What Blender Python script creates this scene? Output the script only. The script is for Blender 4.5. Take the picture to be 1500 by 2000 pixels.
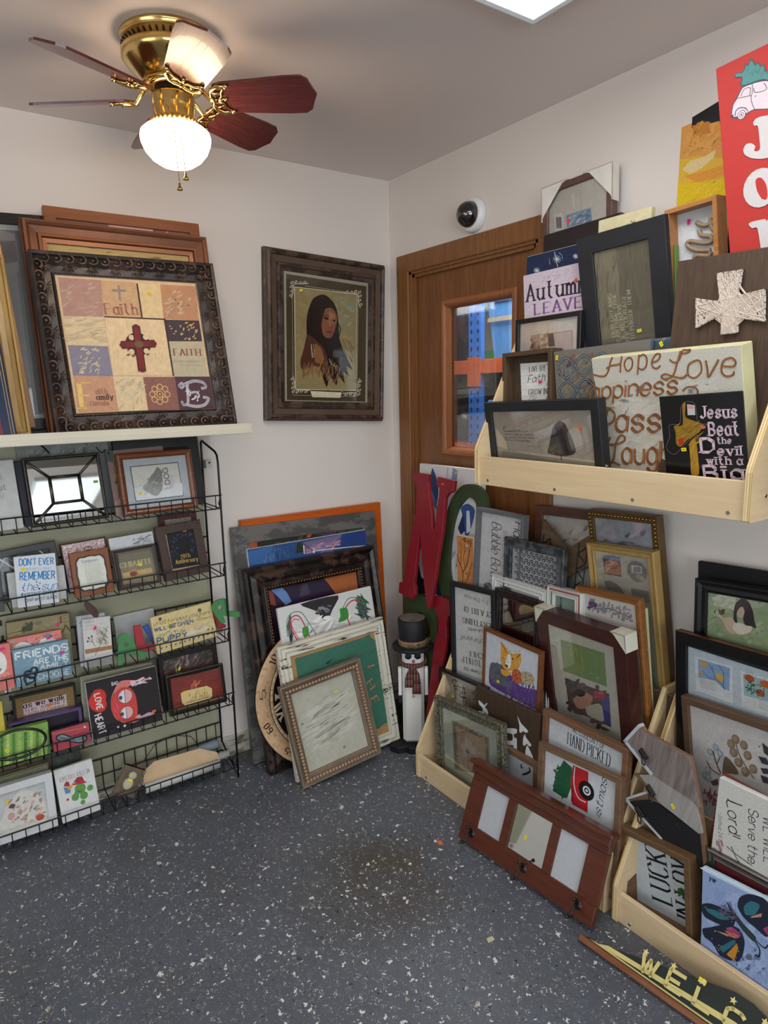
import bpy, math, random
from mathutils import Matrix, Vector
from mathutils.geometry import tessellate_polygon
for _o in list(bpy.data.objects): bpy.data.objects.remove(_o)
SC = bpy.context.scene
COL = SC.collection
PI = math.pi
def R(d): return d * PI / 180
# ---------------------------------------------------------------- camera
cam = bpy.data.cameras.new('camera'); cam_o = bpy.data.objects.new('camera', cam); COL.objects.link(cam_o)
_a, _b, _c = 0.60662156, 0.17771088, -0.02292311
_fw = Vector((math.sin(_a)*math.cos(_b), math.cos(_a)*math.cos(_b), -math.sin(_b)))
_r0 = Vector((math.cos(_a), -math.sin(_a), 0)); _u0 = _r0.cross(_fw)
_r = _r0*math.cos(_c) + _u0*math.sin(_c); _u = -_r0*math.sin(_c) + _u0*math.cos(_c)
cam_o.matrix_world = Matrix(((_r.x, _u.x, -_fw.x, -1.862), (_r.y, _u.y, -_fw.y, -2.590), (_r.z, _u.z, -_fw.z, 1.525), (0, 0, 0, 1)))
cam.sensor_fit = 'VERTICAL'; cam.sensor_height = 36.0; cam.lens = 36.0*1313.11/2000; cam.clip_start = .05
SC.camera = cam_o
# ---------------------------------------------------------------- world, light, exposure
SC.view_settings.view_transform = 'Standard'; SC.view_settings.look = 'None'; SC.view_settings.gamma = 1
SC.view_settings.exposure = 0.0; SC.view_settings.use_curve_mapping = False
W = bpy.data.worlds.new('world'); SC.world = W; W.use_nodes = True
W.node_tree.nodes['Background'].inputs[0].default_value = (.80, .90, 1.0, 1); W.node_tree.nodes['Background'].inputs[1].default_value = 1.6
def area(name, loc, rot, sx, sy, power, col):
    l = bpy.data.lights.new(name, 'AREA'); l.shape = 'RECTANGLE'; l.size = sx; l.size_y = sy; l.energy = power; l.color = col
    o = bpy.data.objects.new(name, l); COL.objects.link(o); o.location = loc; o.rotation_euler = rot; return o
DAY = (.86, .94, 1.0)
area('window_daylight', (-2.6, -5.9, 1.45), (R(90), 0, 0), 3.2, 1.5, 80, DAY)
area('side_window_daylight', (-4.95, -2.6, 1.4), (R(90), 0, R(-90)), 2.4, 1.3, 20, DAY)
area('ceiling_panel_light', (-.765, -1.9, 2.40), (0, 0, 0), .56, 1.15, 11, (.97, .98, 1.0))
area('ceiling_panel_light_rear', (-3.0, -3.0, 2.40), (0, 0, 0), .56, 1.15, 18, (.97, .98, 1.0))
area('storage_fill', (.55, -.2, 2.5), (0, 0, 0), .9, .9, 45, (.95, .97, 1.0))  # added area lamp without a fixture, brightens the room behind the door glass
# ---------------------------------------------------------------- helpers
def lin(h, a=1.0):
    if isinstance(h, str):
        h = h.lstrip('#'); c = [int(h[i:i+2], 16)/255 for i in (0, 2, 4)]
    else: c = list(h)
    return tuple([(x/12.92 if x <= .04045 else ((x+.055)/1.055)**2.4) for x in c] + [a])
def cprop(o, label=None, cat=None, group=None, kind=None):
    if label: o['label'] = label
    if cat: o['category'] = cat
    if group: o['group'] = group
    if kind: o['kind'] = kind
    return o
_mats = {}
class NT:
    def __init__(s, name):
        s.m = bpy.data.materials.new(name); s.m.use_nodes = True; s.t = s.m.node_tree; s.b = s.t.nodes['Principled BSDF']
    def n(s, ty, **k):
        x = s.t.nodes.new(ty)
        for a, v in k.items(): setattr(x, a, v)
        return x
    def l(s, a, b): s.t.links.new(a, b)
    def obj(s, sc=(1, 1, 1), rot=(0, 0, 0)):
        tc = s.n('ShaderNodeTexCoord'); mp = s.n('ShaderNodeMapping'); s.l(tc.outputs['Object'], mp.inputs[0])
        mp.inputs['Scale'].default_value = sc; mp.inputs['Rotation'].default_value = rot; return mp.outputs[0]
    def noise(s, vec, scale, detail=3, rough=.55, dist=0):
        x = s.n('ShaderNodeTexNoise'); x.inputs['Scale'].default_value = scale; x.inputs['Detail'].default_value = detail
        x.inputs['Roughness'].default_value = rough; x.inputs['Distortion'].default_value = dist
        if vec is not None: s.l(vec, x.inputs['Vector'])
        return x
    def ramp(s, fac, stops):
        x = s.n('ShaderNodeValToRGB'); s.l(fac, x.inputs[0]); e = x.color_ramp.elements
        while len(e) < len(stops): e.new(.5)
        for i, (p, c) in enumerate(stops): e[i].position = p; e[i].color = c if len(c) == 4 else lin(c)
        return x.outputs[0]
    def mix(s, fac, a, b, mode='MIX'):
        x = s.n('ShaderNodeMix', data_type='RGBA', blend_type=mode)
        for sock, v in ((x.inputs[0], fac), (x.inputs[6], a), (x.inputs[7], b)):
            if hasattr(v, 'is_output'): s.l(v, sock)
            else: sock.default_value = v
        return x.outputs[2]
    def bump(s, h, strength=.2, dist=.002):
        x = s.n('ShaderNodeBump'); x.inputs['Strength'].default_value = strength; x.inputs['Distance'].default_value = dist
        s.l(h, x.inputs['Height']); s.l(x.outputs[0], s.b.inputs['Normal'])
    def base(s, c):
        if hasattr(c, 'is_output'): s.l(c, s.b.inputs['Base Color'])
        else: s.b.inputs['Base Color'].default_value = c
    def pr(s, rough=.5, metal=0., spec=.5, coat=0.):
        s.b.inputs['Roughness'].default_value = rough; s.b.inputs['Metallic'].default_value = metal
        s.b.inputs['Specular IOR Level'].default_value = spec; s.b.inputs['Coat Weight'].default_value = coat
def paint(col, rough=.5, spec=.4, var=.06, metal=0., coat=0., bump=0.):
    k = ('paint', col, rough, spec, var, metal, coat, bump)
    if k in _mats: return _mats[k]
    t = NT('paint_' + col.lstrip('#')); c = lin(col); v = t.obj(); nz = t.noise(v, 14, 4)
    d = tuple(x*(1-var*2.2) for x in c[:3]) + (1,); l2 = tuple(min(1, x*(1+var)) for x in c[:3]) + (1,)
    t.base(t.ramp(nz.outputs[0], [(.3, d), (.7, l2)])); t.pr(rough, metal, spec, coat)
    if bump: t.bump(t.noise(v, 60, 4).outputs[0], bump, .003)
    _mats[k] = t.m; return t.m
def wood(c1, c2, axis='y', rough=.45, scale=1., coat=0.):
    k = ('wood', c1, c2, axis, rough, scale, coat)
    if k in _mats: return _mats[k]
    t = NT('wood_' + c1.lstrip('#')); s = {'x': (3, 40, 40), 'y': (40, 3, 40), 'z': (40, 40, 3)}[axis]
    v = t.obj(tuple(q*scale for q in s)); nz = t.noise(v, 1.6, 5, .6, .6); n2 = t.noise(t.obj(tuple(q*scale*3 for q in s)), 2.0, 3)
    c = t.ramp(nz.outputs[0], [(.30, lin(c1)), (.68, lin(c2))]); a = t.mix(.35, c, t.ramp(n2.outputs[0], [(.35, lin(c1)), (.6, lin(c2))]))
    t.base(a); t.pr(rough, 0, .4, coat); t.bump(n2.outputs[0], .15, .001); _mats[k] = t.m; return t.m
def metal(col, rough=.3, var=.08):
    return paint(col, rough, .5, var, 1.0)
def worn(c1, c2, amt=.5, rough=.6, stretch=(6, 60, 60), met=0.):
    k = ('worn', c1, c2, amt, rough, stretch, met)
    if k in _mats: return _mats[k]
    t = NT('worn_' + c1.lstrip('#')); nz = t.noise(t.obj(stretch), 1.4, 6, .7)
    c = t.ramp(nz.outputs[0], [(amt-.03, lin(c1)), (amt+.03, lin(c2))]); t.base(c); t.pr(rough, met, .35); t.bump(nz.outputs[0], .25, .0015)
    _mats[k] = t.m; return t.m
def art_mat(rough=.5, grain=.1, scale=45, coat=0.):
    k = ('art', rough, grain, scale, coat)
    if k in _mats: return _mats[k]
    t = NT('painted_surface'); at = t.n('ShaderNodeAttribute'); at.attribute_name = 'col'
    nz = t.noise(t.obj(), scale, 4, .65)
    g = t.ramp(nz.outputs[0], [(.25, (1-grain*1.6,)*3 + (1,)), (.75, (1+grain*.4,)*3 + (1,))])
    t.base(t.mix(1.0, at.outputs['Color'], g, 'MULTIPLY')); t.pr(rough, 0, .35, coat); _mats[k] = t.m; return t.m
def glass_mat(tint=(1, 1, 1, 1), boost=1.0):
    k = ('glass', tint, boost)
    if k in _mats: return _mats[k]
    t = NT('clear_glass'); t.t.nodes.remove(t.b); out = [n for n in t.t.nodes if n.type == 'OUTPUT_MATERIAL'][0]
    tr = t.n('ShaderNodeBsdfTransparent'); tr.inputs[0].default_value = tint; gs = t.n('ShaderNodeBsdfGlossy'); gs.inputs['Roughness'].default_value = .03
    fr = t.n('ShaderNodeFresnel'); fr.inputs[0].default_value = 1.5; mu = t.n('ShaderNodeMath', operation='MULTIPLY'); mu.inputs[1].default_value = boost; mu.use_clamp = True
    t.l(fr.outputs[0], mu.inputs[0]); mx = t.n('ShaderNodeMixShader'); t.l(mu.outputs[0], mx.inputs[0]); t.l(tr.outputs[0], mx.inputs[1]); t.l(gs.outputs[0], mx.inputs[2])
    t.l(mx.outputs[0], out.inputs[0]); _mats[k] = t.m; return t.m
def emit(col, s):
    k = ('emit', col, s)
    if k in _mats: return _mats[k]
    t = NT('lit_lens'); t.base(lin(col)); t.b.inputs['Emission Color'].default_value = lin(col); t.b.inputs['Emission Strength'].default_value = s; _mats[k] = t.m; return t.m
MIRROR = metal('#c9ccc8', .03, .01)
class MB:
    def __init__(s): s.v = []; s.f = []; s.mi = []; s.c = []
    def add(s, vs, fs, mi=0, col=None):
        o = len(s.v); s.v += [tuple(v) for v in vs]
        for f in fs: s.f.append([i+o for i in f]); s.mi.append(mi); s.c.append(col)
        return s
    def box(s, x0, x1, y0, y1, z0, z1, mi=0, col=None, M=None):
        vs = [Vector((x, y, z)) for z in (z0, z1) for y in (y0, y1) for x in (x0, x1)]
        if M is not None: vs = [M @ v for v in vs]
        return s.add(vs, [(0, 2, 3, 1), (4, 5, 7, 6), (0, 1, 5, 4), (2, 6, 7, 3), (0, 4, 6, 2), (1, 3, 7, 5)], mi, col)
    def bbox(s, x0, x1, y0, y1, z0, z1, b=.002, mi=0, col=None, M=None):   # box with chamfered edges
        xs, ys, zs = (x0, x1), (y0, y1), (z0, z1); b = min(b, (x1-x0)*.45, (y1-y0)*.45, (z1-z0)*.45); V = []; idx = {}
        for i in (0, 1):
            for j in (0, 1):
                for k in (0, 1):
                    sx, sy, sz = 1-2*i, 1-2*j, 1-2*k
                    for ax, p in enumerate(((xs[i], ys[j]+sy*b, zs[k]+sz*b), (xs[i]+sx*b, ys[j], zs[k]+sz*b), (xs[i]+sx*b, ys[j]+sy*b, zs[k]))):
                        idx[(i, j, k, ax)] = len(V); V.append(Vector(p))
        F = []
        for k in (0, 1):
            F.append([idx[(0, 0, k, 2)], idx[(1, 0, k, 2)], idx[(1, 1, k, 2)], idx[(0, 1, k, 2)]]); F.append([idx[(0, k, 0, 1)], idx[(1, k, 0, 1)], idx[(1, k, 1, 1)], idx[(0, k, 1, 1)]]); F.append([idx[(k, 0, 0, 0)], idx[(k, 1, 0, 0)], idx[(k, 1, 1, 0)], idx[(k, 0, 1, 0)]])
            for m in (0, 1):
                F.append([idx[(0, k, m, 1)], idx[(1, k, m, 1)], idx[(1, k, m, 2)], idx[(0, k, m, 2)]]); F.append([idx[(k, 0, m, 0)], idx[(k, 1, m, 0)], idx[(k, 1, m, 2)], idx[(k, 0, m, 2)]]); F.append([idx[(k, m, 0, 0)], idx[(k, m, 1, 0)], idx[(k, m, 1, 1)], idx[(k, m, 0, 1)]])
        for i in (0, 1):
            for j in (0, 1):
                for k in (0, 1): F.append([idx[(i, j, k, 0)], idx[(i, j, k, 1)], idx[(i, j, k, 2)]])
        if M is not None: V = [M @ v for v in V]
        return s.add(V, F, mi, col)
    def prism(s, poly, z0, z1, mi=0, col=None, M=None, caps=(1, 1)):
        n = len(poly); vs = [Vector((p[0], p[1], z0)) for p in poly] + [Vector((p[0], p[1], z1)) for p in poly]
        tri = tessellate_polygon([[Vector((p[0], p[1], 0)) for p in poly]])
        if M is not None: vs = [M @ v for v in vs]
        fs = []
        if caps[1]: fs += [[i+n for i in t] for t in tri]
        if caps[0]: fs += [[t[2], t[1], t[0]] for t in tri]
        fs += [(i, (i+1) % n, (i+1) % n+n, i+n) for i in range(n)]
        return s.add(vs, fs, mi, col)
    def tube(s, pts, r, seg=8, mi=0, col=None, closed=False, M=None):
        pts = [Vector(p) for p in pts]; n = len(pts); vs = []; up = None
        for i in range(n):
            a = pts[(i-1) % n] if (closed or i > 0) else pts[i]; b = pts[(i+1) % n] if (closed or i < n-1) else pts[i]
            d = (b-a).normalized()
            if up is None: up = Vector((0, 0, 1)) if abs(d.z) < .9 else Vector((1, 0, 0))
            x = d.cross(up).normalized(); up = x.cross(d).normalized(); rr = r[i] if isinstance(r, (list, tuple)) else r
            for k in range(seg): t = 2*PI*k/seg; vs.append(pts[i] + x*math.cos(t)*rr + up*math.sin(t)*rr)
        fs = []
        for i in range(n if closed else n-1):
            j = (i+1) % n
            for k in range(seg): fs.append((i*seg+k, i*seg+(k+1) % seg, j*seg+(k+1) % seg, j*seg+k))
        if not closed: fs += [list(range(seg))[::-1], [(n-1)*seg+k for k in range(seg)]]
        if M is not None: vs = [M @ v for v in vs]
        return s.add(vs, fs, mi, col)
    def lathe(s, prof, seg=32, mi=0, M=None, col=None):
        vs = []; fs = []; n = len(prof)
        for k in range(seg):
            t = 2*PI*k/seg
            for r, z in prof: vs.append(Vector((r*math.cos(t), r*math.sin(t), z)))
        for k in range(seg):
            q = (k+1) % seg
            for i in range(n-1): fs.append((k*n+i, q*n+i, q*n+i+1, k*n+i+1))
        if M is not None: vs = [M @ v for v in vs]
        return s.add(vs, fs, mi, col)
    def ball(s, c, r, mi=0, seg=8, rings=5, col=None):
        c = Vector(c); rr = r if isinstance(r, (tuple, list)) else (r, r, r); vs = []; fs = []
        for i in range(rings+1):
            a = PI*i/rings
            for k in range(seg): t = 2*PI*k/seg; vs.append(c + Vector((rr[0]*math.sin(a)*math.cos(t), rr[1]*math.sin(a)*math.sin(t), rr[2]*math.cos(a))))
        for i in range(rings):
            for k in range(seg): fs.append((i*seg+k, (i+1)*seg+k, (i+1)*seg+(k+1) % seg, i*seg+(k+1) % seg))
        return s.add(vs, fs, mi, col)
    def build(s, name, mats, parent=None, smooth=False, M=None):
        me = bpy.data.meshes.new(name); me.from_pydata(s.v, [], s.f)
        if not isinstance(mats, (list, tuple)): mats = [mats]
        for m in mats: me.materials.append(m)
        me.polygons.foreach_set('material_index', s.mi)
        if any(c is not None for c in s.c):
            ca = me.color_attributes.new('col', 'FLOAT_COLOR', 'CORNER'); cache = {}
            buf = []
            for p, c in zip(me.polygons, s.c):
                c = c or '#808080'
                if c not in cache: cache[c] = lin(c)
                buf += list(cache[c])*p.loop_total
            ca.data.foreach_set('color', buf)
        if smooth: me.polygons.foreach_set('use_smooth', [True]*len(me.polygons))
        me.update()
        o = bpy.data.objects.new(name, me); COL.objects.link(o)
        if parent is not None: o.parent = parent
        if M is not None: o.matrix_local = M
        return o
def empty(name, M=None, parent=None):
    o = bpy.data.objects.new(name, None); COL.objects.link(o); o.empty_display_size = .05
    if M is not None: o.matrix_world = M
    return o
# ---------------------------------------------------------------- lettering: single stroke alphabet drawn with a flat pen
GL = {'a': '3,3 2,4 1,4 0,3 0,1 1,0 2,0 3,1|3,4 3,0', 'b': '0,6 0,0|0,3 1,4 2,4 3,3 3,1 2,0 1,0 0,1', 'c': '3,3 2,4 1,4 0,3 0,1 1,0 2,0 3,1', 'd': '3,6 3,0|3,3 2,4 1,4 0,3 0,1 1,0 2,0 3,1',
 'e': '0,2 3,2 3,3 2,4 1,4 0,3 0,1 1,0 2,0 3,1', 'f': '3,5 2,6 1,5 1,0|0,4 2,4', 'g': '3,3 2,4 1,4 0,3 0,1 1,0 2,0 3,1|3,4 3,-1 2,-2 1,-2 0,-1', 'h': '0,6 0,0|0,3 1,4 2,4 3,3 3,0', 'i': '0,4 0,0|0,5.2 0,5.6',
 'j': '1,4 1,-1 0,-2|1,5.2 1,5.6', 'k': '0,6 0,0|3,4 0,1.5|1,2.3 3,0', 'l': '0,6 0,0', 'm': '0,4 0,0|0,3 1,4 2,3 2,0|2,3 3,4 4,3 4,0', 'n': '0,4 0,0|0,3 1,4 2,4 3,3 3,0', 'o': '1,4 0,3 0,1 1,0 2,0 3,1 3,3 2,4 1,4',
 'p': '0,4 0,-2|0,3 1,4 2,4 3,3 3,1 2,0 1,0 0,1', 'q': '3,3 2,4 1,4 0,3 0,1 1,0 2,0 3,1|3,4 3,-2', 'r': '0,4 0,0|0,3 1,4 2,4', 's': '3,3 2,4 1,4 0,3 1,2 2,2 3,1 2,0 1,0 0,1', 't': '1,6 1,1 2,0 3,0|0,4 2.4,4', 'u': '0,4 0,1 1,0 2,0 3,1|3,4 3,0',
 'v': '0,4 1.5,0 3,4', 'w': '0,4 1,0 2,4 3,0 4,4', 'x': '0,4 3,0|3,4 0,0', 'y': '0,4 1.5,0|3,4 1,-2', 'z': '0,4 3,4 0,0 3,0', 'A': '0,0 2,6 4,0|.7,2 3.3,2', 'B': '0,0 0,6 2.4,6 3.3,5 3.3,4 2.4,3 0,3|2.4,3 3.6,2 3.6,1 2.6,0 0,0',
 'C': '4,5 3,6 1,6 0,5 0,1 1,0 3,0 4,1', 'D': '0,0 0,6 2.4,6 4,4.5 4,1.5 2.4,0 0,0', 'E': '3.4,6 0,6 0,0 3.4,0|0,3 2.6,3', 'F': '3.4,6 0,6 0,0|0,3 2.6,3', 'G': '4,5 3,6 1,6 0,5 0,1 1,0 3,0 4,1 4,3 2.5,3', 'H': '0,0 0,6|4,0 4,6|0,3 4,3', 'I': '0,0 0,6',
 'J': '3,6 3,1 2,0 1,0 0,1', 'K': '0,0 0,6|3.8,6 0,2.5|1.2,3.5 4,0', 'L': '0,6 0,0 3.4,0', 'M': '0,0 0,6 2.5,1 5,6 5,0', 'N': '0,0 0,6 4,0 4,6', 'O': '1,6 0,5 0,1 1,0 3,0 4,1 4,5 3,6 1,6', 'P': '0,0 0,6 2.5,6 3.5,5 3.5,4 2.5,3 0,3', 'Q': '1,6 0,5 0,1 1,0 3,0 4,1 4,5 3,6 1,6|2.5,1.5 4.3,-.5',
 'R': '0,0 0,6 2.5,6 3.5,5 3.5,4 2.5,3 0,3|1.8,3 4,0', 'S': '3.6,5 2.6,6 1,6 0,5 0,4 1,3.2 2.6,2.8 3.6,2 3.6,1 2.6,0 1,0 0,1', 'T': '0,6 4,6|2,6 2,0', 'U': '0,6 0,1 1,0 3,0 4,1 4,6', 'V': '0,6 2,0 4,6', 'W': '0,6 1.3,0 2.7,5 4,0 5.4,6', 'X': '0,6 4,0|4,6 0,0', 'Y': '0,6 2,3 4,6|2,3 2,0', 'Z': '0,6 4,6 0,0 4,0',
 '0': '1,6 0,5 0,1 1,0 2,0 3,1 3,5 2,6 1,6', '1': '0,5 1,6 1,0', '2': '0,5 1,6 2,6 3,5 3,4 0,0 3,0', '3': '0,5 1,6 2,6 3,5 3,4 2,3 3,2 3,1 2,0 1,0 0,1|1.2,3 2,3', '4': '2.5,0 2.5,6 0,2 3.4,2', '5': '3,6 0,6 0,3.5 2,3.8 3,2.8 3,1 2,0 1,0 0,1', '6': '3,5.5 2,6 1,6 0,5 0,1 1,0 2,0 3,1 3,2.4 2,3.3 1,3.3 0,2.4',
 ':': '0,1 0,1.4|0,3 0,3.4', '-': '0,3 2.4,3', '!': '0,6 0,2|0,0 0,.4', "'": '0,6 0,4.8', ',': '.3,.4 0,-.8', '.': '0,0 0,.4', '?': '0,5 1,6 2,6 3,5 3,4 1.5,3 1.5,1.6|1.5,0 1.5,.4', '&': '4,0 1,4.5 1,5.5 1.8,6 2.6,5.3 2.4,4.2 .3,2.4 0,1 1,0 2.4,0 4,2.4', ' ': ''}
def smooth_path(p, closed=False, k=3):
    n = len(p)
    if n < 3: return p
    out = []
    for i in range(n-1):
        p0, p1, p2, p3 = p[max(i-1, 0)], p[i], p[i+1], p[min(i+2, n-1)]
        for j in range(k):
            t = j/k
            out.append(tuple(.5*((2*p1[d]) + (-p0[d]+p2[d])*t + (2*p0[d]-5*p1[d]+4*p2[d]-p3[d])*t*t + (-p0[d]+3*p1[d]-3*p2[d]+p3[d])*t**3) for d in (0, 1)))
    return out + [p[-1]]
def smooth_loop(p, k=3, tension=.35):
    n = len(p); out = []
    for i in range(n):
        p0, p1, p2, p3 = p[i-1], p[i], p[(i+1) % n], p[(i+2) % n]
        for j in range(k):
            t = j/k; a = 2*t**3-3*t*t+1; b = t**3-2*t*t+t; c = -2*t**3+3*t*t; d = t**3-t*t
            out.append(tuple(a*p1[q] + b*tension*(p2[q]-p0[q]) + c*p2[q] + d*tension*(p3[q]-p1[q]) for q in (0, 1)))
    return out
def stroke(mb, pts, w, z, col, mi=1, wmin=None, nib=0., M2=None):
    wmin = w if wmin is None else wmin
    def half(d): a = math.atan2(d[1], d[0]); return (wmin + (w-wmin)*abs(math.sin(a-nib)))*.5
    for i in range(len(pts)-1):
        a, b = pts[i], pts[i+1]; dx, dy = b[0]-a[0], b[1]-a[1]; L = math.hypot(dx, dy)
        if L < 1e-9: continue
        h = half((dx, dy)); nx, ny = -dy/L*h, dx/L*h
        mb.add([(a[0]-nx, a[1]-ny, z), (b[0]-nx, b[1]-ny, z), (b[0]+nx, b[1]+ny, z), (a[0]+nx, a[1]+ny, z)], [(0, 1, 2, 3)], mi, col)
        if i < len(pts)-2 and h > 5e-4: mb.add([(b[0]+h*math.cos(PI*k/3), b[1]+h*math.sin(PI*k/3), z) for k in range(6)], [tuple(range(6))], mi, col)
STY = {'s': (0, .9, .9, 0, 0, 0), 'S': (0, 1.3, 1.3, 0, 0, 0), 'r': (0, 1.05, .34, 0, 1, 0), 'R': (0, 1.35, .4, 0, 1, 0), 'c': (.25, .62, .25, .5, 0, 1), 'C': (.22, .95, .4, .6, 0, 1), 'k': (0, 1.5, .35, .75, 1, 0), 't': (0, .45, .45, 0, 0, 0), 'h': (.05, .5, .5, 0, 0, 1)}
def text(mb, s, x, y, length, height, rot, sty, z, col, mi=1):   # height = cap height; slant, thick, thin, pen angle, serifs, smooth
    sl, th, tn, nib, ser, sm = STY[sty]; cx = 0; items = []
    for ch in s:
        g = GL.get(ch, ''); mx = 0
        for st in g.split('|') if g else []:
            p = [tuple(float(q) for q in a.split(',')) for a in st.split(' ')]; mx = max(mx, max(a[0] for a in p)); items.append([(a[0]+cx, a[1]) for a in p])
        cx += (2.4 if ch == ' ' else mx + (1.15 if sm else (2.0 if ser else 1.5)))
    cx = max(cx-1.3, .5); sx = length/cx; sy = height/6; c, sn = math.cos(rot), math.sin(rot)
    for p in items:
        if sm: p = smooth_path(p, k=3)
        q = [((a[0]+a[1]*sl)*sx, a[1]*sy) for a in p]; wd = th*min(sx, sy)*1.05; wm = tn*min(sx, sy)*1.05
        tr = lambda a: (x + a[0]*c - a[1]*sn, y + a[0]*sn + a[1]*c)
        stroke(mb, [tr(a) for a in q], wd, z, col, mi, wm, nib + rot)
        if ser:
            for e, f in ((q[0], q[1]), (q[-1], q[-2])):
                if abs(e[0]-f[0]) < abs(e[1]-f[1])*.8 and (e[1] < .5*sy or e[1] > 3.5*sy):
                    k = wd*.95; stroke(mb, [tr((e[0]-k, e[1])), tr((e[0]+k, e[1]))], wm*1.3, z, col, mi)
EPS = 6e-5
def draw(mb, shapes, z0, mi=1, base=None):
    z = z0; prev = base
    for sh in shapes:
        z += EPS; k = sh[0]; col = sh[1]
        if k in 'pP': prev = col
        if k in 'pP':
            pts = [(sh[2][i]/1e4, sh[2][i+1]/1e4) for i in range(0, len(sh[2]), 2)]
            if k == 'P': pts = smooth_loop(pts)
            for t in tessellate_polygon([[Vector((a, b, 0)) for a, b in pts]]):
                tri = [pts[i] for i in t]
                ar = (tri[1][0]-tri[0][0])*(tri[2][1]-tri[0][1]) - (tri[2][0]-tri[0][0])*(tri[1][1]-tri[0][1])
                if ar < 0: tri = tri[::-1]
                mb.add([(a, b, z) for a, b in tri], [(0, 1, 2)], mi, col)
        elif k in 'lL':
            pts = [(sh[3][i]/1e4, sh[3][i+1]/1e4) for i in range(0, len(sh[3]), 2)]
            if k == 'L': pts = smooth_path(pts, k=4)
            stroke(mb, pts, sh[2]/1e4, z, col, mi)
        elif k == 'e':
            cx, cy, rx, ry = [q/1e4 for q in sh[2:6]]; ro = R(sh[6]); n = 20
            mb.add([(cx + rx*math.cos(2*PI*i/n)*math.cos(ro) - ry*math.sin(2*PI*i/n)*math.sin(ro), cy + rx*math.cos(2*PI*i/n)*math.sin(ro) + ry*math.sin(2*PI*i/n)*math.cos(ro), z) for i in range(n)], [tuple(range(n))], mi, col)
        elif k == 't':
            text(mb, sh[2], sh[3]/1e4, sh[4]/1e4, sh[5]/1e4, sh[6]/1e4, R(sh[7]), sh[8], z, col, mi)
        elif k == 'x':   # loose brush marks inside a box
            _, cols, n, x0, y0, x1, y1, ln, wd, ang, seed = sh; rg = random.Random(seed); sp = 9 if ln > wd*6 else 32
            if n >= 30 and prev: cols = [tuple(.5*int(c[q:q+2], 16)/255+.5*int(prev[q:q+2], 16)/255 for q in (1, 3, 5)) for c in cols]
            for i in range(n):
                a = R(ang + rg.uniform(-sp, sp)); L = ln/1e4*rg.uniform(.5, 1.2); cx = rg.uniform(x0, x1)/1e4; cy = rg.uniform(y0, y1)/1e4; h = wd/1e4*rg.uniform(.5, 1.1)
                P = [(-.5, 0), (-.2, .5), (.2, .45), (.5, 0), (.2, -.45), (-.2, -.5)]
                mb.add([(cx + p[0]*L*math.cos(a) - p[1]*h*math.sin(a), cy + p[0]*L*math.sin(a) + p[1]*h*math.cos(a), z + (i % 7)*EPS*.12) for p in P], [tuple(range(6))], mi, cols[i % len(cols)])
    return z
def pose(k):
    wl, U, d, zb, w, h, t, lean, roll, yaw = POSE[k]; lean, roll, yaw = R(lean), R(roll), R(yaw)
    cl, sl = math.cos(lean), math.sin(lean); cy, sy = math.cos(yaw), math.sin(yaw)
    def Lr(v): x, y, z = v; v = (x, y*cl+z*sl, z*cl-y*sl); return (v[0]*cy+v[2]*sy, v[1], -v[0]*sy+v[2]*cy)
    E = [Lr((math.cos(roll), math.sin(roll), 0)), Lr((-math.sin(roll), math.cos(roll), 0)), Lr((0, 0, 1))]
    off = -min(a*w/2*E[0][1] - b*t*E[2][1] for a in (-1, 1) for b in (0, 1))
    Wd = (lambda v: (v[0], -v[2], v[1])) if wl == 'A' else (lambda v: (-v[2], -v[0], v[1]))
    X, Y, Z = [Wd(e) for e in E]; O = Wd((U, zb+off, d))
    return Matrix(((X[0], Y[0], Z[0], O[0]), (X[1], Y[1], Z[1], O[1]), (X[2], Y[2], Z[2], O[2]), (0, 0, 0, 1))), w, h, t
def rectring(mb, w, h, prof, mi=0, y0=0., mseg=None):
    rings = []
    for a, z in prof:
        o = len(mb.v); mb.v += [(-w/2+a, y0+a, z), (w/2-a, y0+a, z), (w/2-a, y0+h-a, z), (-w/2+a, y0+h-a, z)]; rings.append(o)
    for j in range(len(rings)-1):
        for i in range(4):
            k = (i+1) % 4; mb.f.append([rings[j]+i, rings[j]+k, rings[j+1]+k, rings[j+1]+i]); mb.mi.append((mseg[j] if j < len(mseg) else 0) if mseg else mi); mb.c.append(None)
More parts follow.
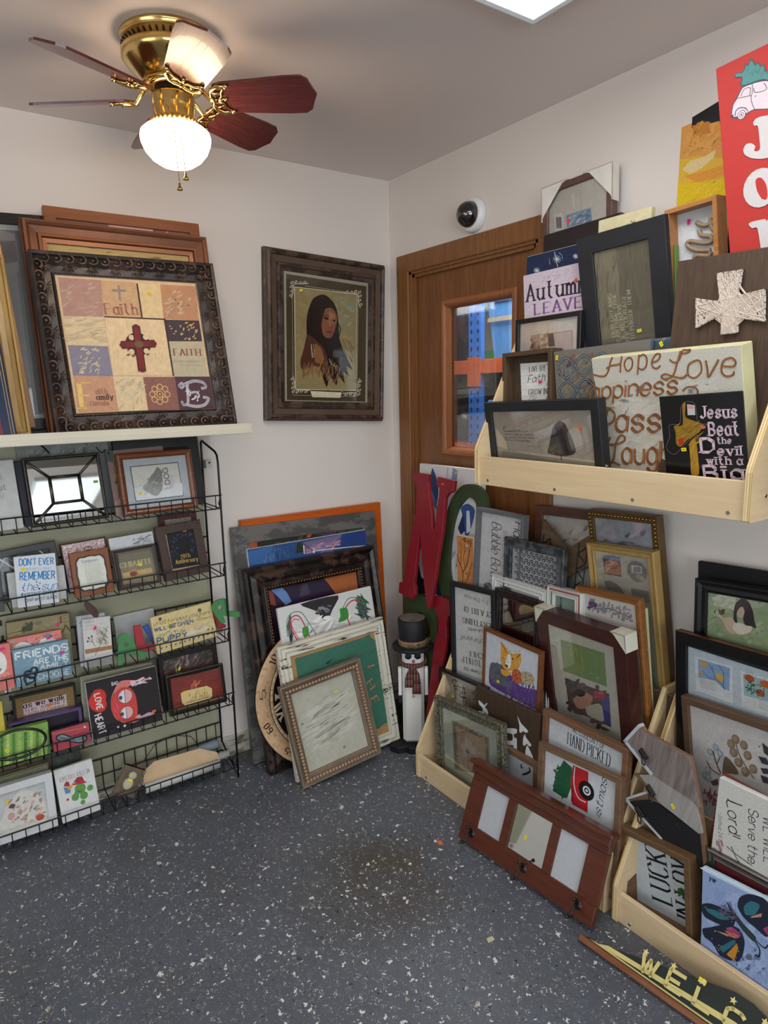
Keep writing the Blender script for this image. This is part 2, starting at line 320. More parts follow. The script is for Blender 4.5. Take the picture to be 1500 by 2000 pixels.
def prof(kind, fw, t, rd):
    B = [(0, -t)]; E = [(fw, -rd), (fw, -t)]
    if kind == 'flat': M = [(0, -.0015), (.0015, 0), (fw-.0015, 0), (fw, -.0015)]
    elif kind == 'step': M = [(0, -t*.45), (fw*.06, -t*.40), (fw*.1, -t*.1), (fw*.2, 0), (fw*.3, -t*.08), (fw*.33, -t*.25), (fw*.62, -t*.34), (fw*.66, -t*.22), (fw*.78, -t*.2), (fw*.82, -t*.38), (fw, -t*.44)]
    elif kind == 'cove': M = [(0, -.004), (.003, 0), (fw*.18, 0), (fw*.24, -t*.16), (fw*.5, -t*.3), (fw*.8, -t*.22), (fw*.86, -t*.12), (fw*.95, -t*.14), (fw, -t*.25)]
    elif kind == 'round': M = [(0, -t*.5), (fw*.08, -t*.2), (fw*.25, -t*.04), (fw*.45, 0), (fw*.65, -t*.05), (fw*.85, -t*.18), (fw, -t*.35)]
    elif kind == 'scoop': M = [(0, -.002), (.004, 0), (fw*.15, -t*.05), (fw*.2, -t*.2), (fw*.55, -t*.5), (fw*.85, -t*.55), (fw*.9, -t*.45), (fw, -t*.5)]
    elif kind == 'ridge': M = [(0, -t*.3), (fw*.08, -t*.1), (fw*.16, 0), (fw*.24, -t*.1), (fw*.3, -t*.18), (fw*.42, -t*.05), (fw*.5, -t*.02), (fw*.58, -t*.06), (fw*.66, -t*.2), (fw*.8, -t*.2), (fw*.9, -t*.1), (fw, -t*.3)]
    elif kind == 'box': M = [(0, -.0015), (.0015, 0), (fw-.001, 0), (fw, -.001)]
    return B + M + E
def stickers(root, key, z):
    for i, (col, x, y, sz, ro) in enumerate(STK.get(key, [])):
        m = MB(); a = sz/1e4; b = a*.62
        m.box(-a/2, a/2, -b/2, b/2, 0, .0005); d = '#5a4a20' if col[1] in 'ef' and col[5:] < '80' else '#7a3040'
        m.mi = [0]*len(m.f); m.box(-a*.3, a*.3, -b*.05, b*.12, .0005, .0006, 1)
        o = m.build('price_sticker', [paint(col, .6, .3, .03), paint(d, .6)], root)
        o.matrix_local = Matrix.Translation((x/1e4, y/1e4, z)) @ Matrix.Rotation(R(ro), 4, 'Z')
def framed(key, name, label, cat, fw, kind, fmat, base, rd=.008, mat=None, glass=0., mseg=None, artm=None, extra=None, group=None, inner='print', sz=None, corner=False):
    """frame moulding + printed panel (+ passe-partout, + glazing); root empty at the bottom edge"""
    M, w, h, t = pose(key); root = empty(name, M); cprop(root, label, cat, group); rd = min(rd, t-.003)
    f = MB(); rectring(f, w, h, prof(kind, fw, t, rd), 0, 0, mseg)
    f.box(-w/2+fw*.4, w/2-fw*.4, fw*.4, h-fw*.4, -t+.0005, -t+.003)
    f.build('frame', fmat, root)
    b = .001; z = -rd-.0015
    p = MB(); p.box(-w/2+fw-b, w/2-fw+b, fw-b, h-fw+b, z-.0015, z, 0, base); draw(p, ART.get(key, []), z, 0, base)
    p.build(inner, artm or art_mat(), root)
    if mat:   # list of rectangular openings as fractions of the inside, bevelled card
        mc, ops = mat; q = MB(); iw, ih = w-2*fw, h-2*fw; z1 = z+.0045
        xs = sorted({0., 1.} | {o[0] for o in ops} | {o[2] for o in ops}); ys = sorted({0., 1.} | {o[1] for o in ops} | {o[3] for o in ops})
        for i in range(len(xs)-1):
            for j in range(len(ys)-1):
                cx, cy = (xs[i]+xs[i+1])/2, (ys[j]+ys[j+1])/2
                if not any(o[0] < cx < o[2] and o[1] < cy < o[3] for o in ops):
                    q.box(-iw/2+xs[i]*iw, -iw/2+xs[i+1]*iw, fw+ys[j]*ih, fw+ys[j+1]*ih, z+.003, z1)
        for o in ops:
            x0, y0, x1, y1 = -iw/2+o[0]*iw, fw+o[1]*ih, -iw/2+o[2]*iw, fw+o[3]*ih; e = .0025
            A = [(x0, y0), (x1, y0), (x1, y1), (x0, y1)]; Bq = [(x0+e, y0+e), (x1-e, y0+e), (x1-e, y1-e), (x0+e, y1-e)]
            for i in range(4):
                k = (i+1) % 4; q.add([(*A[i], z1), (*A[k], z1), (*Bq[k], z+.001), (*Bq[i], z+.001)], [(0, 1, 2, 3)], 1)
        q.build('mat_board', [mc, paint('#efeee6', .7)], root)
    zt = z + (.006 if mat else .002)
    if glass:
        g = MB(); g.box(-w/2+fw-b, w/2-fw+b, fw-b, h-fw+b, min(zt, -rd+.004), min(zt, -rd+.004)+.001); g.build('glass', glass_mat(boost=glass), root)
    if extra: extra(root, w, h, t, fw, rd)
    stickers(root, key, zt+.0015 if not glass else min(zt, -rd+.004)+.0015)
    return root
def canvas(key, name, label, cat, base, side='#e8e4dc', artm=None, group=None, extra=None, round_=.002, sidem=None):
    M, w, h, t = pose(key); p = MB(); p.bbox(-w/2, w/2, 0, h, -t, -EPS, round_, 1)
    p.add([(-w/2+round_, round_, 0), (w/2-round_, round_, 0), (w/2-round_, h-round_, 0), (-w/2+round_, h-round_, 0)], [(0, 1, 2, 3)], 0, base)
    draw(p, ART.get(key, []), 0, 0, base)
    o = p.build(name, [artm or art_mat(), sidem or paint(side, .75)], None); o.matrix_world = M; cprop(o, label, cat, group)
    if extra: extra(o, w, h, t)
    stickers(o, key, .0035)
    return o
def outline_poly(key): return [(ART[key][i]/1e4, ART[key][i+1]/1e4) for i in range(0, len(ART[key]), 2)]
def bevel_plate(mb, poly, z0, z1, b, mi=0):
    mb.prism(poly, z0, z1-b, mi, caps=(1, 0)); n = len(poly); ar = sum(poly[i][0]*poly[(i+1) % n][1]-poly[(i+1) % n][0]*poly[i][1] for i in range(n)); s = 1 if ar > 0 else -1; ins = []
    for i in range(n):
        a, c, d = Vector(poly[i-1]), Vector(poly[i]), Vector(poly[(i+1) % n]); e1 = (c-a).normalized(); e2 = (d-c).normalized(); n1 = Vector((-e1.y, e1.x))*s; n2 = Vector((-e2.y, e2.x))*s
        m = (n1+n2); m = m.normalized() if m.length > 1e-6 else n1; k = b/max(.5, m.dot(n1)); ins.append((c.x+m.x*k, c.y+m.y*k))
    mb.add([(*p, z1-b) for p in poly] + [(*p, z1) for p in ins], [(i, (i+1) % n, (i+1) % n+n, i+n) for i in range(n)], mi)
    tri = tessellate_polygon([[Vector((p[0], p[1], 0)) for p in ins]]); mb.add([(*p, z1) for p in ins], [list(q) for q in tri], mi)

def plate(mb, outer, holes, z0, z1, mi=0):
    """plate with holes through it"""
    loops = [[Vector((p[0], p[1], 0)) for p in outer]] + [[Vector((p[0], p[1], 0)) for p in h] for h in holes]
    flat = [p for lp in loops for p in lp]; n = len(flat); tri = tessellate_polygon(loops)
    vs = [(p.x, p.y, z0) for p in flat] + [(p.x, p.y, z1) for p in flat]
    fs = [[t[2], t[1], t[0]] for t in tri] + [[i+n for i in t] for t in tri]; o = 0
    for lp in loops:
        m = len(lp); fs += [(o+i, o+(i+1) % m, o+(i+1) % m+n, o+i+n) for i in range(m)]; o += m
    mb.add(vs, fs, mi)
# ---------------------------------------------------------------- the room
def structure(name, mb, mats, parent=None):
    o = mb.build(name, mats, parent)
    if parent is None: o['kind'] = 'structure'
    return o
def floor_mat():
    t = NT('speckled_epoxy_floor'); v = t.obj()
    n1 = t.noise(v, 1.3, 4); base = t.ramp(n1.outputs[0], [(.3, lin('#53575f')), (.7, lin('#60656e'))])
    st = t.noise(t.obj((1, 1, 1)), 3.4, 5, .65); sr = t.ramp(st.outputs[0], [(.50, (0, 0, 0, 1)), (.66, (1, 1, 1, 1))])
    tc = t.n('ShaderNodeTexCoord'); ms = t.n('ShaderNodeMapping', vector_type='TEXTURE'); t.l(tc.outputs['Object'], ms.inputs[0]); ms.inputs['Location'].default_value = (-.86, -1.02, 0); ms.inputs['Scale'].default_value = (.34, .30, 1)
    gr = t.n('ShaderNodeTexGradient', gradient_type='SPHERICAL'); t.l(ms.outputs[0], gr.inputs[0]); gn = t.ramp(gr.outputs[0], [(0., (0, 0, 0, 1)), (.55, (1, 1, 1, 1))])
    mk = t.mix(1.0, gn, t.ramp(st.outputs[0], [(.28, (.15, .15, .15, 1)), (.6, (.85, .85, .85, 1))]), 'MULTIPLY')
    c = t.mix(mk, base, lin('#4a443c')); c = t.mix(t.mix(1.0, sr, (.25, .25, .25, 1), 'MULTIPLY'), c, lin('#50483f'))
    def flakes(scale, thr, rad, col, seed):
        vo = t.n('ShaderNodeTexVoronoi'); vo.inputs['Scale'].default_value = scale; mp = t.n('ShaderNodeMapping'); mp.inputs['Location'].default_value = (seed, seed*.7, 0); t.l(tc.outputs['Object'], mp.inputs[0])
        ds = t.noise(mp.outputs[0], scale*1.4, 2); ad = t.mix(.035, mp.outputs[0], ds.outputs[1], 'ADD'); t.l(ad, vo.inputs['Vector'])
        sep = t.n('ShaderNodeSeparateColor'); t.l(vo.outputs['Color'], sep.inputs[0])
        a = t.n('ShaderNodeMath', operation='GREATER_THAN'); t.l(sep.outputs[0], a.inputs[0]); a.inputs[1].default_value = thr
        rm = t.n('ShaderNodeMath', operation='MULTIPLY'); t.l(sep.outputs[1], rm.inputs[0]); rm.inputs[1].default_value = rad
        b = t.n('ShaderNodeMath', operation='LESS_THAN'); t.l(vo.outputs['Distance'], b.inputs[0]); t.l(rm.outputs[0], b.inputs[1])
        m = t.n('ShaderNodeMath', operation='MULTIPLY'); t.l(a.outputs[0], m.inputs[0]); t.l(b.outputs[0], m.inputs[1]); return m.outputs[0], lin(col)
    for args in ((48, .62, .32, '#d9d8d2', 1.3), (88, .63, .35, '#e4e3dd', 4.1), (150, .6, .36, '#c2c2bf', 7.7), (70, .70, .26, '#141416', 2.2), (130, .66, .30, '#1b1b1e', 9.4), (60, .93, .34, '#a8a08c', 5.5)):
        f, cc = flakes(*args); c = t.mix(f, c, cc)
    t.base(c); rn = t.ramp(n1.outputs[0], [(.3, (.30, .30, .30, 1)), (.7, (.45, .45, .45, 1))]); t.l(rn, t.b.inputs['Roughness']); t.b.inputs['Specular IOR Level'].default_value = .35; return t.m
def wall_mat(name, c1, c2):
    t = NT(name); v = t.obj(); n = t.noise(v, 1.1, 3); t.base(t.ramp(n.outputs[0], [(.3, lin(c1)), (.7, lin(c2))])); t.pr(.55, 0, .3); t.bump(t.noise(v, 90, 3).outputs[0], .12, .002); return t.m
WALLM = wall_mat('wall_paint', '#dfd6ce', '#e3dad2'); CEILM = wall_mat('ceiling_paint', '#e6dcd8', '#eae0dc')
OAK = wood('#69401f', '#8a5a34', 'z', .4, .8); OAKT = wood('#70461f', '#8f6038', 'z', .38, .8)
XL, YF, H = -5.0, -6.5, 2.44
m = MB(); m.box(XL-.1, 3.0, YF-.1, 2.4, -.1, 0); structure('floor', m, floor_mat())
m = MB(); m.box(XL-.1, .12, YF-.1, .12, H, H+.1); structure('ceiling', m, CEILM)
m = MB(); m.box(XL-.12, 0, 0, .12, 0, H); structure('wall_back', m, WALLM)
DY0, DY1, DZ = -.145, -.90, 2.04
m = MB(); m.box(0, .12, DY0, .12, 0, H); m.box(0, .12, DY1, DY0, DZ, H); m.box(0, .12, YF, DY1, 0, H); structure('wall_right', m, WALLM)
m = MB(); m.box(XL-.12, XL, YF, -3.9, 0, H); m.box(XL-.12, XL, -1.3, 0, 0, H); m.box(XL-.12, XL, -3.9, -1.3, 0, .75); m.box(XL-.12, XL, -3.9, -1.3, 2.1, H); structure('wall_left', m, WALLM)
m = MB(); m.box(XL-.12, -4.3, YF-.12, YF, 0, H); m.box(-.9, .12, YF-.12, YF, 0, H); m.box(-4.3, -.9, YF-.12, YF, 0, .7); m.box(-4.3, -.9, YF-.12, YF, 2.15, H); structure('wall_front', m, WALLM)
def window(name, M, w, h):
    f = MB(); rectring(f, w, h, [(0, -.04), (0, .02), (.05, .02), (.05, -.04)]); 
    for q in (-1, 1): f.box(q*w/6-.02, q*w/6+.02, .04, h-.04, -.03, .01)
    o = f.build(name, paint('#d6d6d4', .4)); o.matrix_world = M; o['kind'] = 'structure'
    g = MB(); g.box(-w/2+.05, w/2-.05, .05, h-.05, -.012, -.006); g.build('glass', glass_mat(), o)
window('window_1', Matrix.Translation((-2.6, YF+.005, .7)) @ Matrix.Rotation(R(180), 4, 'Z') @ Matrix.Rotation(R(90), 4, 'X'), 3.4, 1.45)
window('window_2', Matrix.Translation((XL+.005, -2.6, .75)) @ Matrix.Rotation(R(90), 4, 'Z') @ Matrix.Rotation(R(90), 4, 'X'), 2.6, 1.35)
# storage room seen through the door glass
SM = paint('#75777c', .7)
m = MB(); m.box(2.6, 2.7, -2.2, 2.4, 0, 3.0); structure('wall_storage', m, paint('#4a4c52', .8))
m = MB(); m.box(.12, 2.7, 2.3, 2.4, 0, 3.0); m.box(.12, 2.7, -2.3, -2.2, 0, 3.0); m.box(.0, .12, .12, 2.4, 0, 3.0); structure('wall_storage_side', m, SM)
m = MB(); m.box(.12, 2.7, -2.3, 2.4, 2.6, 2.7); structure('ceiling_storage', m, paint('#8a8a8a', .8))
t = NT('vinyl_baseboard'); v = t.obj((3, 3, 14)); n = t.noise(v, 3, 5, .7); t.base(t.ramp(n.outputs[0], [(.40, lin('#6f6a58')), (.5, lin('#c9c4b4')), (.7, lin('#dcd8cc'))])); t.pr(.5)
m = MB(); m.box(-2.6, 0, -.006, 0, 0, .085); m.prism([(0, 0), (-.016, 0), (-.006, .014), (0, .014)], -2.6, 0, 0, None, Matrix(((0, 0, 1, 0), (1, 0, 0, 0), (0, 1, 0, 0), (0, 0, 0, 1)))); structure('baseboard_back', m, t.m)
m = MB(); m.box(-.008, 0, -6.4, -.98, 0, .085); structure('baseboard_right', m, t.m)
# door
d = bpy.data.objects.new('door_1', None); COL.objects.link(d); d['kind'] = 'structure'
m = MB(); cw = .078
m.bbox(-.016, 0, DY0-.006, DY0+cw, 0, 2.105, .004); m.bbox(-.016, 0, DY1-cw, DY1+.006, 0, 2.105, .004); m.bbox(-.0162, 0, DY1-cw, DY0+cw, 2.03, 2.107, .004)
m.build('door_casing', OAKT, d)
m = MB(); m.box(-.008, .12, DY0-.02, DY0, 0, 2.04); m.box(-.008, .12, DY1, DY1+.02, 0, 2.04); m.box(-.008, .12, DY1, DY0, 2.02, 2.04); m.box(.0, .012, DY0-.034, DY0-.02, 0, 2.02); m.box(.0, .012, DY1+.02, DY1+.034, 0, 2.02); m.box(.0, .012, DY1+.02, DY0-.02, 2.006, 2.02)
m.build('door_jamb', OAKT, d)
y0, y1, z0, z1 = -.375, -.755, 1.275, 1.865
m = MB(); a, b = .014, .055
m.box(a, b, y0, DY0-.022, .01, 2.015); m.box(a, b, DY1+.022, y1, .01, 2.015); m.box(a, b, y1, y0, .01, z0); m.box(a, b, y1, y0, z1, 2.015); m.build('door_slab', OAK, d)
m = MB(); rectring(m, y0-y1+.05, z1-z0+.05, [(0, -.002), (0, .008), (.006, .013), (.018, .013), (.026, .006), (.034, -.02)])
o = m.build('window_trim', wood('#8a5230', '#a56b42', 'y', .35), d, M=Matrix(((0, 0, -1, a), (-1, 0, 0, (y0+y1)/2), (0, 1, 0, z0-.025), (0, 0, 0, 1))))
m = MB(); m.box(.034, .039, y1, y0, z0, z1); m.build('glass', glass_mat(boost=.4), d)
m = MB(); m.lathe([(0, 0), (.03, 0), (.032, .008), (.012, .012), (.012, .035), (.028, .045), (.03, .06), (.02, .07), (0, .072)], 20); m.build('door_knob', metal('#b09a6a', .3), d, True, Matrix.Translation((.014, DY1+.08, 1.0)) @ Matrix.Rotation(R(-90), 4, 'Y'))

# ---------------------------------------------------------------- where each framed thing stands: wall, along, out, height, width, height, depth, lean, roll, yaw
# painted shapes, in tenths of a millimetre on each surface
ARTCLIP = [[-0.0414, 0.4626], [0.0074, 0.375], [-0.0066, 0.2896]]
POSE = {
 'faith': ["A",-1.2084,0.335,1.405,0.5843,0.5713,0.05,11.84,0.71,0.0],
 'copper': ["A",-1.2066,0.245,1.405,0.6039,0.6819,0.05,7.98,0.24,0.0],
 'oakback': ["A",-1.1721,0.165,1.405,0.5145,0.7339,0.03,6.0,0.16,0.0],
 'blackglass': ["A",-1.6707,0.14,1.405,0.6206,0.683,0.03,6.16,2.42,0.0],
 'goldfront': ["A",-1.7648,0.3,1.405,0.4001,0.539,0.04,8.59,1.07,0.0],
 'oakleft': ["A",-1.7636,0.2,1.405,0.4532,0.587,0.03,0.85,4.07,0.0],
 'navymat': ["A",-1.7841,0.35,1.405,0.35,0.2989,0.02,9.06,2.32,0.0],
 'orange': ["A",-0.4588,0.085,0,0.6954,1.0145,0.025,2.92,-0.2,0.0],
 'greywide': ["A",-0.5158,0.168,0,0.6959,0.9864,0.03,7.11,-0.99,0.0],
 'bluecanvas': ["A",-0.5008,0.2,0,0.5825,0.9085,0.02,8.5,0.34,0.0],
 'darkornate': ["A",-0.5172,0.285,0,0.6444,0.8425,0.05,10.83,0.57,0.0],
 'marble': ["A",-0.504,0.345,0,0.4534,0.6847,0.018,11.19,1.18,0.0],
 'distress': ["A",-0.5193,0.385,0,0.5085,0.5489,0.03,9.4,1.84,0.0],
 'beaded': ["A",-0.6018,0.452,0,0.3542,0.4121,0.035,9.32,7.54,-6.13],
 'portrait': ["A",-0.3718,0.05,1.39,0.5837,0.6865,0.05,0.43,-2.62,0.0],
 'whitesign': ["A",-1.6815,0.17,1.11,0.16,0.2221,0.02,8.99,1.24,0.0],
 'purpleback': ["A",-1.4946,0.14,1.11,0.1987,0.2159,0.02,9.66,2.68,0.0],
 'mirror': ["A",-1.4577,0.172,1.11,0.2406,0.2285,0.02,11.87,0.83,0.0],
 'branchcanvas': ["A",-1.43,0.07,1.11,0.2896,0.2714,0.025,4.0,2.08,0.0],
 'palm': ["A",-1.2081,0.14,1.11,0.2,0.2318,0.015,9.15,1.71,0.0],
 'blackbig': ["A",-1.1273,0.125,1.11,0.3056,0.2603,0.03,7.76,1.18,0.0],
 'dog': ["A",-1.1556,0.178,1.11,0.2691,0.2217,0.025,10.01,0.45,0.0],
 'silverabs': ["A",-1.6394,0.1,0.85,0.3,0.1715,0.02,8.73,4.19,0.0],
 'whiteplain': ["A",-1.5776,0.15,0.85,0.1726,0.115,0.02,8.33,0.0,0.0],
 'dontever': ["A",-1.5851,0.178,0.85,0.123,0.1674,0.015,6.57,-2.14,0.0],
 'foil': ["A",-1.4034,0.1,0.85,0.1507,0.1745,0.02,10.41,2.77,0.0],
 'plaque': ["A",-1.4078,0.175,0.85,0.1274,0.1556,0.018,9.33,1.46,0.0],
 'pencil': ["A",-1.2498,0.14,0.85,0.1557,0.1816,0.012,9.0,2.42,0.0],
 'chianti': ["A",-1.256,0.178,0.85,0.1516,0.1447,0.018,10.83,2.0,0.0],
 'redframe': ["A",-1.0666,0.08,0.85,0.1441,0.233,0.02,5.0,-0.11,0.0],
 'anniv': ["A",-1.0793,0.17,0.85,0.1694,0.2029,0.025,10.93,3.43,0.0],
 'blackleft': ["A",-1.7597,0.17,0.85,0.15,0.1431,0.02,7.6,-1.38,0.0],
 'easign': ["A",-1.5854,0.09,0.587,0.1981,0.1892,0.02,7.36,-1.58,0.0],
 'pinkleft': ["A",-1.7732,0.178,0.587,0.18,0.1513,0.02,8.97,-0.77,0.0],
 'pinkheart': ["A",-1.6032,0.14,0.587,0.166,0.1496,0.02,10.0,-0.18,0.0],
 'friends': ["A",-1.5936,0.178,0.587,0.1711,0.1272,0.02,4.65,-0.0,0.0],
 'card': ["A",-1.4168,0.165,0.587,0.0923,0.1694,0.015,12.25,-4.03,0.0],
 'cardback': ["A",-1.4275,0.14,0.587,0.0966,0.1809,0.012,10.01,-2.67,0.0],
 'whitecanvas': ["A",-1.2534,0.06,0.587,0.1473,0.1336,0.02,5.0,1.48,0.0],
 'unattended': ["A",-1.1018,0.178,0.587,0.2347,0.1394,0.012,11.74,3.92,0.0],
 'tanbox': ["A",-1.0205,0.12,0.587,0.1595,0.0628,0.02,5.0,1.83,0.0],
 'yellowedge': ["A",-1.7869,0.17,0.325,0.12,0.2147,0.02,8.98,-0.98,0.0],
 'burlap': ["A",-1.5934,0.11,0.325,0.2017,0.1907,0.02,9.06,-1.32,0.0],
 'purplebox': ["A",-1.6034,0.15,0.325,0.2305,0.1158,0.04,10.01,-1.87,0.0],
 'bamboo': ["A",-1.6962,0.18,0.325,0.1873,0.1118,0.03,6.91,-1.75,0.0],
 'pinkinf': ["A",-1.5331,0.18,0.325,0.1222,0.0741,0.02,8.13,-0.0,0.0],
 'loveheart': ["A",-1.3422,0.178,0.325,0.2492,0.2082,0.018,10.79,-0.0,0.0],
 'olivecanvas': ["A",-1.3526,0.12,0.325,0.253,0.2031,0.03,8.01,-2.22,0.0],
 'darkprint': ["A",-1.0797,0.125,0.325,0.2331,0.2173,0.02,8.62,-0.07,0.0],
 'redprint': ["A",-1.077,0.178,0.325,0.225,0.153,0.022,10.98,-0.82,0.0],
 'whitebox': ["A",-1.7361,0.178,0.05,0.26,0.1946,0.03,6.59,-0.53,0.0],
 'olivestack': ["A",-1.7318,0.13,0.05,0.26,0.1998,0.025,9.0,0.82,0.0],
 'cactus': ["A",-1.5279,0.178,0.05,0.1266,0.1897,0.02,11.6,1.81,0.0],
 'camo': ["A",-1.5518,0.11,0.05,0.0946,0.2289,0.02,8.01,-2.24,0.0],
 'patch': ["A",-1.7021,0.09,0.05,0.22,0.2188,0.02,7.0,-0.66,0.0],
 'package': ["A",-1.3836,0.165,0.05,0.0798,0.1039,0.01,18.48,-34.47,0.0],
 'tree': ["B",1.206,0.3111,1.235,0.4679,0.2476,0.03,-7.86,1.48,-3.15],
 'hope': ["B",1.5873,0.2391,1.235,0.4307,0.3744,0.045,-12.16,1.12,-4.1],
 'jesus': ["B",1.7161,0.2989,1.235,0.2152,0.2643,0.004,-8.5,3.27,-3.18],
 'liveby': ["B",1.0819,0.2607,1.235,0.2065,0.4013,0.05,1.53,1.83,0.51],
 'tile': ["B",1.3539,0.213,1.235,0.3246,0.397,0.035,-3.9,2.56,0.87],
 'teal': ["B",1.6537,0.2413,1.235,0.32,0.4078,0.03,3.0,1.39,-0.04],
 'smallmat': ["B",1.1134,0.2123,1.235,0.2649,0.5091,0.02,1.39,0.74,0.13],
 'autumn': ["B",1.1217,0.1433,1.235,0.257,0.6506,0.02,-1.91,1.66,1.28],
 'snowflake': ["B",1.0917,0.1625,1.235,0.2651,0.7174,0.018,3.0,0.75,-0.07],
 'darkboard': ["B",1.1564,0.1259,1.235,0.2943,0.7816,0.025,3.0,1.79,-0.2],
 'protector': ["B",1.1412,0.0936,1.235,0.26,0.9331,0.03,2.37,3.13,3.01],
 'cream': ["B",1.3227,0.1555,1.235,0.1768,0.7746,0.02,3.0,0.68,-0.07],
 'dreams': ["B",1.3889,0.1022,1.235,0.2735,0.7203,0.02,-7.8,3.04,3.66],
 'family': ["B",1.5857,0.1012,1.235,0.139,0.7472,0.05,-4.13,3.78,2.75],
 'yellow': ["B",1.4906,0.035,1.235,0.1546,1.0227,0.02,2.01,0.45,-0.15],
 'blacktall': ["B",1.5323,0.018,1.235,0.1438,1.0567,0.012,1.0,1.44,-0.22],
 'joy': ["B",1.8813,0.1236,1.235,0.3,1.0243,0.012,-4.0,6.45,5.67],
 'string': ["B",1.7512,0.2627,1.235,0.4,0.5872,0.02,3.0,-1.14,0.07],
 'green': ["B",1.4411,0.1385,1.235,0.2,0.6445,0.02,0.31,4.47,0.09],
 'iris': ["B",0.4719,0.095,0.635,0.39,0.5754,0.03,3.65,0.33,0.13],
 'treepanel': ["B",0.6873,0.1463,0.02,0.0993,0.9353,0.02,1.0,2.39,0.24],
 'bubble': ["B",0.8249,0.1816,0.02,0.2451,1.0591,0.03,3.06,-0.25,0.56],
 'damask': ["B",1.0199,0.1801,0.02,0.2762,0.9748,0.02,2.24,0.5,0.16],
 'brownpaper': ["B",1.1433,0.0855,0.02,0.333,1.0885,0.025,2.13,2.19,0.56],
 'goldbead': ["B",1.3836,-0.052,0.02,0.2692,1.114,0.03,-6.8,3.34,-3.48],
 'collage': ["B",1.4058,0.0005,0.02,0.26,1.0102,0.03,-6.34,3.9,-4.05],
 'embroid': ["B",1.3949,0.0859,0.02,0.2517,0.8708,0.025,-5.21,3.9,-4.31],
 'paleedge': ["B",1.4133,0.0836,0.02,0.2107,0.8353,0.02,-3.53,4.39,-2.86],
 'whiteframe': ["B",0.9447,0.1664,0.02,0.2674,0.8231,0.03,1.0,-0.53,-0.08],
 'xmasframe': ["B",1.1847,0.1727,0.02,0.1453,0.8441,0.03,1.0,1.37,0.18],
 'burgundy': ["B",0.9618,0.1816,0.02,0.2238,0.7816,0.02,1.0,-0.07,-0.01],
 'kitchen': ["B",0.7815,0.202,0.02,0.2524,0.7552,0.02,1.82,3.61,-0.2],
 'corgi': ["B",0.9688,0.2227,0.02,0.2957,0.627,0.018,1.44,-0.68,-2.62],
 'mahogany': ["B",1.3201,0.1419,0.02,0.3899,0.7759,0.045,-6.15,2.98,-7.02],
 'seafood': ["B",0.7502,0.2467,0.02,0.2781,0.3986,0.018,3.12,2.37,-0.01],
 'boardH': ["B",1.0106,0.2834,0.02,0.3219,0.415,0.02,4.62,1.82,-0.52],
 'pewter': ["B",0.8921,0.3283,0.02,0.384,0.3272,0.025,1.81,5.97,-1.63],
 'woodwhite': ["B",1.0763,0.2896,0.02,0.2132,0.2655,0.018,1.0,0.26,0.07],
 'handpicked': ["B",1.3532,0.2941,0.02,0.3328,0.4585,0.025,3.26,1.12,-2.1],
 'christmas': ["B",1.3859,0.3466,0.02,0.3145,0.3704,0.02,5.98,3.82,-0.18],
 'coatrack': ["B",1.2795,0.475,0,0.5347,0.2685,0.03,21.46,1.0,2.58],
 'blackboard': ["B",1.7533,0.0326,0.02,0.3,1.004,0.015,-0.99,2.47,0.22],
 'girl': ["B",1.7837,0.1388,0.02,0.29,0.9671,0.03,2.3,3.36,0.46],
 'copperedge': ["B",1.8232,0.1311,0.02,0.46,0.8121,0.025,-1.69,2.67,-3.9],
 'botanical': ["B",1.868,0.152,0.02,0.42,0.6382,0.025,-3.42,5.38,-5.8],
 'walnutback': ["B",1.847,0.2434,0.02,0.26,0.473,0.02,1.01,-5.69,-1.37],
 'lord': ["B",1.9101,0.3028,0.02,0.28,0.5042,0.018,4.64,0.0,-1.95],
 'silver': ["B",1.926,0.2954,0.02,0.3,0.3099,0.015,1.0,1.33,0.35],
 'butterfly': ["B",1.9475,0.3411,0.02,0.3,0.2725,0.015,4.86,5.36,-1.44],
 'lucky': ["B",1.662,0.3271,0.02,0.2175,0.2441,0.05,2.85,7.39,-2.0],
 'beige': ["B",1.7097,0.2058,0.02,0.0763,0.3329,0.008,1.0,0.67,0.17],
 'brownpanel': ["B",1.5156,0.1103,0.02,0.0909,0.5918,0.01,1.0,-0.17,-0.03],
 'arrow': ["B",1.5191,0.2904,0.02,0.1607,0.5331,0.02,3.05,-10.32,-2.61],
 'letterN': ["B",0.4177,0.175,0.6,0.25,0.5639,0.02,4.35,-3.0,-0.11],
 'letterO': ["B",0.5337,0.125,0.58,0.22,0.5684,0.02,5.0,0.0,0.0],
 'letterL': ["B",0.5155,0.225,0,0.12,0.6713,0.02,7.0,-0.0,-0.0],
 'letterE': ["B",0.3848,0.2,0,0.25,0.6164,0.02,6.0,0.0,0.0],
 'chevron': ["B",1.0757,0.115,0.6,0.2146,0.4581,0.015,5.01,-1.68,-0.12],
 'greenA': ["A",-1.2978,0.182,0.5569999999999999,0.0963,0.1259,0.008,6.0,-0.88,0.0],
 'redL': ["A",-1.2506,0.172,0.567,0.0765,0.1366,0.008,6.0,-0.57,0.0],
 'bluesign': ["A",-1.213,0.15,0.567,0.0773,0.1274,0.008,8.0,-0.39,0.0],
 'greenR': ["A",-0.9466,0.192,0.587,0.1079,0.1603,0.008,4.0,-0.69,0.0],
 'redpart': ["A",-0.9641,0.17,0.587,0.056,0.1164,0.008,6.0,-0.04,0.0],
 'leaf': ["A",-1.4206,0.17,0.757,0.0474,0.0835,0.004,2.0,-0.12,0.0],
 'plank': ["A",-1.1376,0.15,0.05,0.3036,0.0945,0.012,25.01,-3.2,0.0],
 'ring': ["A",-1.7033,0.225,0.335,0.174,0.136,0.006,6.04,-2.57,0.0],
}
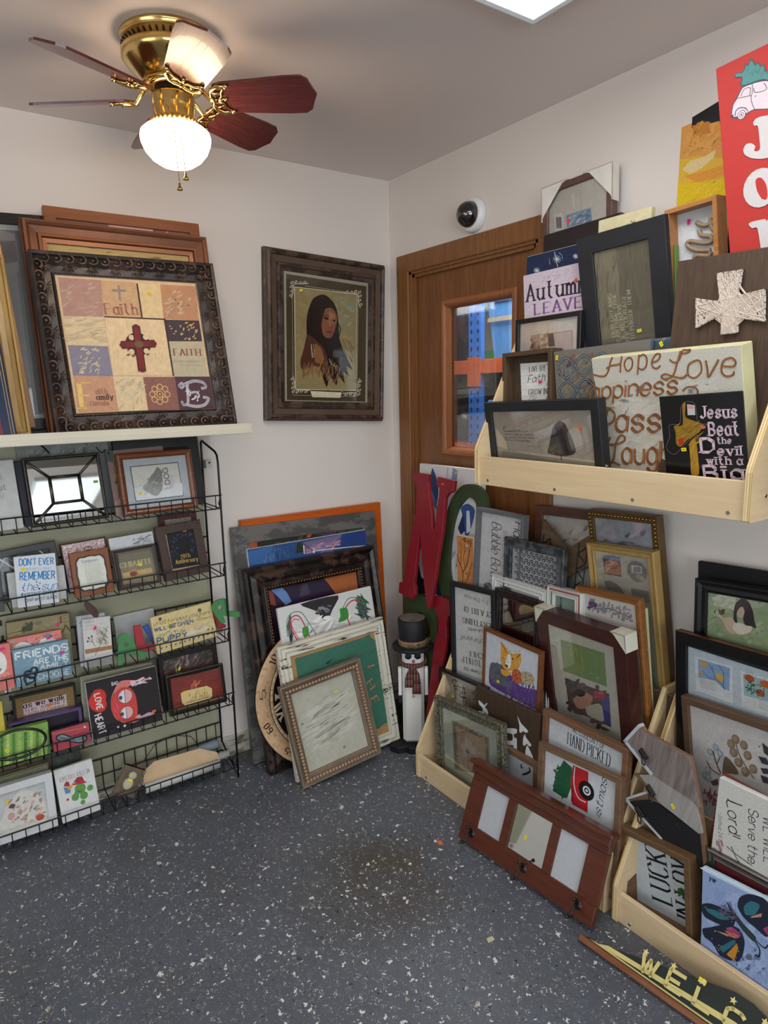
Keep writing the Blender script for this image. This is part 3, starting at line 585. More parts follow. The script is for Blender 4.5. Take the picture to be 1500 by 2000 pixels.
STK = {
 'faith': [["#f0c030",599,4591,135,10]],
 'blackglass': [["#c8642a",1780,1428,135,30]],
 'portrait': [["#f4e01e",-1248,5357,135,15]],
 'orange': [["#f4e01e",673,9977,135,0]],
 'greywide': [["#f4e01e",564,9724,135,80]],
 'darkornate': [["#f4e01e",434,8092,135,80]],
 'distress': [["#f4e01e",1458,5100,135,20]],
 'beaded': [["#f4e01e",509,3131,135,0]],
 'dog': [["#f4e01e",-677,758,135,-50]],
 'mirror': [["#7fc46a",958,1289,135,0]],
 'dontever': [["#f4e01e",-373,1247,135,0]],
 'chianti': [["#f4e01e",114,779,135,-30]],
 'anniv': [["#f0702a",207,1717,135,-5]],
 'easign': [["#ea2f8c",591,1566,135,25]],
 'pinkleft': [["#ea2f8c",675,1359,135,10]],
 'pinkheart': [["#ea2f8c",407,1288,135,8]],
 'friends': [["#ea2f8c",622,864,135,30]],
 'card': [["#ea2f8c",-75,1343,135,60]],
 'unattended': [["#f4e01e",-549,1005,135,30]],
 'burlap': [["#f0702a",88,1339,135,20]],
 'bamboo': [["#f4e01e",-349,480,135,-60]],
 'loveheart': [["#f0702a",947,443,135,10]],
 'darkprint': [["#f4e01e",-401,1540,135,60]],
 'redprint': [["#f4e01e",-435,743,135,-50]],
 'whitebox': [["#f4e01e",-136,1342,135,60]],
 'tree': [["#f0702a",1582,1674,135,50]],
 'jesus': [["#f4e01e",-481,1319,135,5]],
 'liveby': [["#ea2f8c",313,3035,135,10]],
 'tile': [["#f4e01e",-1473,3785,135,80]],
 'teal': [["#f4e01e",-1214,3935,135,-60]],
 'autumn': [["#f0702a",823,6015,135,45]],
 'protector': [["#f04a5a",-318,8103,135,70]],
 'dreams': [["#f4e01e",388,4360,135,5]],
 'family': [["#ea2f8c",-246,7095,135,82]],
 'iris': [["#e8c828",514,5535,135,45]],
 'letterN': [["#f05a3a",738,5494,135,0]],
 'treepanel': [["#c9c0b8",143,8994,135,10]],
 'corgi': [["#f4e01e",-597,4433,135,20]],
 'seafood': [["#f4e01e",-529,3037,135,10]],
 'lucky': [["#f4e01e",-1032,813,135,85]],
 'arrow': [["#f4e01e",761,3740,135,-45]],
 'coatrack': [["#f4e01e",-104,1234,135,75]],
}
ART = {
 'faith': [["p","#b3897c",[-2163,4967,-885,4953,-984,3756,-2169,3743]],["p","#c9a37a",[-885,4953,247,4941,223,3767,-984,3756]],["p","#dcc290",[262,4930,1007,4924,953,3756,232,3756]],["p","#bf8a66",[1007,4924,2240,4933,2176,3723,951,3744]],["p","#dfc499",[-2169,3743,-984,3756,-995,2805,-2178,2838]],["p","#868091",[-2178,2838,-995,2805,-984,1830,-2171,1867]],["p","#c79474",[-2171,1867,-984,1830,-970,689,-2194,693]],["p","#dfc59a",[-984,1830,-33,1797,-40,668,-970,689]],["p","#8c5c50",[-35,1786,1013,1767,1011,630,-40,668]],["p","#53333c",[1015,1778,2243,1757,2243,597,1011,630]],["p","#43353b",[994,3723,2176,3723,2177,2997,1006,2983]],["p","#bdb193",[1006,2983,2177,2997,2170,1758,1015,1778]],["x",["#c79b8b","#a87c70"],40,-2137,3815,-1025,4849,311,47,20,1],["x",["#d9a982","#a8724f"],40,1059,3868,2159,4695,293,70,30,2],["x",["#ecd3ab","#cfae85"],60,-2136,2897,-1024,3711,465,72,10,3],["x",["#ebd7ae","#cdb184"],40,-913,792,-54,1681,325,76,60,4],["l","#332420",51,[242,4912,232,3756]],["p","#3a2822",[-980,3783,1010,3758,1004,1779,951,1814,946,3710,-950,3740]],["p","#e0c49a",[-950,3740,946,3710,953,1826,-971,1847]],["x",["#ead2aa","#d3b082"],70,-1001,1901,860,3649,325,43,80,5],["x",["#a8a39c","#b7afa0"],44,-1931,1923,-1273,2735,177,52,35,6],["x",["#c9a36c"],26,1060,3048,2069,3636,152,58,40,7],["t","#a4675c","Faith",-902,3852,1043,342,1.4,"r"],["l","#94837a",72,[-364,4808,-390,4316]],["l","#94837a",71,[-591,4640,-157,4652]],["t","#8c4a42","FAITH",1117,2508,950,221,-0.7,"r"],["t","#9a8f7a","makes things possible",1083,2288,876,52,-1.1,"h"],["t","#9a8f7a","not easy",1340,2141,717,53,-1.0,"h"],["t","#e2c070","F",-2060,831,421,803,-1.1,"R"],["t","#a5765f","aith",-1573,1271,349,173,-0.1,"r"],["t","#4a342c","amily",-1585,1087,515,162,-0.9,"r"],["t","#a5765f","riends",-1798,911,571,151,-1.3,"r"],["e","#d0a874",669,1181,108,110,0],["e","#8c5c50",669,1181,74,75,0],["e","#d0a874",568,1006,108,110,0],["e","#8c5c50",568,1006,74,75,0],["e","#d0a874",382,939,107,109,0],["e","#8c5c50",382,939,73,75,0],["e","#d0a874",219,1019,106,109,0],["e","#8c5c50",219,1019,72,74,0],["e","#d0a874",175,1197,105,109,0],["e","#8c5c50",175,1197,72,74,0],["e","#d0a874",273,1371,106,109,0],["e","#8c5c50",273,1371,73,75,0],["e","#d0a874",458,1440,107,109,0],["e","#8c5c50",458,1440,73,75,0],["e","#d0a874",623,1362,108,110,0],["e","#8c5c50",623,1362,74,75,0],["e","#d0a874",420,1189,124,127,0],["e","#7c4c44",420,1189,84,86,0],["e","#d0a874",420,1189,39,40,0],["L","#d6d3d6",88,[1249,1558,1119,1474,1193,1385,1362,1527,1366,1176,1316,856,1161,804,1120,922]],["L","#d6d3d6",100,[1362,1527,1673,1608,1964,1542,2032,1392,1871,1337]],["L","#d6d3d6",100,[1278,799,1593,727,1903,773,2069,974,1884,1040]],["L","#d6d3d6",82,[1366,1176,1672,1225,1739,1075,1585,1051]],["x",["#d6d3d6"],10,1307,878,1783,1462,177,53,45,8],["x",["#5b4a2a","#7a5e35"],26,-416,2463,296,3111,144,66,45,9],["e","#3a2a18",-33,2880,406,377,0],["e","#e0c49a",-219,3091,87,91,0],["e","#e0c49a",244,3110,89,92,0],["e","#e0c49a",-279,2620,87,91,0],["e","#e0c49a",196,2644,89,92,0],["l","#3d1216",258,[-14,3478,-40,1966]],["l","#3d1216",252,[-579,2841,525,2897]],["l","#7a2026",191,[-18,3449,-35,2000]],["l","#7a2026",187,[-547,2842,491,2897]],["e","#6b1c22",-18,3449,104,86,0],["e","#6b1c22",-32,2023,104,85,0],["e","#6b1c22",-531,2842,102,85,0],["e","#6b1c22",469,2896,107,87,0],["e","#6d5a32",-13,2869,143,114,0]],
 'copper': [["p","#b79b62",[-3004,15,3004,15,3004,6804,-3004,6804]],["x",["#c2a66c","#ab8f58"],60,-2435,5586,2448,6396,619,103,5,2]],
 'oakback': [["p","#8a5a50",[-2558,15,2558,15,2558,7324,-2558,7324]],["p","#d8b0a8",[-568,7013,918,7040,917,6778,-598,6758]],["x",["#3a2428","#c99a92","#5a3a3c"],30,901,6817,2260,7116,179,72,20,3]],
 'blackglass': [["p","#8e8a86",[-3088,15,3088,15,3088,6815,-3088,6815]]],
 'goldfront': [["p","#3a4048",[-1986,15,1986,15,1986,5375,-1986,5375]]],
 'navymat': [["p","#1b2a4a",[-1735,15,1735,15,1735,2974,-1735,2974]],["p","#7a2a38",[781,15,1389,15,1389,2974,781,2974]],["p","#1c2c52",[11,190,1144,190,1144,2769,11,2769]],["p","#c9cdd2",[1044,250,1091,250,1091,2739,1044,2739]],["p","#c9a35c",[1604,15,1617,15,1617,2974,1604,2974]],["p","#d8b878",[1674,15,1687,15,1687,2974,1674,2974]]],
 'portrait': [["p","#4a3f2a",[-1917,5939,2084,5858,2053,844,-1950,859]],["p","#a9a08c",[-2011,6040,2211,6025,2159,747,-2018,758]],["p","#4a402c",[-1917,5932,2017,5883,1990,860,-1936,859]],["l","#c9bfa0",12,[-1638,5631,-1645,1065,1558,1078]],["l","#c9bfa0",13,[-1029,5555,1104,5526]],["l","#c9bfa0",14,[1580,5312,1570,1482]],["p","#efe6c4",[-1551,5469,1543,5505,1510,1336,-1543,1299]],["p","#99895f",[-1525,5449,1518,5477,1484,1361,-1520,1320]],["x",["#a39264","#8c8058","#a99866","#93824f"],90,-1318,1435,1364,5311,502,251,20,3],["x",["#8c9478","#9a9c80"],24,181,3770,1358,5229,393,219,15,4],["x",["#b79858","#a6874a"],40,-1415,1515,1318,3709,463,185,15,5],["P","#241a17",[-292,5285,-9,5268,325,5024,494,4719,568,4161,618,3555,816,3036,1092,2596,1321,2232,968,2382,1095,1971,819,2126,895,1629,572,1950,474,1532,132,1932,-14,1434,-301,2078,-581,2951,-951,3325,-983,4189,-875,4669,-665,5081]],["P","#57342a",[-950,3602,-579,3430,-203,3135,-12,2782,83,2094,-62,1924,-300,2240,-678,2303,-1144,2101,-1280,2274,-1278,2552,-1138,2956,-1043,3319]],["p","#93653f",[-580,3271,-298,3089,-132,2654,-205,2407,-583,2469,-628,2948]],["x",["#b29468","#8f7450","#6b4c38"],60,-1190,1901,-109,2304,385,39,80,6],["x",["#7a5a40","#5a3a30","#a5865c"],50,-109,1691,670,2513,441,44,75,7],["l","#c9b89c",39,[-767,3198,-714,2662]],["l","#8f7c66",39,[-655,3226,-620,2668]],["l","#b9a68c",27,[108,2659,180,2467,424,2335]],["x",["#cbb89a"],16,-815,2623,-581,3223,60,26,60,8],["P","#8c5a42",[-105,4703,181,4790,421,4632,499,4317,398,3904,253,3610,36,3473,-202,3657,-272,4012,-224,4414]],["p","#a87450",[85,4641,373,4547,422,4270,277,4137,181,3968,85,4201]],["e","#2c1a15",-34,4331,124,44,-8],["e","#2c1a15",349,4264,78,36,-8],["l","#3a211a",30,[-191,4409,-10,4465,109,4419]],["l","#3a211a",26,[286,4339,422,4342]],["L","#6a3c2c",31,[181,4330,238,4013,133,3944]],["L","#5a2a22",39,[-35,3770,108,3809,253,3772]],["e","#7a4334",108,3729,135,28,0],["P","#241a17",[-292,5198,-10,5149,-105,4663,-238,4253,-296,3770,-178,3539,180,3484,472,2933,869,2128,375,2518,-12,3066,-486,3357,-763,4051,-620,4851]],["L","#241a17",44,[480,4638,558,4160,666,3925,569,3552]],["x",["#2c1f1b","#33231d"],26,570,1964,1267,3453,582,22,-58,11],["p","#e6dcb8",[-824,1255,732,1239,663,1003,-731,1006]],["t","#6a5a42","The quiet of morning light",-565,1164,1088,45,0.1,"h"],["t","#6a5a42","a keepsake of the high plains",-683,1064,1316,45,0.3,"h"],["e","#d2cbb6",-1656,5610,85,46,30],["e","#4a402c",-1656,5610,49,23,30],["e","#d2cbb6",-1478,5661,85,46,30],["e","#4a402c",-1478,5661,49,23,30],["e","#d2cbb6",-1277,5646,86,46,30],["e","#4a402c",-1277,5646,50,23,30],["e","#d2cbb6",-1074,5685,87,46,30],["e","#4a402c",-1074,5685,50,23,30],["e","#d2cbb6",-1684,5454,85,46,30],["e","#4a402c",-1684,5454,49,23,30],["e","#d2cbb6",-1659,5285,85,46,30],["e","#4a402c",-1659,5285,49,23,30],["e","#d2cbb6",-1714,5107,85,46,30],["e","#4a402c",-1714,5107,49,23,30],["L","#d2cbb6",30,[-892,5667,-1210,5608,-1568,5544,-1615,5233,-1698,4975]],["e","#d2cbb6",1629,5583,96,49,30],["e","#4a402c",1629,5583,56,24,30],["e","#d2cbb6",1427,5594,96,49,30],["e","#4a402c",1427,5594,55,24,30],["e","#d2cbb6",1203,5529,95,49,30],["e","#4a402c",1203,5529,55,24,30],["e","#d2cbb6",981,5521,94,48,30],["e","#4a402c",981,5521,54,24,30],["e","#d2cbb6",1660,5423,97,49,30],["e","#4a402c",1660,5423,56,25,30],["e","#d2cbb6",1631,5236,97,49,30],["e","#4a402c",1631,5236,56,25,30],["e","#d2cbb6",1693,5058,97,49,30],["e","#4a402c",1693,5058,56,25,30],["L","#d2cbb6",31,[785,5460,1129,5472,1528,5491,1581,5169,1674,4912]],["e","#d2cbb6",-1644,1225,86,48,30],["e","#4a402c",-1644,1225,50,24,30],["e","#d2cbb6",-1462,1198,87,48,30],["e","#4a402c",-1462,1198,50,24,30],["e","#d2cbb6",-1256,1243,88,48,30],["e","#4a402c",-1256,1243,51,24,30],["e","#d2cbb6",-1048,1233,88,48,30],["e","#4a402c",-1048,1233,51,24,30],["e","#d2cbb6",-1670,1383,86,48,30],["e","#4a402c",-1670,1383,50,24,30],["e","#d2cbb6",-1641,1563,86,48,30],["e","#4a402c",-1641,1563,50,24,30],["e","#d2cbb6",-1693,1740,86,48,30],["e","#4a402c",-1693,1740,50,24,30],["L","#d2cbb6",30,[-861,1278,-1186,1294,-1552,1307,-1595,1625,-1674,1880]],["e","#d2cbb6",1608,1186,98,51,30],["e","#4a402c",1608,1186,57,26,30],["e","#d2cbb6",1403,1147,97,51,30],["e","#4a402c",1403,1147,56,25,30],["e","#d2cbb6",1174,1183,96,51,30],["e","#4a402c",1174,1183,56,25,30],["e","#d2cbb6",947,1161,95,50,30],["e","#4a402c",947,1161,55,25,30],["e","#d2cbb6",1638,1357,98,51,30],["e","#4a402c",1638,1357,57,26,30],["e","#d2cbb6",1606,1547,98,51,30],["e","#4a402c",1606,1547,57,25,30],["e","#d2cbb6",1666,1740,98,51,30],["e","#4a402c",1666,1740,57,25,30],["L","#d2cbb6",32,[747,1198,1098,1232,1505,1268,1554,1609,1645,1887]]],
 'orange': [["p","#3a3238",[-3462,15,3462,15,3462,10130,-3462,10130]]],
 'greywide': [["p","#2a2622",[-3464,15,3464,15,3464,9849,-3464,9849]],["p","#2f2c28",[-2911,9207,2926,9331,2960,7406,-3045,7496]],["p","#b2501c",[-2897,9351,-2421,9345,-2407,8907,-2930,8944]],["p","#c0561e",[53,9388,291,9388,97,9031,-100,9041]],["p","#5a3c5c",[692,9384,1519,9417,1396,9013,655,8997]],["p","#4a5434",[1561,9427,2941,9492,2899,9052,1523,9034]],["x",["#3c3a32","#5c2c22","#22282a","#44464a"],50,-2358,8666,2827,9503,414,166,10,3]],
 'bluecanvas': [["p","#2b4f86",[-2898,15,2898,15,2898,9070,-2898,9070]],["p","#3f6ea8",[-2898,8984,-1734,9064,-1751,8386,-2898,8426]],["p","#7a6a90",[-461,8971,1649,9046,1054,8344,-359,8571]],["p","#24407e",[1649,9046,2896,9050,2782,8215,1543,8266]],["x",["#b9c8cc","#5f86a0","#1f3a5c"],60,-2276,8360,-820,8888,276,28,85,2],["x",["#c08aa0","#8f7aa8","#d0a0a8"],26,-164,8489,1422,8779,441,103,15,4],["p","#26362a",[-612,8994,-363,9004,-359,8571,-747,8564]],["l","#e8e6e0",37,[189,8539,2802,8360]],["l","#f0eee8",44,[-322,8845,-339,8484]],["l","#f0eee8",89,[146,8631,129,8450]],["L","#3c2a30",29,[-354,8954,-33,8659,191,8553]]],
 'darkornate': [["p","#2c1c38",[-2344,7682,2634,7674,2813,6400,2721,4809,-2545,5478]],["p","#3a2230",[-2344,7682,-1336,7624,-1120,6634,-2465,5989]],["p","#6d8fc8",[-2135,7642,-1684,7656,-1192,7123,-1109,6699,-1424,6596,-1725,7028,-1941,7272]],["p","#32243c",[-1684,7656,276,7653,743,7090,991,6618,-1120,6634,-1275,7072]],["p","#b0683c",[276,7653,2444,7671,2584,6591,991,6618,676,7173]],["p","#8f4a3a",[-2225,7527,-1916,7200,-1856,6653,-2325,6885]],["x",["#8a2c24"],6,-2475,5693,-2129,6078,406,270,40,2]],
 'marble': [["p","#dcdbd8",[-2252,15,2252,15,2252,6832,-2252,6832]],["P","#2e2c2e",[-1227,6813,581,6797,207,6257,-101,5847,-314,5965,-552,6360]],["x",["#3a383a","#8f8e90"],16,-546,6152,125,6481,354,113,-40,1],["x",["#f4f3f0","#c8c6c4"],24,-1762,5127,1463,5987,743,176,10,2],["x",["#8fb89c","#5f9c80","#3f8a68"],50,1500,5622,1806,6386,677,120,-50,3],["x",["#9fc0a8","#5f9a7a"],40,-1855,5423,-1855,6244,603,80,70,4],["L","#3f9a6c",34,[-2016,5637,-1953,6215,-1718,6524,-1283,6491,-1021,6062,-723,5383]],["L","#d0344a",48,[-1619,5405,-1836,6055,-1670,6381,-1322,6267,-1031,5358]],["L","#d8506a",34,[-1488,5306,-1766,6038,-1616,6268,-1374,6179]],["L","#4a9a5c",37,[666,6153,1061,6554,1616,6435,1821,6178]],["L","#d0344a",52,[935,5394,821,6119,1201,6419,1604,6367]],["L","#8a4a70",30,[1537,5533,1784,5973,1684,6349]],["P","#3f8f3c",[556,6213,911,6168,917,5748,660,5668,381,5678,541,5904]],["P","#3f8f3c",[-1308,5829,-1060,5837,-1061,5534,-1247,5412,-1332,5567]],["x",["#3f8f3c","#5aa848"],14,-1309,5504,-1058,5826,277,55,60,6]],
 'distress': [["p","#b08a5a",[-2527,15,2527,15,2527,5474,-2527,5474]],["p","#3f6f5c",[-1793,4859,594,4671,1772,4914,1891,4637,1906,2794,2014,977,1561,809,-797,1109,-1787,1459]],["p","#417461",[-1839,4839,1721,4857,2080,4516,2217,908,1493,904,-775,1237,-1766,1585]],["x",["#4d8270","#3a6656"],60,-1713,1838,1860,4310,611,136,10,2],["t","#b9855c","T",1469,3643,210,321,-90.9,"R"],["t","#b9855c","H",1298,2893,406,296,-69.7,"R"],["t","#b9855c","E",1335,2158,345,384,-79.0,"R"]],
 'beaded': [["p","#b9b6a6",[-1756,15,1756,15,1756,4106,-1756,4106]],["x",["#d3d2c6","#c2c1b3","#dcdacd"],100,-488,1283,488,2838,1922,167,12,1],["x",["#a4a192","#cfcdc0"],60,-657,1114,657,3007,1666,45,12,2],["e","#8e8a80",-1149,2376,54,50,0],["e","#8e8a80",335,792,65,58,0]],
 'whitesign': [["p","#c9c9c4",[-785,15,785,15,785,2206,-785,2206]],["t","#6a6058","R",361,1614,72,143,1.8,"t"],["t","#5a5048","st",298,1258,180,180,9.8,"c"],["t","#8a8078","OU",193,1004,172,195,-1.4,"t"]],
 'branchcanvas': [["p","#8a8f8a",[-1433,15,1433,15,1433,2699,-1433,2699]],["x",["#a6aaa4","#787e7a","#5f6866"],60,-1164,2120,1164,2430,409,102,60,1],["L","#1f2426",58,[-695,2575,-566,2422,-486,2274]],["L","#23282a",28,[632,2384,634,2212]],["L","#1f2426",39,[1034,2344,1196,2123,1349,2224]],["L","#2a3030",22,[308,2360,301,2219]]],
 'palm': [["p","#8f6f68",[-985,15,985,15,985,2303,-985,2303]],["p","#4a5450",[-985,2292,-750,2303,-802,1896,-985,1946]],["e","#1e2220",-913,2240,43,46,0],["x",["#8a6a24","#a88a28","#5a4a20","#c8b030"],46,-782,557,-759,1867,308,56,70,2],["p","#a88480",[-985,506,-680,628,-788,15,-985,15]]],
 'blackbig': [["p","#15151a",[-1513,15,1513,15,1513,2588,-1513,2588]]],
 'dog': [["p","#b9c0c4",[-1196,2055,1127,2045,1180,137,-1204,197]],["p","#5a5148",[-901,1738,827,1758,860,486,-871,481]],["p","#d9d9cc",[-861,1706,800,1718,837,518,-841,512]],["p","#e6e8ea",[-857,982,867,963,837,518,-841,512]],["P","#7b7c74",[-55,1503,53,1647,216,1448,170,1333,152,1097,11,933,-137,1126,-369,1121,-227,1312]],["P","#a9aba6",[-568,922,-369,1121,-133,1155,110,1012,110,804,-139,594]],["x",["#5c5c56","#8a8a84","#686862"],46,-365,833,123,1416,202,29,50,1],["x",["#6a6a66","#9a9a98"],40,-514,725,57,1016,172,14,40,2],["L","#55554f",15,[178,1392,158,1037,48,781]],["t","#6c6c68","DOG",417,980,600,163,91.9,"S"],["P","#c9ccd0",[439,1247,562,1265,537,877,407,801,110,804,411,936]]],
 'mirror': [],
 'silverabs': [["p","#3a3c42",[-1485,15,1485,15,1485,1700,-1485,1700]],["x",["#8e9094","#b8babc","#55575c","#1e2024"],40,-240,827,1051,1266,659,66,-40,1],["l","#c6c8ca",41,[-230,1445,131,1050]],["l","#a0a2a4",35,[-287,1152,44,1604]],["l","#d0d2d2",32,[868,1614,1171,1200]],["l","#777a80",52,[253,1415,785,1576]]],
 'whiteplain': [["p","#c6c6c4",[-848,15,848,15,848,1135,-848,1135]]],
 'dontever': [["p","#dfe3e8",[-600,15,600,15,600,1659,-600,1659]],["t","#3d8fce","DON'T EVER",-474,1381,1016,214,-4.2,"S"],["t","#7aa9cc","be afraid to shine",-424,1205,841,107,-4.2,"h"],["t","#3d8fce","REMEMBER",-489,899,1035,254,-4.2,"S"],["t","#4a9ad6","the sun",-477,546,1040,268,-4.8,"c"],["t","#5a7ea8","DOESN'T GIVE A",-463,341,1011,124,-1.8,"s"],["t","#44566c","CRAP WHO IT BLINDS",-394,167,954,97,-0.8,"s"],["e","#3d5f8c",-12,774,22,24,0],["e","#3d5f8c",81,722,20,22,0],["e","#3d5f8c",47,546,32,35,0],["e","#3d5f8c",-438,656,19,21,0],["e","#3d7fc0",-473,424,33,38,0]],
 'foil': [["p","#a96a48",[-738,1058,738,1058,738,1730,-738,1730]]],
 'plaque': [["t","#4a6a9a","Grandparents",-271,1169,543,96,-2.7,"r"],["t","#6a625c","bring love and laughter",-234,1105,522,31,-3.3,"t"],["t","#6a625c","to every day we share",-232,1050,538,31,-3.6,"t"],["t","#6a625c","with stories of old times",-229,995,554,31,-3.9,"t"],["t","#6a625c","and cookies warm to eat",-227,941,571,31,-4.2,"t"],["t","#6a625c","they listen and they care",-225,886,587,31,-4.5,"t"],["t","#6a625c","a lap to climb upon",-223,831,523,31,-3.7,"t"],["t","#6a625c","bring love and laughter",-220,776,539,31,-4.0,"t"],["t","#6a625c","to every day we share",-218,722,555,31,-4.3,"t"],["t","#6a625c","with stories of old times",-216,667,572,31,-4.6,"t"],["t","#6a625c","and cookies warm to eat",-214,612,508,31,-3.8,"t"],["t","#6a625c","they listen and they care",-211,557,524,31,-4.1,"t"],["t","#6a625c","a lap to climb upon",-209,502,540,31,-4.4,"t"],["t","#6a625c","bring love and laughter",-207,447,556,31,-4.7,"t"],["t","#6a625c","to every day we share",-204,392,493,31,-3.9,"t"]],
 'pencil': [["p","#cfd1d4",[-764,15,764,15,764,1801,-764,1801]],["x",["#6a6c6e","#8c8e90","#4c4e50"],40,48,1433,660,1697,158,49,30,3],["L","#5a5c5e",18,[22,1496,402,1582,703,1717]]],
 'chianti': [["p","#8a8368",[-577,1303,586,1300,626,95,-560,196]],["p","#77745f",[-577,1303,586,1300,588,954,-581,937]],["t","#c9b98c","CHIANTI",-561,780,1036,181,-1.3,"r"],["p","#c2a870",[-523,588,496,595,524,400,-497,398]],["p","#b98a5c",[-281,630,-38,660,44,438,-236,373]],["e","#8a4a40",-155,498,129,85,0]],
 'redframe': [["p","#a09c88",[-706,15,706,15,706,2315,-706,2315]],["x",["#8a8672","#55483c"],14,-390,1942,490,2170,129,39,20,1]],
 'anniv': [["p","#15161e",[-472,1806,656,1746,638,332,-498,397]],["x",["#5a7398","#8098b8","#3f567c"],110,-543,392,680,1609,100,38,40,2],["p","#121218",[-96,1440,337,1482,274,841,-183,843]],["p","#121218",[-301,901,458,768,440,344,-313,516]],["t","#c9a35c","20th",-115,698,361,153,0.8,"r"],["t","#c9a35c","Anniversary",-338,554,843,152,-4.0,"k"]],
 'easign': [["p","#9c9068",[-976,15,976,15,976,1877,-976,1877]],["x",["#a89c74","#8c8058"],60,-771,1411,771,1672,312,78,10,1],["p","#4a4a34",[-437,1669,-197,1809,-169,1704,-215,1483,-380,1472,-573,1552]],["x",["#2c3022","#5a5a40"],20,-512,1512,-191,1765,132,26,40,2],["l","#4a4430",21,[-973,1489,-499,1538]],["t","#6c4f2c","E",701,1584,281,219,1.3,"R"],["t","#6c4f2c","A",710,1245,294,220,0.3,"R"],["e","#7a7a64",-4,1701,128,74,0]],
 'pinkleft': [["p","#dc7a72",[-885,15,885,15,885,1498,-885,1498]],["x",["#e89a90","#c85a58","#f0b8b0"],70,312,129,771,1384,173,59,30,1],["e","#e8e6e0",533,916,216,372,0],["p","#4f4f4c",[525,620,582,715,548,750]],["t","#e8e4de","ART",588,-90,192,82,5.5,"S"]],
 'pinkheart': [["p","#e0837a",[-815,15,815,15,815,1481,-815,1481]],["x",["#eba79c","#cf6c68","#f0beb4"],90,-680,1076,680,1346,205,67,20,2],["P","#eceae6",[-722,1014,-649,1219,-465,1330,-295,1305,-157,1217,3,1096,177,1283,386,1321,554,1226,669,1114,661,627]],["L","#8a5a50",10,[-671,1141,-568,1284,-392,1322,-203,1250,3,1096,177,1283,385,1316]],["x",["#5f7f86","#3f5f70","#8fb0a8"],18,270,1324,494,1412,106,58,20,3],["x",["#7a9a90","#e8e4dc"],14,-748,1314,-606,1414,102,46,30,4]],
 'friends': [["p","#7a9cae",[-840,15,840,15,840,1257,-840,1257]],["x",["#8aacbc","#6e8fa0","#84a4b4"],60,-437,418,437,854,611,56,8,1],["t","#e8eef0","FRIENDS",-774,912,1579,243,-0.8,"S"],["t","#dfe8ec","ARE THE",-270,644,1057,174,-2.8,"S"],["t","#d5dfe4","FAMILY",-294,437,1070,169,-2.5,"S"],["t","#cfdae0","YOU CHOOSE",-790,146,1531,172,-3.0,"S"],["l","#5f8094",8,[-840,938,840,873]],["l","#5f8094",8,[-840,614,840,534]],["l","#5f8094",8,[-840,289,805,194]]],
 'card': [["p","#d2cfc9",[-446,15,446,15,446,1679,-446,1679]],["t","#a07f7c","LOVE IS",-431,1538,350,57,0.4,"t"],["t","#a07f7c","THE SWEETEST",-439,1411,707,57,2.3,"t"],["t","#a07f7c","GIFT OF ALL",-421,1279,569,57,1.7,"t"],["p","#a5744e",[-446,640,446,651,446,512,-432,480]],["l","#7a4f30",8,[-440,567,446,579]],["l","#4a6a50",17,[-130,377,273,1118,343,1340]],["x",["#4a6a50","#5a7a5c"],60,-20,731,308,1277,210,17,-50,3],["L","#6a4a44",14,[-97,683,-177,897,-194,1058]],["L","#6a4a44",11,[-168,838,-304,1018]],["L","#6a4a44",11,[-180,855,-338,908]],["e","#5a2c30",-193,1067,30,31,0],["e","#5a2c30",-298,1022,30,31,0],["e","#5a2c30",-338,908,32,34,0],["p","#8f8f90",[-446,284,446,242,446,15,-446,15]]],
 'cardback': [["p","#b4b6bc",[-468,15,468,15,468,1794,-468,1794]],["t","#4a5a80","LIL",-341,1433,201,64,85.4,"S"]],
 'unattended': [["p","#d9c58e",[-1158,15,1158,15,1158,1379,-1158,1379]],["x",["#e6d7a8","#c9b078","#dccb98"],70,-791,382,791,1012,557,93,14,1],["x",["#e8e4dc","#dfe0dc"],30,85,313,860,524,452,65,14,2],["e","#6a5a44",-815,1244,62,63,0],["e","#6a5a44",688,1170,73,71,0],["t","#3a3530","unattended children",-1093,1065,2084,151,-3.6,"c"],["t","#3d6088","WILL BE GIVEN",-1102,841,1461,133,-2.5,"S"],["t","#7a5a48","espresso",395,800,721,98,-2.9,"c"],["t","#4a4540","and a free",-1055,617,1047,133,-4.4,"c"],["t","#3d6a90","PUPPY",-1094,386,1138,190,-3.3,"S"],["L","#8a8a84",10,[309,475,367,591,533,577,686,498,829,524,977,414,1056,459]],["x",["#2c2c2c"],3,735,294,1085,408,112,53,12,3],["l","#e8e6e0",28,[-1101,161,-1023,198]],["l","#2a2a28",28,[-1015,161,-937,198]],["l","#e8e6e0",28,[-929,161,-851,198]],["l","#2a2a28",28,[-843,161,-765,199]],["l","#e8e6e0",28,[-757,161,-678,199]],["l","#2a2a28",28,[-670,161,-591,199]],["l","#e8e6e0",28,[-583,161,-503,199]],["l","#2a2a28",29,[-495,161,-415,199]],["l","#e8e6e0",29,[-407,161,-327,199]],["l","#2a2a28",29,[-319,161,-239,199]],["l","#e8e6e0",29,[-230,161,-150,199]],["l","#2a2a28",29,[-141,161,-61,200]],["l","#e8e6e0",29,[-52,161,29,200]],["l","#2a2a28",29,[37,161,119,200]],["l","#e8e6e0",29,[127,161,209,200]],["l","#2a2a28",29,[218,161,300,200]],["l","#e8e6e0",29,[308,161,391,200]],["l","#2a2a28",29,[400,162,482,200]],["l","#e8e6e0",29,[491,162,574,201]],["l","#2a2a28",30,[583,162,666,201]],["l","#e8e6e0",30,[675,162,759,201]],["l","#2a2a28",30,[767,162,852,201]],["l","#e8e6e0",30,[860,162,945,201]],["l","#2a2a28",30,[954,162,1038,201]],["l","#e8e6e0",30,[1047,162,1132,201]],["l","#2a2a28",30,[1141,162,1158,201]]],
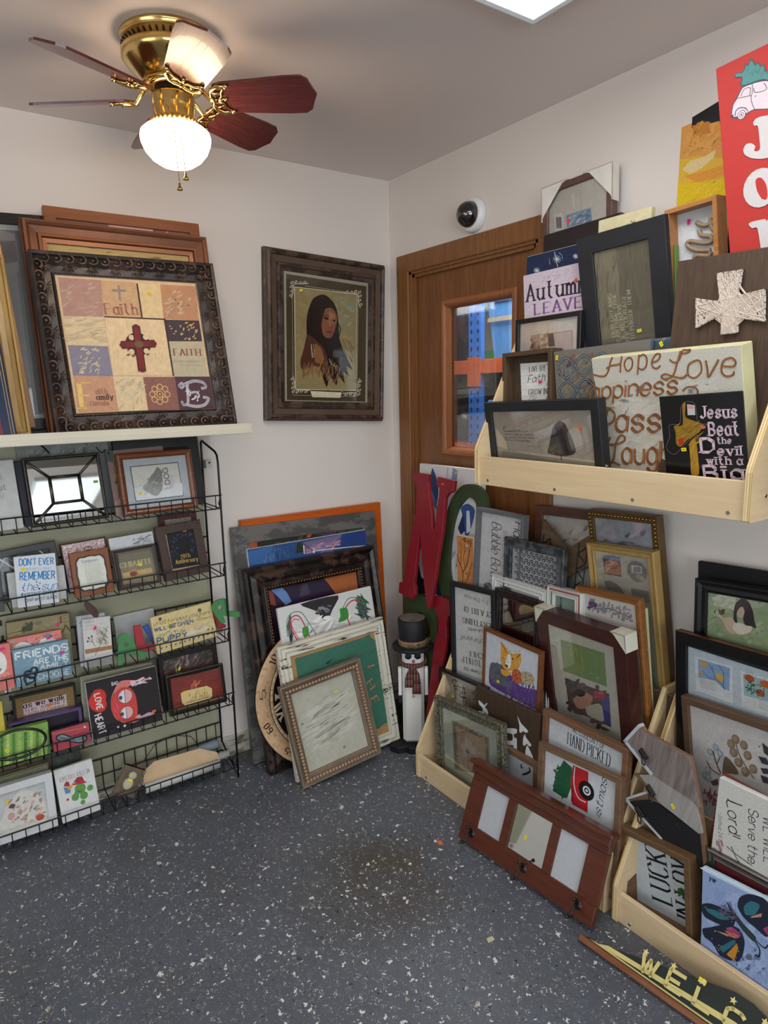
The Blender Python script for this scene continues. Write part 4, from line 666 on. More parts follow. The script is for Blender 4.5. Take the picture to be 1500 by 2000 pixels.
 'burlap': [["p","#8a7048",[-993,1866,993,1817,973,1017,-988,1222]],["x",["#967b52","#7c633e"],90,-889,1086,889,1769,159,16,10,1],["p","#d8bfc0",[-703,1575,673,1586,675,1155,-705,1173]],["t","#3a3034","as we walk",-687,1427,1322,172,-0.0,"R"],["t","#3a3034","THIS JOURNEY",-670,1273,1307,98,1.5,"r"],["t","#4a3c40","FROM BEGINNING",-669,1158,1317,81,0.2,"r"]],
 'bamboo': [["p","#8fb85a",[-922,15,922,15,922,1103,-922,1103]],["p","#5f8f3c",[-825,1098,-737,1087,-826,15,-914,15]],["p","#a9cc6c",[-659,1074,-570,1063,-658,15,-747,15]],["p","#4f7a38",[-491,1051,-402,1040,-489,15,-578,15]],["p","#b8d878",[-322,1027,-232,1016,-318,15,-408,15]],["p","#5f8f3c",[-152,1003,-61,992,-146,15,-236,15]],["p","#a9cc6c",[20,979,111,967,28,15,-63,15]],["p","#4f7a38",[193,955,286,943,204,15,112,15]],["p","#b8d878",[368,930,462,918,381,15,288,15]],["p","#5f8f3c",[545,905,639,893,559,15,465,15]],["p","#a9cc6c",[723,880,818,868,739,15,645,15]],["p","#4f7a38",[903,855,922,843,921,15,826,15]],["x",["#d8e8cc","#c4dcb0","#7fae5a"],70,-525,132,805,986,178,18,20,3]],
 'pinkinf': [["p","#b04450",[-596,15,596,15,596,726,-596,726]],["x",["#bc5460","#a23a46"],50,-383,228,383,513,324,32,10,1],["l","#d8a060",11,[-572,644,578,551]],["L","#2f4450",127,[-38,330,-279,508,-437,485,-299,340,-43,287,153,157,390,120,432,240,221,277,-47,259]],["L","#9cb8ba",72,[-40,316,-281,489,-413,472,-297,359,-42,296,155,174,366,142,407,213,218,254,-20,260]],["e","#e8c8cc",460,587,38,40,0]],
 'purplebox': [["p","#1c1428",[-1138,15,1138,15,1138,1143,-1138,1143]]],
 'yellowedge': [["p","#c9b840",[-585,15,585,15,585,2132,-585,2132]]],
 'loveheart': [["p","#2b2528",[-1231,15,1231,15,1231,2067,-1231,2067]],["P","#b8322e",[-1231,1357,-1153,1534,-970,1749,-754,1741,-643,1627,-598,1446,-638,1306,-618,1149,-698,971,-832,909,-982,953,-1148,1101]],["P","#d83c34",[-1201,1348,-1127,1493,-960,1707,-759,1702,-671,1608,-629,1448,-669,1315,-655,1160,-725,1005,-842,952,-977,991,-1120,1126]],["t","#ece8e8","LOVE",-991,1589,558,187,-87.3,"S"],["t","#e4dcdf","HEART",-1088,850,711,238,-83.7,"S"],["P","#e07f78",[-510,1085,-421,1397,-219,1714,-42,1837,214,1804,527,1687,183,1572,-351,1446]],["P","#d94a40",[-494,1081,-394,1356,-174,1567,23,1598,239,1506,369,1247,397,964,384,624,317,368,74,269,-174,360,-397,613,-494,844]],["P","#e88480",[-487,775,-291,446,74,269,310,318,481,354,367,250,133,224,-176,344,-377,523]],["P","#e8c8cc",[272,1754,500,1728,741,1786,826,1677,968,1727,1039,1628,785,1619,873,1526,578,1570,309,1538]],["P","#e0b8c0",[254,387,430,472,485,387,761,445,984,345,642,307,378,333]],["x",["#f0dcdc","#2b2528"],18,363,1533,976,1696,232,27,20,4],["e","#2c2024",27,1256,263,269,0],["e","#e8b0b4",27,1256,247,252,0],["p","#e6e8ea",[33,1500,-198,1319,-96,1066,-10,1028]],["e","#3a5068",-137,1241,65,73,0],["l","#2c2024",16,[22,1517,6,1003]],["e","#2c2024",2,659,238,242,0],["e","#e8b0b4",2,659,222,225,0],["p","#e6e8ea",[5,877,-197,717,-117,496,-31,457]],["e","#3a5068",-162,646,65,73,0],["l","#2c2024",16,[-6,894,-15,432]],["p","#e65a78",[-374,1148,-286,1089,-237,905,-348,741,-411,871,-365,976]],["L","#7a2030",16,[-357,1109,-338,935,-325,795]],["t","#e8e4e6","BAD",-373,1756,217,114,-1.9,"S"],["e","#e8e4e6",-129,211,46,46,0],["e","#e8e4e6",-350,244,45,46,0]],
 'olivecanvas': [["p","#98977e",[-1250,15,1250,15,1250,2016,-1250,2016]]],
 'darkprint': [["p","#2a3034",[-1014,2029,1020,1980,1026,1456,-999,1625]],["p","#5c2c28",[-1150,2036,-1014,2029,-983,1488,-1150,1472]],["x",["#4a5a4c","#7a6a5c","#8a8a7c","#3a2c30","#5c6c68"],90,-954,1381,961,1986,261,65,30,1],["x",["#a0a08c","#90584c"],24,-571,1459,484,1984,264,53,60,2]],
 'redprint': [["p","#7a2c28",[-957,1401,992,1327,1028,228,-972,229]],["x",["#8c3a34","#6a2422"],60,-771,354,771,1176,515,90,12,1],["x",["#b85a44","#d07a4c"],14,-216,872,176,1033,264,46,60,2],["p","#d9c288",[-631,761,-506,814,402,795,591,646,573,347,436,248,-512,235,-624,397]],["x",["#7a4a2c","#a8763c","#c9a060"],40,-331,361,390,684,171,46,70,3],["l","#8a6a3c",20,[-464,354,482,337]]],
 'whitebox': [["p","#c2c4c2",[-596,1796,1096,1738,1077,78,-758,318]],["P","#d6d3cb",[-331,806,-166,1162,347,1636,447,1601,781,1298,1006,909,1044,524,922,139,-507,337]],["x",["#b85a4c","#d08a74","#5c6a50","#8a4038"],34,-74,412,928,1347,187,99,30,5],["x",["#4f6048"],20,-74,471,928,1289,143,33,40,6],["e","#c9a09a",-54,790,115,128,0],["e","#b8503c",794,435,131,107,0],["e","#6a4a5c",9,1127,94,81,0]],
 'cactus': [["p","#d9dad8",[-618,15,618,15,618,1882,-618,1882]],["t","#9a6a64","WE STICK TOGETHER",491,1587,1000,150,179.1,"s"],["e","#5f9a4c",95,998,184,190,0],["e","#5f9a4c",413,905,105,108,0],["e","#5f9a4c",-103,764,126,130,0],["e","#5f9a4c",174,716,133,137,0],["e","#5f9a4c",103,494,81,83,0],["e","#5f9a4c",-25,889,92,95,0],["p","#a83038",[-85,1286,51,1421,219,1401,288,1123]],["p","#b83a40",[-145,1266,310,1190,322,1123,-128,1197]],["p","#a83038",[-413,1271,-318,1407,-228,1372,-202,1189]],["p","#5a8ab8",[-419,1230,-188,1171,-238,973,-386,988]],["p","#e0a030",[-294,1212,-94,1227,-182,1106,-276,1081]],["L","#2c4a28",18,[5,971,65,885,152,926]],["e","#b83a40",-355,772,45,47,0]],
 'camo': [["p","#3c4238",[-458,15,458,15,458,2274,-458,2274]],["x",["#4a5244","#30362c","#565c4c"],50,-304,1454,304,2120,234,152,20,1]],
 'patch': [["p","#5f5238",[-1085,15,1085,15,1085,2173,-1085,2173]],["x",["#4a3424","#7a6a48","#6a5a3c","#8a7850"],26,-48,1483,920,2008,250,204,5,2]],
 'olivestack': [["p","#8c8a72",[-1285,15,1285,15,1285,1983,-1285,1983]]],
 'tree': [["p","#b3a898",[-2324,15,2324,15,2324,2461,-2324,2461]],["P","#8f8a7e",[-2085,1010,-1615,972,-447,835,819,744,2303,658,2324,181,-2294,15]],["P","#a59c8c",[-447,835,820,754,2324,687,2324,605,806,646]],["t","#3c3a38","C",-1598,1540,168,160,-2.8,"r"],["t","#55524e","haracter is like a tree",-1416,1521,902,68,0.8,"r"],["t","#55524e","and reputation like a shadow",-1602,1424,1283,53,0.1,"r"],["t","#55524e","the shadow is what we think of it",-1603,1329,1492,53,0.1,"r"],["t","#55524e","the tree is the real thing",-1601,1244,1113,53,-0.7,"r"],["l","#6a665e",12,[-587,1096,-62,1092]],["l","#2c2b2b",51,[765,1033,751,716]],["P","#333231",[833,1871,1013,1800,1089,1660,1190,1473,1285,1240,1337,1006,1215,906,895,844,509,852,219,913,320,1164,419,1411,516,1655,665,1799]],["x",["#2a2929","#3e3d3c","#454443"],18,820,1701,971,1824,143,39,0,1395],["x",["#2a2929","#3e3d3c","#454443"],18,712,1558,1041,1682,144,39,0,1425],["x",["#2a2929","#3e3d3c","#454443"],18,603,1415,1111,1539,146,39,0,1455],["x",["#2a2929","#3e3d3c","#454443"],18,532,1271,1143,1395,147,40,0,1485],["x",["#2a2929","#3e3d3c","#454443"],18,447,1126,1188,1251,148,40,0,1515],["x",["#2a2929","#3e3d3c","#454443"],18,374,980,1220,1106,149,40,0,1545],["x",["#2a2929","#3e3d3c","#454443"],18,398,858,1169,985,150,40,0,1570]],
 'hope': [["p","#d8d3c4",[-2138,15,2138,15,2138,3729,-2138,3729]],["x",["#e4e0d2","#ccc6b4","#d0d2cc","#e8e2d0"],120,-1618,745,1618,3209,789,197,10,1],["x",["#bcc4bc","#cdbfa8"],40,-1865,805,2005,3524,198,66,20,9],["L","#8f5028",52,[-2138,3298,-1922,3239,-1731,3245,-1596,3386,-1508,3588,-1409,3729]],["L","#8f5028",50,[-1663,3435,-1504,3499,-1283,3514,-1172,3536]],["l","#8f5028",57,[-1098,3729,-1172,3536,-1213,3306]],["L","#8f5028",47,[-980,3638,-1053,3499,-988,3337,-839,3400,-781,3567,-836,3670,-960,3651]],["l","#8f5028",55,[-559,3729,-675,3219]],["L","#8f5028",46,[-570,3665,-422,3723,-337,3620,-378,3428,-507,3338,-608,3386]],["L","#8f5028",45,[-221,3501,-23,3542,73,3671,-34,3706,-163,3579,-199,3416,-80,3340,41,3415]],["L","#8f5028",43,[323,3545,435,3457,594,3525,696,3729,830,3729,913,3729,816,3666,608,3656]],["L","#8f5028",50,[649,3729,525,3451,368,3138,142,3067,38,3127,156,3190,395,3109,634,3071,762,3157]],["L","#8f5028",46,[1027,3469,829,3378,790,3143,956,3055,1143,3202,1137,3435,1027,3474]],["L","#8f5028",51,[1279,3451,1304,3270,1312,3064,1453,3236,1608,3453]],["L","#8f5028",47,[1648,3300,1936,3269,2009,3375,1900,3469,1710,3396,1651,3173,1761,3054,1921,3083,1953,3156]],["L","#8f5028",55,[-2138,2636,-2138,2921,-2138,3107]],["L","#8f5028",55,[-2138,2826,-2138,2912,-2138,3030]],["t","#8f5028","appiness",-2342,2607,2754,463,1.9,"C"],["L","#8f5028",43,[599,2749,728,2839,934,2831,1010,2722,937,2578]],["L","#8f5028",66,[-2138,1636,-2105,1643,-1931,1993,-1781,2334]],["L","#8f5028",54,[-2138,2277,-2138,2369,-1759,2350,-1559,2179,-1668,1963,-1913,1867]],["t","#8f5028","ass",-1597,1685,1381,645,1.2,"C"],["L","#8f5028",60,[-1813,1523,-1920,1329,-1693,1306,-1377,1411,-1321,1536,-1466,1564,-1650,1339,-1796,887,-1978,714,-2053,742,-1850,787,-1593,707]],["t","#8f5028","augh",-1507,776,1517,629,2.5,"C"],["L","#bd7c48",28,[-2138,3298,-1922,3239,-1731,3245,-1596,3386,-1508,3588,-1409,3729]],["L","#bd7c48",27,[-1663,3435,-1504,3499,-1283,3514,-1172,3536]],["l","#bd7c48",35,[-1098,3729,-1172,3536,-1213,3306]],["L","#bd7c48",25,[-980,3638,-1053,3499,-988,3337,-839,3400,-781,3567,-836,3670,-960,3651]],["l","#bd7c48",34,[-559,3729,-675,3219]],["L","#bd7c48",24,[-570,3665,-422,3723,-337,3620,-378,3428,-507,3338,-608,3386]],["L","#bd7c48",24,[-221,3501,-23,3542,73,3671,-34,3706,-163,3579,-199,3416,-80,3340,41,3415]],["L","#bd7c48",23,[323,3545,435,3457,594,3525,696,3729,830,3729,913,3729,816,3666,608,3656]],["L","#bd7c48",31,[649,3729,525,3451,368,3138,142,3067,38,3127,156,3190,395,3109,634,3071,762,3157]],["L","#bd7c48",27,[1027,3469,829,3378,790,3143,956,3055,1143,3202,1137,3435,1027,3474]],["L","#bd7c48",32,[1279,3451,1304,3270,1312,3064,1453,3236,1608,3453]],["L","#bd7c48",28,[1648,3300,1936,3269,2009,3375,1900,3469,1710,3396,1651,3173,1761,3054,1921,3083,1953,3156]],["L","#bd7c48",30,[-2138,2636,-2138,2921,-2138,3107]],["L","#bd7c48",29,[-2138,2826,-2138,2912,-2138,3030]],["t","#bd7c48","appiness",-2342,2607,2754,463,1.9,"c"],["L","#bd7c48",23,[599,2749,728,2839,934,2831,1010,2722,937,2578]],["L","#bd7c48",40,[-2138,1636,-2105,1643,-1931,1993,-1781,2334]],["L","#bd7c48",29,[-2138,2277,-2138,2369,-1759,2350,-1559,2179,-1668,1963,-1913,1867]],["t","#bd7c48","ass",-1597,1685,1381,645,1.2,"c"],["L","#bd7c48",35,[-1813,1523,-1920,1329,-1693,1306,-1377,1411,-1321,1536,-1466,1564,-1650,1339,-1796,887,-1978,714,-2053,742,-1850,787,-1593,707]],["t","#bd7c48","augh",-1507,776,1517,629,2.5,"c"]],
 'jesus': [["p","#0d0d12",[-1061,15,1061,15,1061,2628,-1061,2628]],["L","#6a6c74",11,[-496,2322,-563,1950,-838,1930,-869,1628,-992,1351,-791,1185,-529,1379,-85,1752,154,1916,-66,1962,-111,2408,-364,2474,-496,2322]],["P","#9a7422",[-443,2412,-352,2447,-394,2158,-343,2076,-120,1990,70,1906,-88,1725,-395,1542,-589,1379,-702,1462,-690,1735,-719,1900,-476,1920]],["P","#b98c2c",[-343,1461,-186,1594,-150,1353,-151,705,-356,698,-350,1081]],["x",["#5f4414","#d0a43c","#3c2a10"],50,-647,1461,-33,1943,257,17,30,3],["x",["#5f4414","#d0a43c"],30,-349,728,-145,1460,225,17,80,4],["p","#c8c0bc",[-311,2419,-113,2382,-120,2147,-321,2155]],["p","#d89a90",[-291,2386,-130,2352,-144,2292,-298,2313]],["p","#c82c20",[-630,1571,-506,1610,-491,1461,-617,1407]],["e","#c86a4c",51,1854,73,42,0],["t","#e4c9d6","Jesus",15,2077,908,272,-1.3,"k"],["t","#e4c9d6","Beat",201,1655,744,298,0.2,"k"],["t","#e4c9d6","the",390,1458,347,142,0.7,"k"],["t","#e4c9d6","D",-31,1247,377,331,1.3,"k"],["t","#e4c9d6","evil",381,1185,594,208,0.7,"k"],["t","#e4c9d6","with a",99,955,873,181,1.0,"k"],["t","#e4c9d6","Big",-3,589,1016,323,2.5,"k"]],
 'liveby': [["p","#4a3c2c",[-1017,15,1017,15,1017,3998,-1017,3998]],["p","#e4e3de",[-571,3666,922,3623,983,2342,-487,2387]],["l","#c9c8c4",12,[-540,3483,938,3441]],["l","#c9c8c4",12,[-539,3265,942,3235]],["l","#c9c8c4",12,[-537,3047,945,3029]],["l","#c9c8c4",12,[-535,2828,949,2822]],["l","#c9c8c4",12,[-533,2608,953,2615]],["l","#c9c8c4",12,[-531,2388,957,2407]],["t","#55504c","LIVE BY",-171,3370,667,164,0.4,"r"],["t","#3a3634","Faith",-224,3034,685,228,2.3,"c"],["t","#55504c","GROW IN",-184,2651,771,165,0.3,"r"],["t","#3a3634","Gr",-182,2414,313,177,3.8,"c"],["x",["#5a6a50","#4a5a44","#6f7f64"],34,560,2473,919,3613,149,69,60,4],["L","#5a6650",17,[877,3602,655,3324,857,2916,734,2474]]],
 'tile': [["p","#7a7468",[-1608,15,1608,15,1608,3955,-1608,3955]],["x",["#8c8468","#6a5a58","#5a7284","#9a8c60","#7c4c44"],110,-1428,2459,-143,3775,273,164,50,1],["L","#2f3f58",72,[-1500,3496,-1389,3642,-1161,3745,-953,3602,-856,3441,-974,3279,-1202,3152,-1413,3314,-1500,3496]],["L","#9fb0b4",22,[-1500,3496,-1389,3642,-1161,3745,-953,3602,-856,3441,-974,3279,-1202,3152,-1413,3314,-1500,3496]],["L","#2f3f58",69,[-828,3510,-724,3651,-508,3752,-310,3612,-217,3455,-328,3298,-543,3174,-744,3332,-828,3510]],["L","#9fb0b4",21,[-828,3510,-724,3651,-508,3752,-310,3612,-217,3455,-328,3298,-543,3174,-744,3332,-828,3510]],["L","#2f3f58",66,[-191,3522,-93,3660,111,3758,300,3622,389,3469,284,3316,81,3196,-111,3349,-191,3522]],["L","#9fb0b4",20,[-191,3522,-93,3660,111,3758,300,3622,389,3469,284,3316,81,3196,-111,3349,-191,3522]],["L","#2f3f58",72,[-1488,2784,-1377,2935,-1148,3046,-939,2907,-841,2747,-960,2580,-1189,2444,-1401,2602,-1488,2784]],["L","#9fb0b4",22,[-1488,2784,-1377,2935,-1148,3046,-939,2907,-841,2747,-960,2580,-1189,2444,-1401,2602,-1488,2784]],["L","#2f3f58",69,[-813,2817,-709,2963,-491,3072,-293,2936,-199,2780,-311,2617,-527,2486,-729,2640,-813,2817]],["L","#9fb0b4",21,[-813,2817,-709,2963,-491,3072,-293,2936,-199,2780,-311,2617,-527,2486,-729,2640,-813,2817]],["L","#2f3f58",67,[-173,2848,-75,2991,131,3096,320,2963,410,2811,304,2653,100,2525,-92,2675,-173,2848]],["L","#9fb0b4",21,[-173,2848,-75,2991,131,3096,320,2963,410,2811,304,2653,100,2525,-92,2675,-173,2848]]],
 'teal': [["p","#5f8090",[-1585,15,1585,15,1585,4063,-1585,4063]],["x",["#6f94a4","#4a6a80","#8a6a60","#7fa0a0","#b09080"],110,-1343,3156,1343,3821,368,153,30,1],["L","#d8d8d0",60,[-1141,4063,-1190,4045,-1209,3850]],["L","#d8d8d0",57,[-470,4063,-515,3979,-532,3790]],["L","#d8d8d0",56,[-236,4063,-280,3956,-296,3769]],["L","#d8d8d0",54,[326,4063,287,3901,272,3719]],["L","#d8d8d0",52,[650,4063,612,3869,598,3690]],["L","#d8d8d0",50,[1192,4011,1157,3816,1145,3642]],["L","#d8d8d0",50,[1416,3987,1382,3794,1370,3622]],["L","#d0d4cc",59,[1422,3913,1246,3633,1218,3335,1366,3025]],["L","#4a6a6c",46,[1083,3798,1261,3432,1190,3035]]],
 'smallmat': [["p","#b9a49c",[-739,4558,959,4562,1070,2738,-544,2780]],["p","#c9b8b4",[-529,4519,912,4518,975,3717,-437,3808]],["p","#2c2e44",[-20,4533,211,4536,291,4133,27,4129]],["x",["#8a5c4c","#a8847c"],26,-719,4056,22,4564,241,120,60,1]],
 'autumn': [["p","#d6c6d0",[-1270,15,1270,15,1270,6491,-1270,6491]],["x",["#e2d6dc","#c8b2c4","#dccfd8","#cdb8cc"],110,-1122,5107,966,6343,225,60,20,1],["x",["#7a6a7c","#a890a4","#8f6a90"],40,-546,6173,801,6415,87,22,40,2],["t","#3e2f44","Autumn",-1145,5672,2359,499,-1.0,"r"],["t","#8a5c94","LEAVES",-828,5221,2278,324,-0.3,"R"]],
 'snowflake': [["p","#1f2c4c",[-1310,15,1310,15,1310,7159,-1310,7159]],["x",["#26365c","#1a2440"],40,-1104,6464,769,6953,313,78,-10,1],["l","#cfd8e4",17,[-190,6935,134,6804]],["l","#cfd8e4",17,[-134,6988,79,6751]],["l","#cfd8e4",17,[-37,6995,-17,6743]],["l","#cfd8e4",17,[63,6954,-118,6783]],["l","#cfd8e4",17,[128,6881,-184,6857]],["l","#cfd8e4",18,[-994,6707,-718,6600]],["l","#cfd8e4",18,[-946,6751,-765,6556]],["l","#cfd8e4",18,[-863,6757,-847,6549]],["l","#cfd8e4",18,[-778,6724,-933,6582]],["l","#cfd8e4",18,[-723,6664,-989,6642]],["l","#cfd8e4",16,[611,6860,816,6775]],["l","#cfd8e4",16,[646,6894,781,6741]],["l","#cfd8e4",16,[707,6899,721,6736]],["l","#cfd8e4",16,[770,6873,657,6762]],["l","#cfd8e4",16,[812,6825,615,6809]],["l","#cfd8e4",22,[-139,7107,-55,6874,21,6622]],["L","#9fb0c8",20,[-325,6943,-327,6839,-293,6749]],["L","#9fb0c8",19,[45,7042,159,6959,209,6817]]],
 'darkboard': [["p","#231a1e",[-1456,15,1456,15,1456,7801,-1456,7801]]],
 'protector': [["p","#c9c6bc",[-1285,15,1285,15,1285,9316,-1285,9316]],["l","#d8d6cc",90,[-183,8899,-137,8438]],["l","#b8b5aa",50,[95,8930,208,7901]],["p","#7a98b4",[-426,8290,508,8290,546,7869,-388,7911]],["x",["#9ab4c8","#5a7a98","#c8d4dc"],20,-318,7933,478,8269,258,90,10,1],["p","#dcdcd8",[-915,8449,-549,8408,-517,7887,-861,7914]],["l","#3a3a3a",33,[-811,8346,-780,7981]],["l","#3a3a3a",20,[-774,8337,-743,7972]],["l","#3a3a3a",33,[-738,8327,-706,7963]],["l","#3a3a3a",20,[-701,8317,-670,7953]],["l","#3a3a3a",33,[-664,8308,-633,7944]],["l","#3a3a3a",20,[-628,8298,-597,7935]]],
 'cream': [["p","#ddd2a8",[-869,15,869,15,869,7731,-869,7731]],["x",["#3a342c"],6,111,7379,566,7530,91,28,30,2]],
 'dreams': [["p","#7c745e",[-1352,15,1352,15,1352,7188,-1352,7188]],["p","#8d846a",[-1074,6818,-172,6791,-65,4256,-854,4251]],["p","#6e6752",[-172,6791,831,6788,866,4236,-65,4256]],["x",["#9a9072","#857c62","#6a634e"],60,-1022,4446,-64,6762,501,67,85,1],["x",["#5f5946","#7a7258"],30,-59,4310,877,6636,628,63,88,2],["t","#c9bf9c","OUR DREAMS",-394,4298,1218,120,91.1,"r"],["t","#c9bf9c","CAN COME TRUE",-252,4155,1334,119,90.6,"r"],["t","#c9bf9c","IF WE HAVE",-92,4218,997,117,92.7,"r"],["t","#c9bf9c","THE COURAGE",47,4077,1335,116,90.7,"r"],["t","#c9bf9c","TO PURSUE THEM",203,4140,1369,115,90.6,"r"],["t","#b5aa88","Unknown",437,4469,483,56,94.4,"t"]],
 'family': [["p","#d9dadc",[-547,7392,578,7387,680,5820,-389,5934]]],
 'yellow': [["p","#e4b83c",[-758,15,758,15,758,10212,-758,10212]],["p","#e0a050",[-758,10184,228,10212,565,8765,-141,9044,-758,9119]],["x",["#e8ac58","#d9923c","#e6b068"],60,-582,9141,357,9728,268,119,30,1],["p","#c8823c",[-443,9896,27,9875,110,9540,-362,9608]],["x",["#d9983c","#c98438"],16,-464,9473,77,9899,236,77,40,2],["p","#e6cf94",[-667,8817,-436,8995,-20,8983,289,9075,247,8881,-57,8705,-409,8641]],["p","#e49a3c",[-592,8636,9,8608,521,8624,574,8302,-209,8375]],["p","#e6c41c",[-758,8492,91,8298,603,8295,758,7296,-758,7656]],["x",["#f0d430","#dcb424","#e8c040"],50,-539,7749,539,8291,333,79,10,3]],
 'joy': [["p","#b5302a",[-1485,15,1485,15,1485,10228,-1485,10228]],["P","#4b4554",[-1235,9115,-1185,9319,-1098,9415,-973,9582,-860,9597,-664,9574,-495,9530,-392,9473,-299,9281,-198,9236,-41,9103,32,8965,22,8800,-243,8860,-451,8895,-726,9001,-881,8989,-1108,8972,-1217,9040]],["P","#d6c4c8",[-1216,9119,-1165,9306,-1076,9397,-956,9563,-851,9575,-661,9555,-496,9513,-404,9461,-317,9272,-203,9217,-62,9095,11,8963,7,8823,-241,8881,-471,8925,-728,9024,-891,9015,-1015,9001,-1194,9049]],["L","#4b4554",14,[-990,9412,-945,9503,-865,9533,-783,9497,-797,9394,-822,9361]],["l","#4b4554",14,[-1065,9401,-773,9335]],["L","#4b4554",13,[-741,9566,-741,9413,-782,9299,-769,9162,-728,9024]],["L","#4b4554",13,[-711,9465,-700,9373,-594,9330,-466,9323,-452,9371,-498,9478]],["l","#4b4554",13,[-710,9286,-667,9280]],["e","#4b4554",-1009,9016,93,100,0],["e","#d6c4c8",-1009,9016,81,87,0],["e","#4b4554",-1009,9016,52,56,0],["e","#d6c4c8",-1009,9016,42,46,0],["e","#4b4554",-1009,9016,18,20,0],["e","#4b4554",-201,8863,86,96,0],["e","#d6c4c8",-201,8863,75,84,0],["e","#4b4554",-201,8863,49,54,0],["e","#d6c4c8",-201,8863,39,44,0],["e","#4b4554",-201,8863,17,19,0],["L","#4b4554",14,[-1147,9056,-1117,9156,-1025,9179,-916,9126,-867,9038]],["e","#4b4554",-1210,9078,29,26,0],["P","#3a5a5c",[-1093,9934,-1037,9937,-944,9909,-867,9971,-875,10073,-799,9994,-718,10114,-640,9930,-594,9973,-527,9845,-472,9873,-431,9683,-356,9712,-322,9590,-218,9584,-288,9468,-392,9473,-494,9540,-708,9572,-927,9594,-999,9682,-951,9726,-956,9805,-1077,9845]],["P","#4f8480",[-1074,9914,-1034,9918,-933,9884,-846,9951,-848,10017,-795,9960,-722,10055,-646,9901,-592,9929,-540,9819,-485,9836,-453,9672,-358,9681,-343,9589,-260,9572,-307,9493,-401,9498,-514,9571,-706,9598,-914,9621,-955,9673,-929,9716,-938,9812,-1065,9861]],["l","#35585a",9,[-841,9872,-784,9900]],["l","#35585a",9,[-784,9794,-729,9810]],["l","#35585a",9,[-729,9716,-665,9845]],["l","#35585a",9,[-662,9790,-611,9755]],["l","#35585a",9,[-607,9713,-548,9791]],["l","#35585a",9,[-552,9636,-494,9701]],["l","#35585a",9,[-487,9709,-432,9737]],["l","#35585a",9,[-433,9632,-379,9648]],["P","#c8c0be",[-753,8769,-706,8805,-608,8808,-438,8770,-64,8730,-17,8668,-32,8589,-155,8598,-198,8572,-226,8129,-279,7954,-432,7881,-647,7912,-861,8009,-998,8140,-1019,8261,-949,8347,-839,8326,-757,8227,-789,8150,-743,8110,-676,8118,-659,8211,-675,8627,-749,8668,-771,8733]],["e","#c8c0be",-710,7299,377,426,8],["P","#b5302a",[-808,7481,-760,7532,-674,7506,-587,7335,-569,7104,-608,7005,-704,7059,-790,7270]],["P","#c8c0be",[-1024,6587,-936,6618,-658,6589,-639,6537,-583,6565,-477,6509,-347,6175,-303,6207,-340,5946,-585,5508,-804,5566,-792,5913,-835,6436,-946,6470]]],
 'string': [["p","#4a3628",[-1985,15,1985,15,1985,5857,-1985,5857]]],
 'green': [["p","#4f6a34",[-985,15,985,15,985,6430,-985,6430]],["x",["#7a9a3c","#2f4a28","#a8a040","#3a6a4c","#1f3420"],60,461,4120,778,6223,315,84,80,1]],
 'iris': [["p","#dcdadb",[-1935,15,1935,15,1935,5739,-1935,5739]],["x",["#e6e4e6","#d0ccd2"],50,-1100,1088,1100,4904,1266,396,70,1],["P","#3d5688",[-1081,5623,-769,5220,-596,4687,-743,3935,-997,4152,-1181,4814]],["P","#6f8ab8",[-1229,4809,-815,4358,-645,3885,-1094,4141,-1313,4552]],["p","#8292b4",[263,5722,562,5626,527,5037,179,4885]],["p","#4a689c",[1935,4931,1935,4956,1935,4345,1935,4534]],["P","#8fa8cc",[1783,4129,1935,4385,1935,4321,1935,3664,1902,3572]],["P","#39588f",[848,4129,1265,4354,1701,4119,1427,3153,1176,3056,1050,3685]],["p","#d6deea",[1198,4055,1368,4077,1503,3282,1258,3127]],["p","#27365e",[724,3283,1031,3976,1165,3231,917,3015]],["l","#4a5a80",22,[-36,5729,-96,5218]],["P","#1f1c2a",[-1755,2533,-421,2497,-306,2144,167,501,-1263,47,-1935,143]],["x",["#14121c","#2c2838"],26,-1451,499,-548,2359,734,245,70,2],["P","#e0dde0",[-1724,1959,-1518,1931,-1355,803,-1556,761,-1801,1492]],["p","#2c2c54",[-785,413,-215,603,178,317,-382,186]]],
 'letterN': [],
 'treepanel': [["p","#c8854c",[-482,15,482,15,482,9338,-482,9338]],["x",["#d4925a","#b8743c","#dca068"],50,-200,7483,200,9056,428,143,80,1],["L","#5a3a22",43,[-207,7399,-153,7876,-357,8252,-482,8578]],["L","#5a3a22",43,[-153,7876,109,8266,246,8802,378,9161]],["L","#5a3a22",29,[-274,8148,-216,8738,-293,9075]],["L","#5a3a22",28,[-21,8072,-94,8524,85,9009]],["L","#5a3a22",28,[-37,7430,225,7882,385,8366]],["x",["#a8622c","#8a4a20","#7a5a30"],30,-389,8651,389,9245,142,71,40,2],["t","#4a3020","SLAY",-79,9160,458,134,-6.9,"k"]],
 'bubble': [["p","#c9c8c8",[-1210,15,1210,15,1210,10576,-1210,10576]],["t","#3a3a40","Happiness",633,10280,2186,410,-95.4,"h"],["t","#44444a","IS A LONG HOT",49,9843,1597,204,-88.8,"t"],["t","#3a3a40","Bubble Bath",-532,10106,2228,464,-88.2,"c"],["x",["#6a6a74","#8a8a94","#b0b0b8"],20,-753,7501,-292,7695,241,134,20,2]],
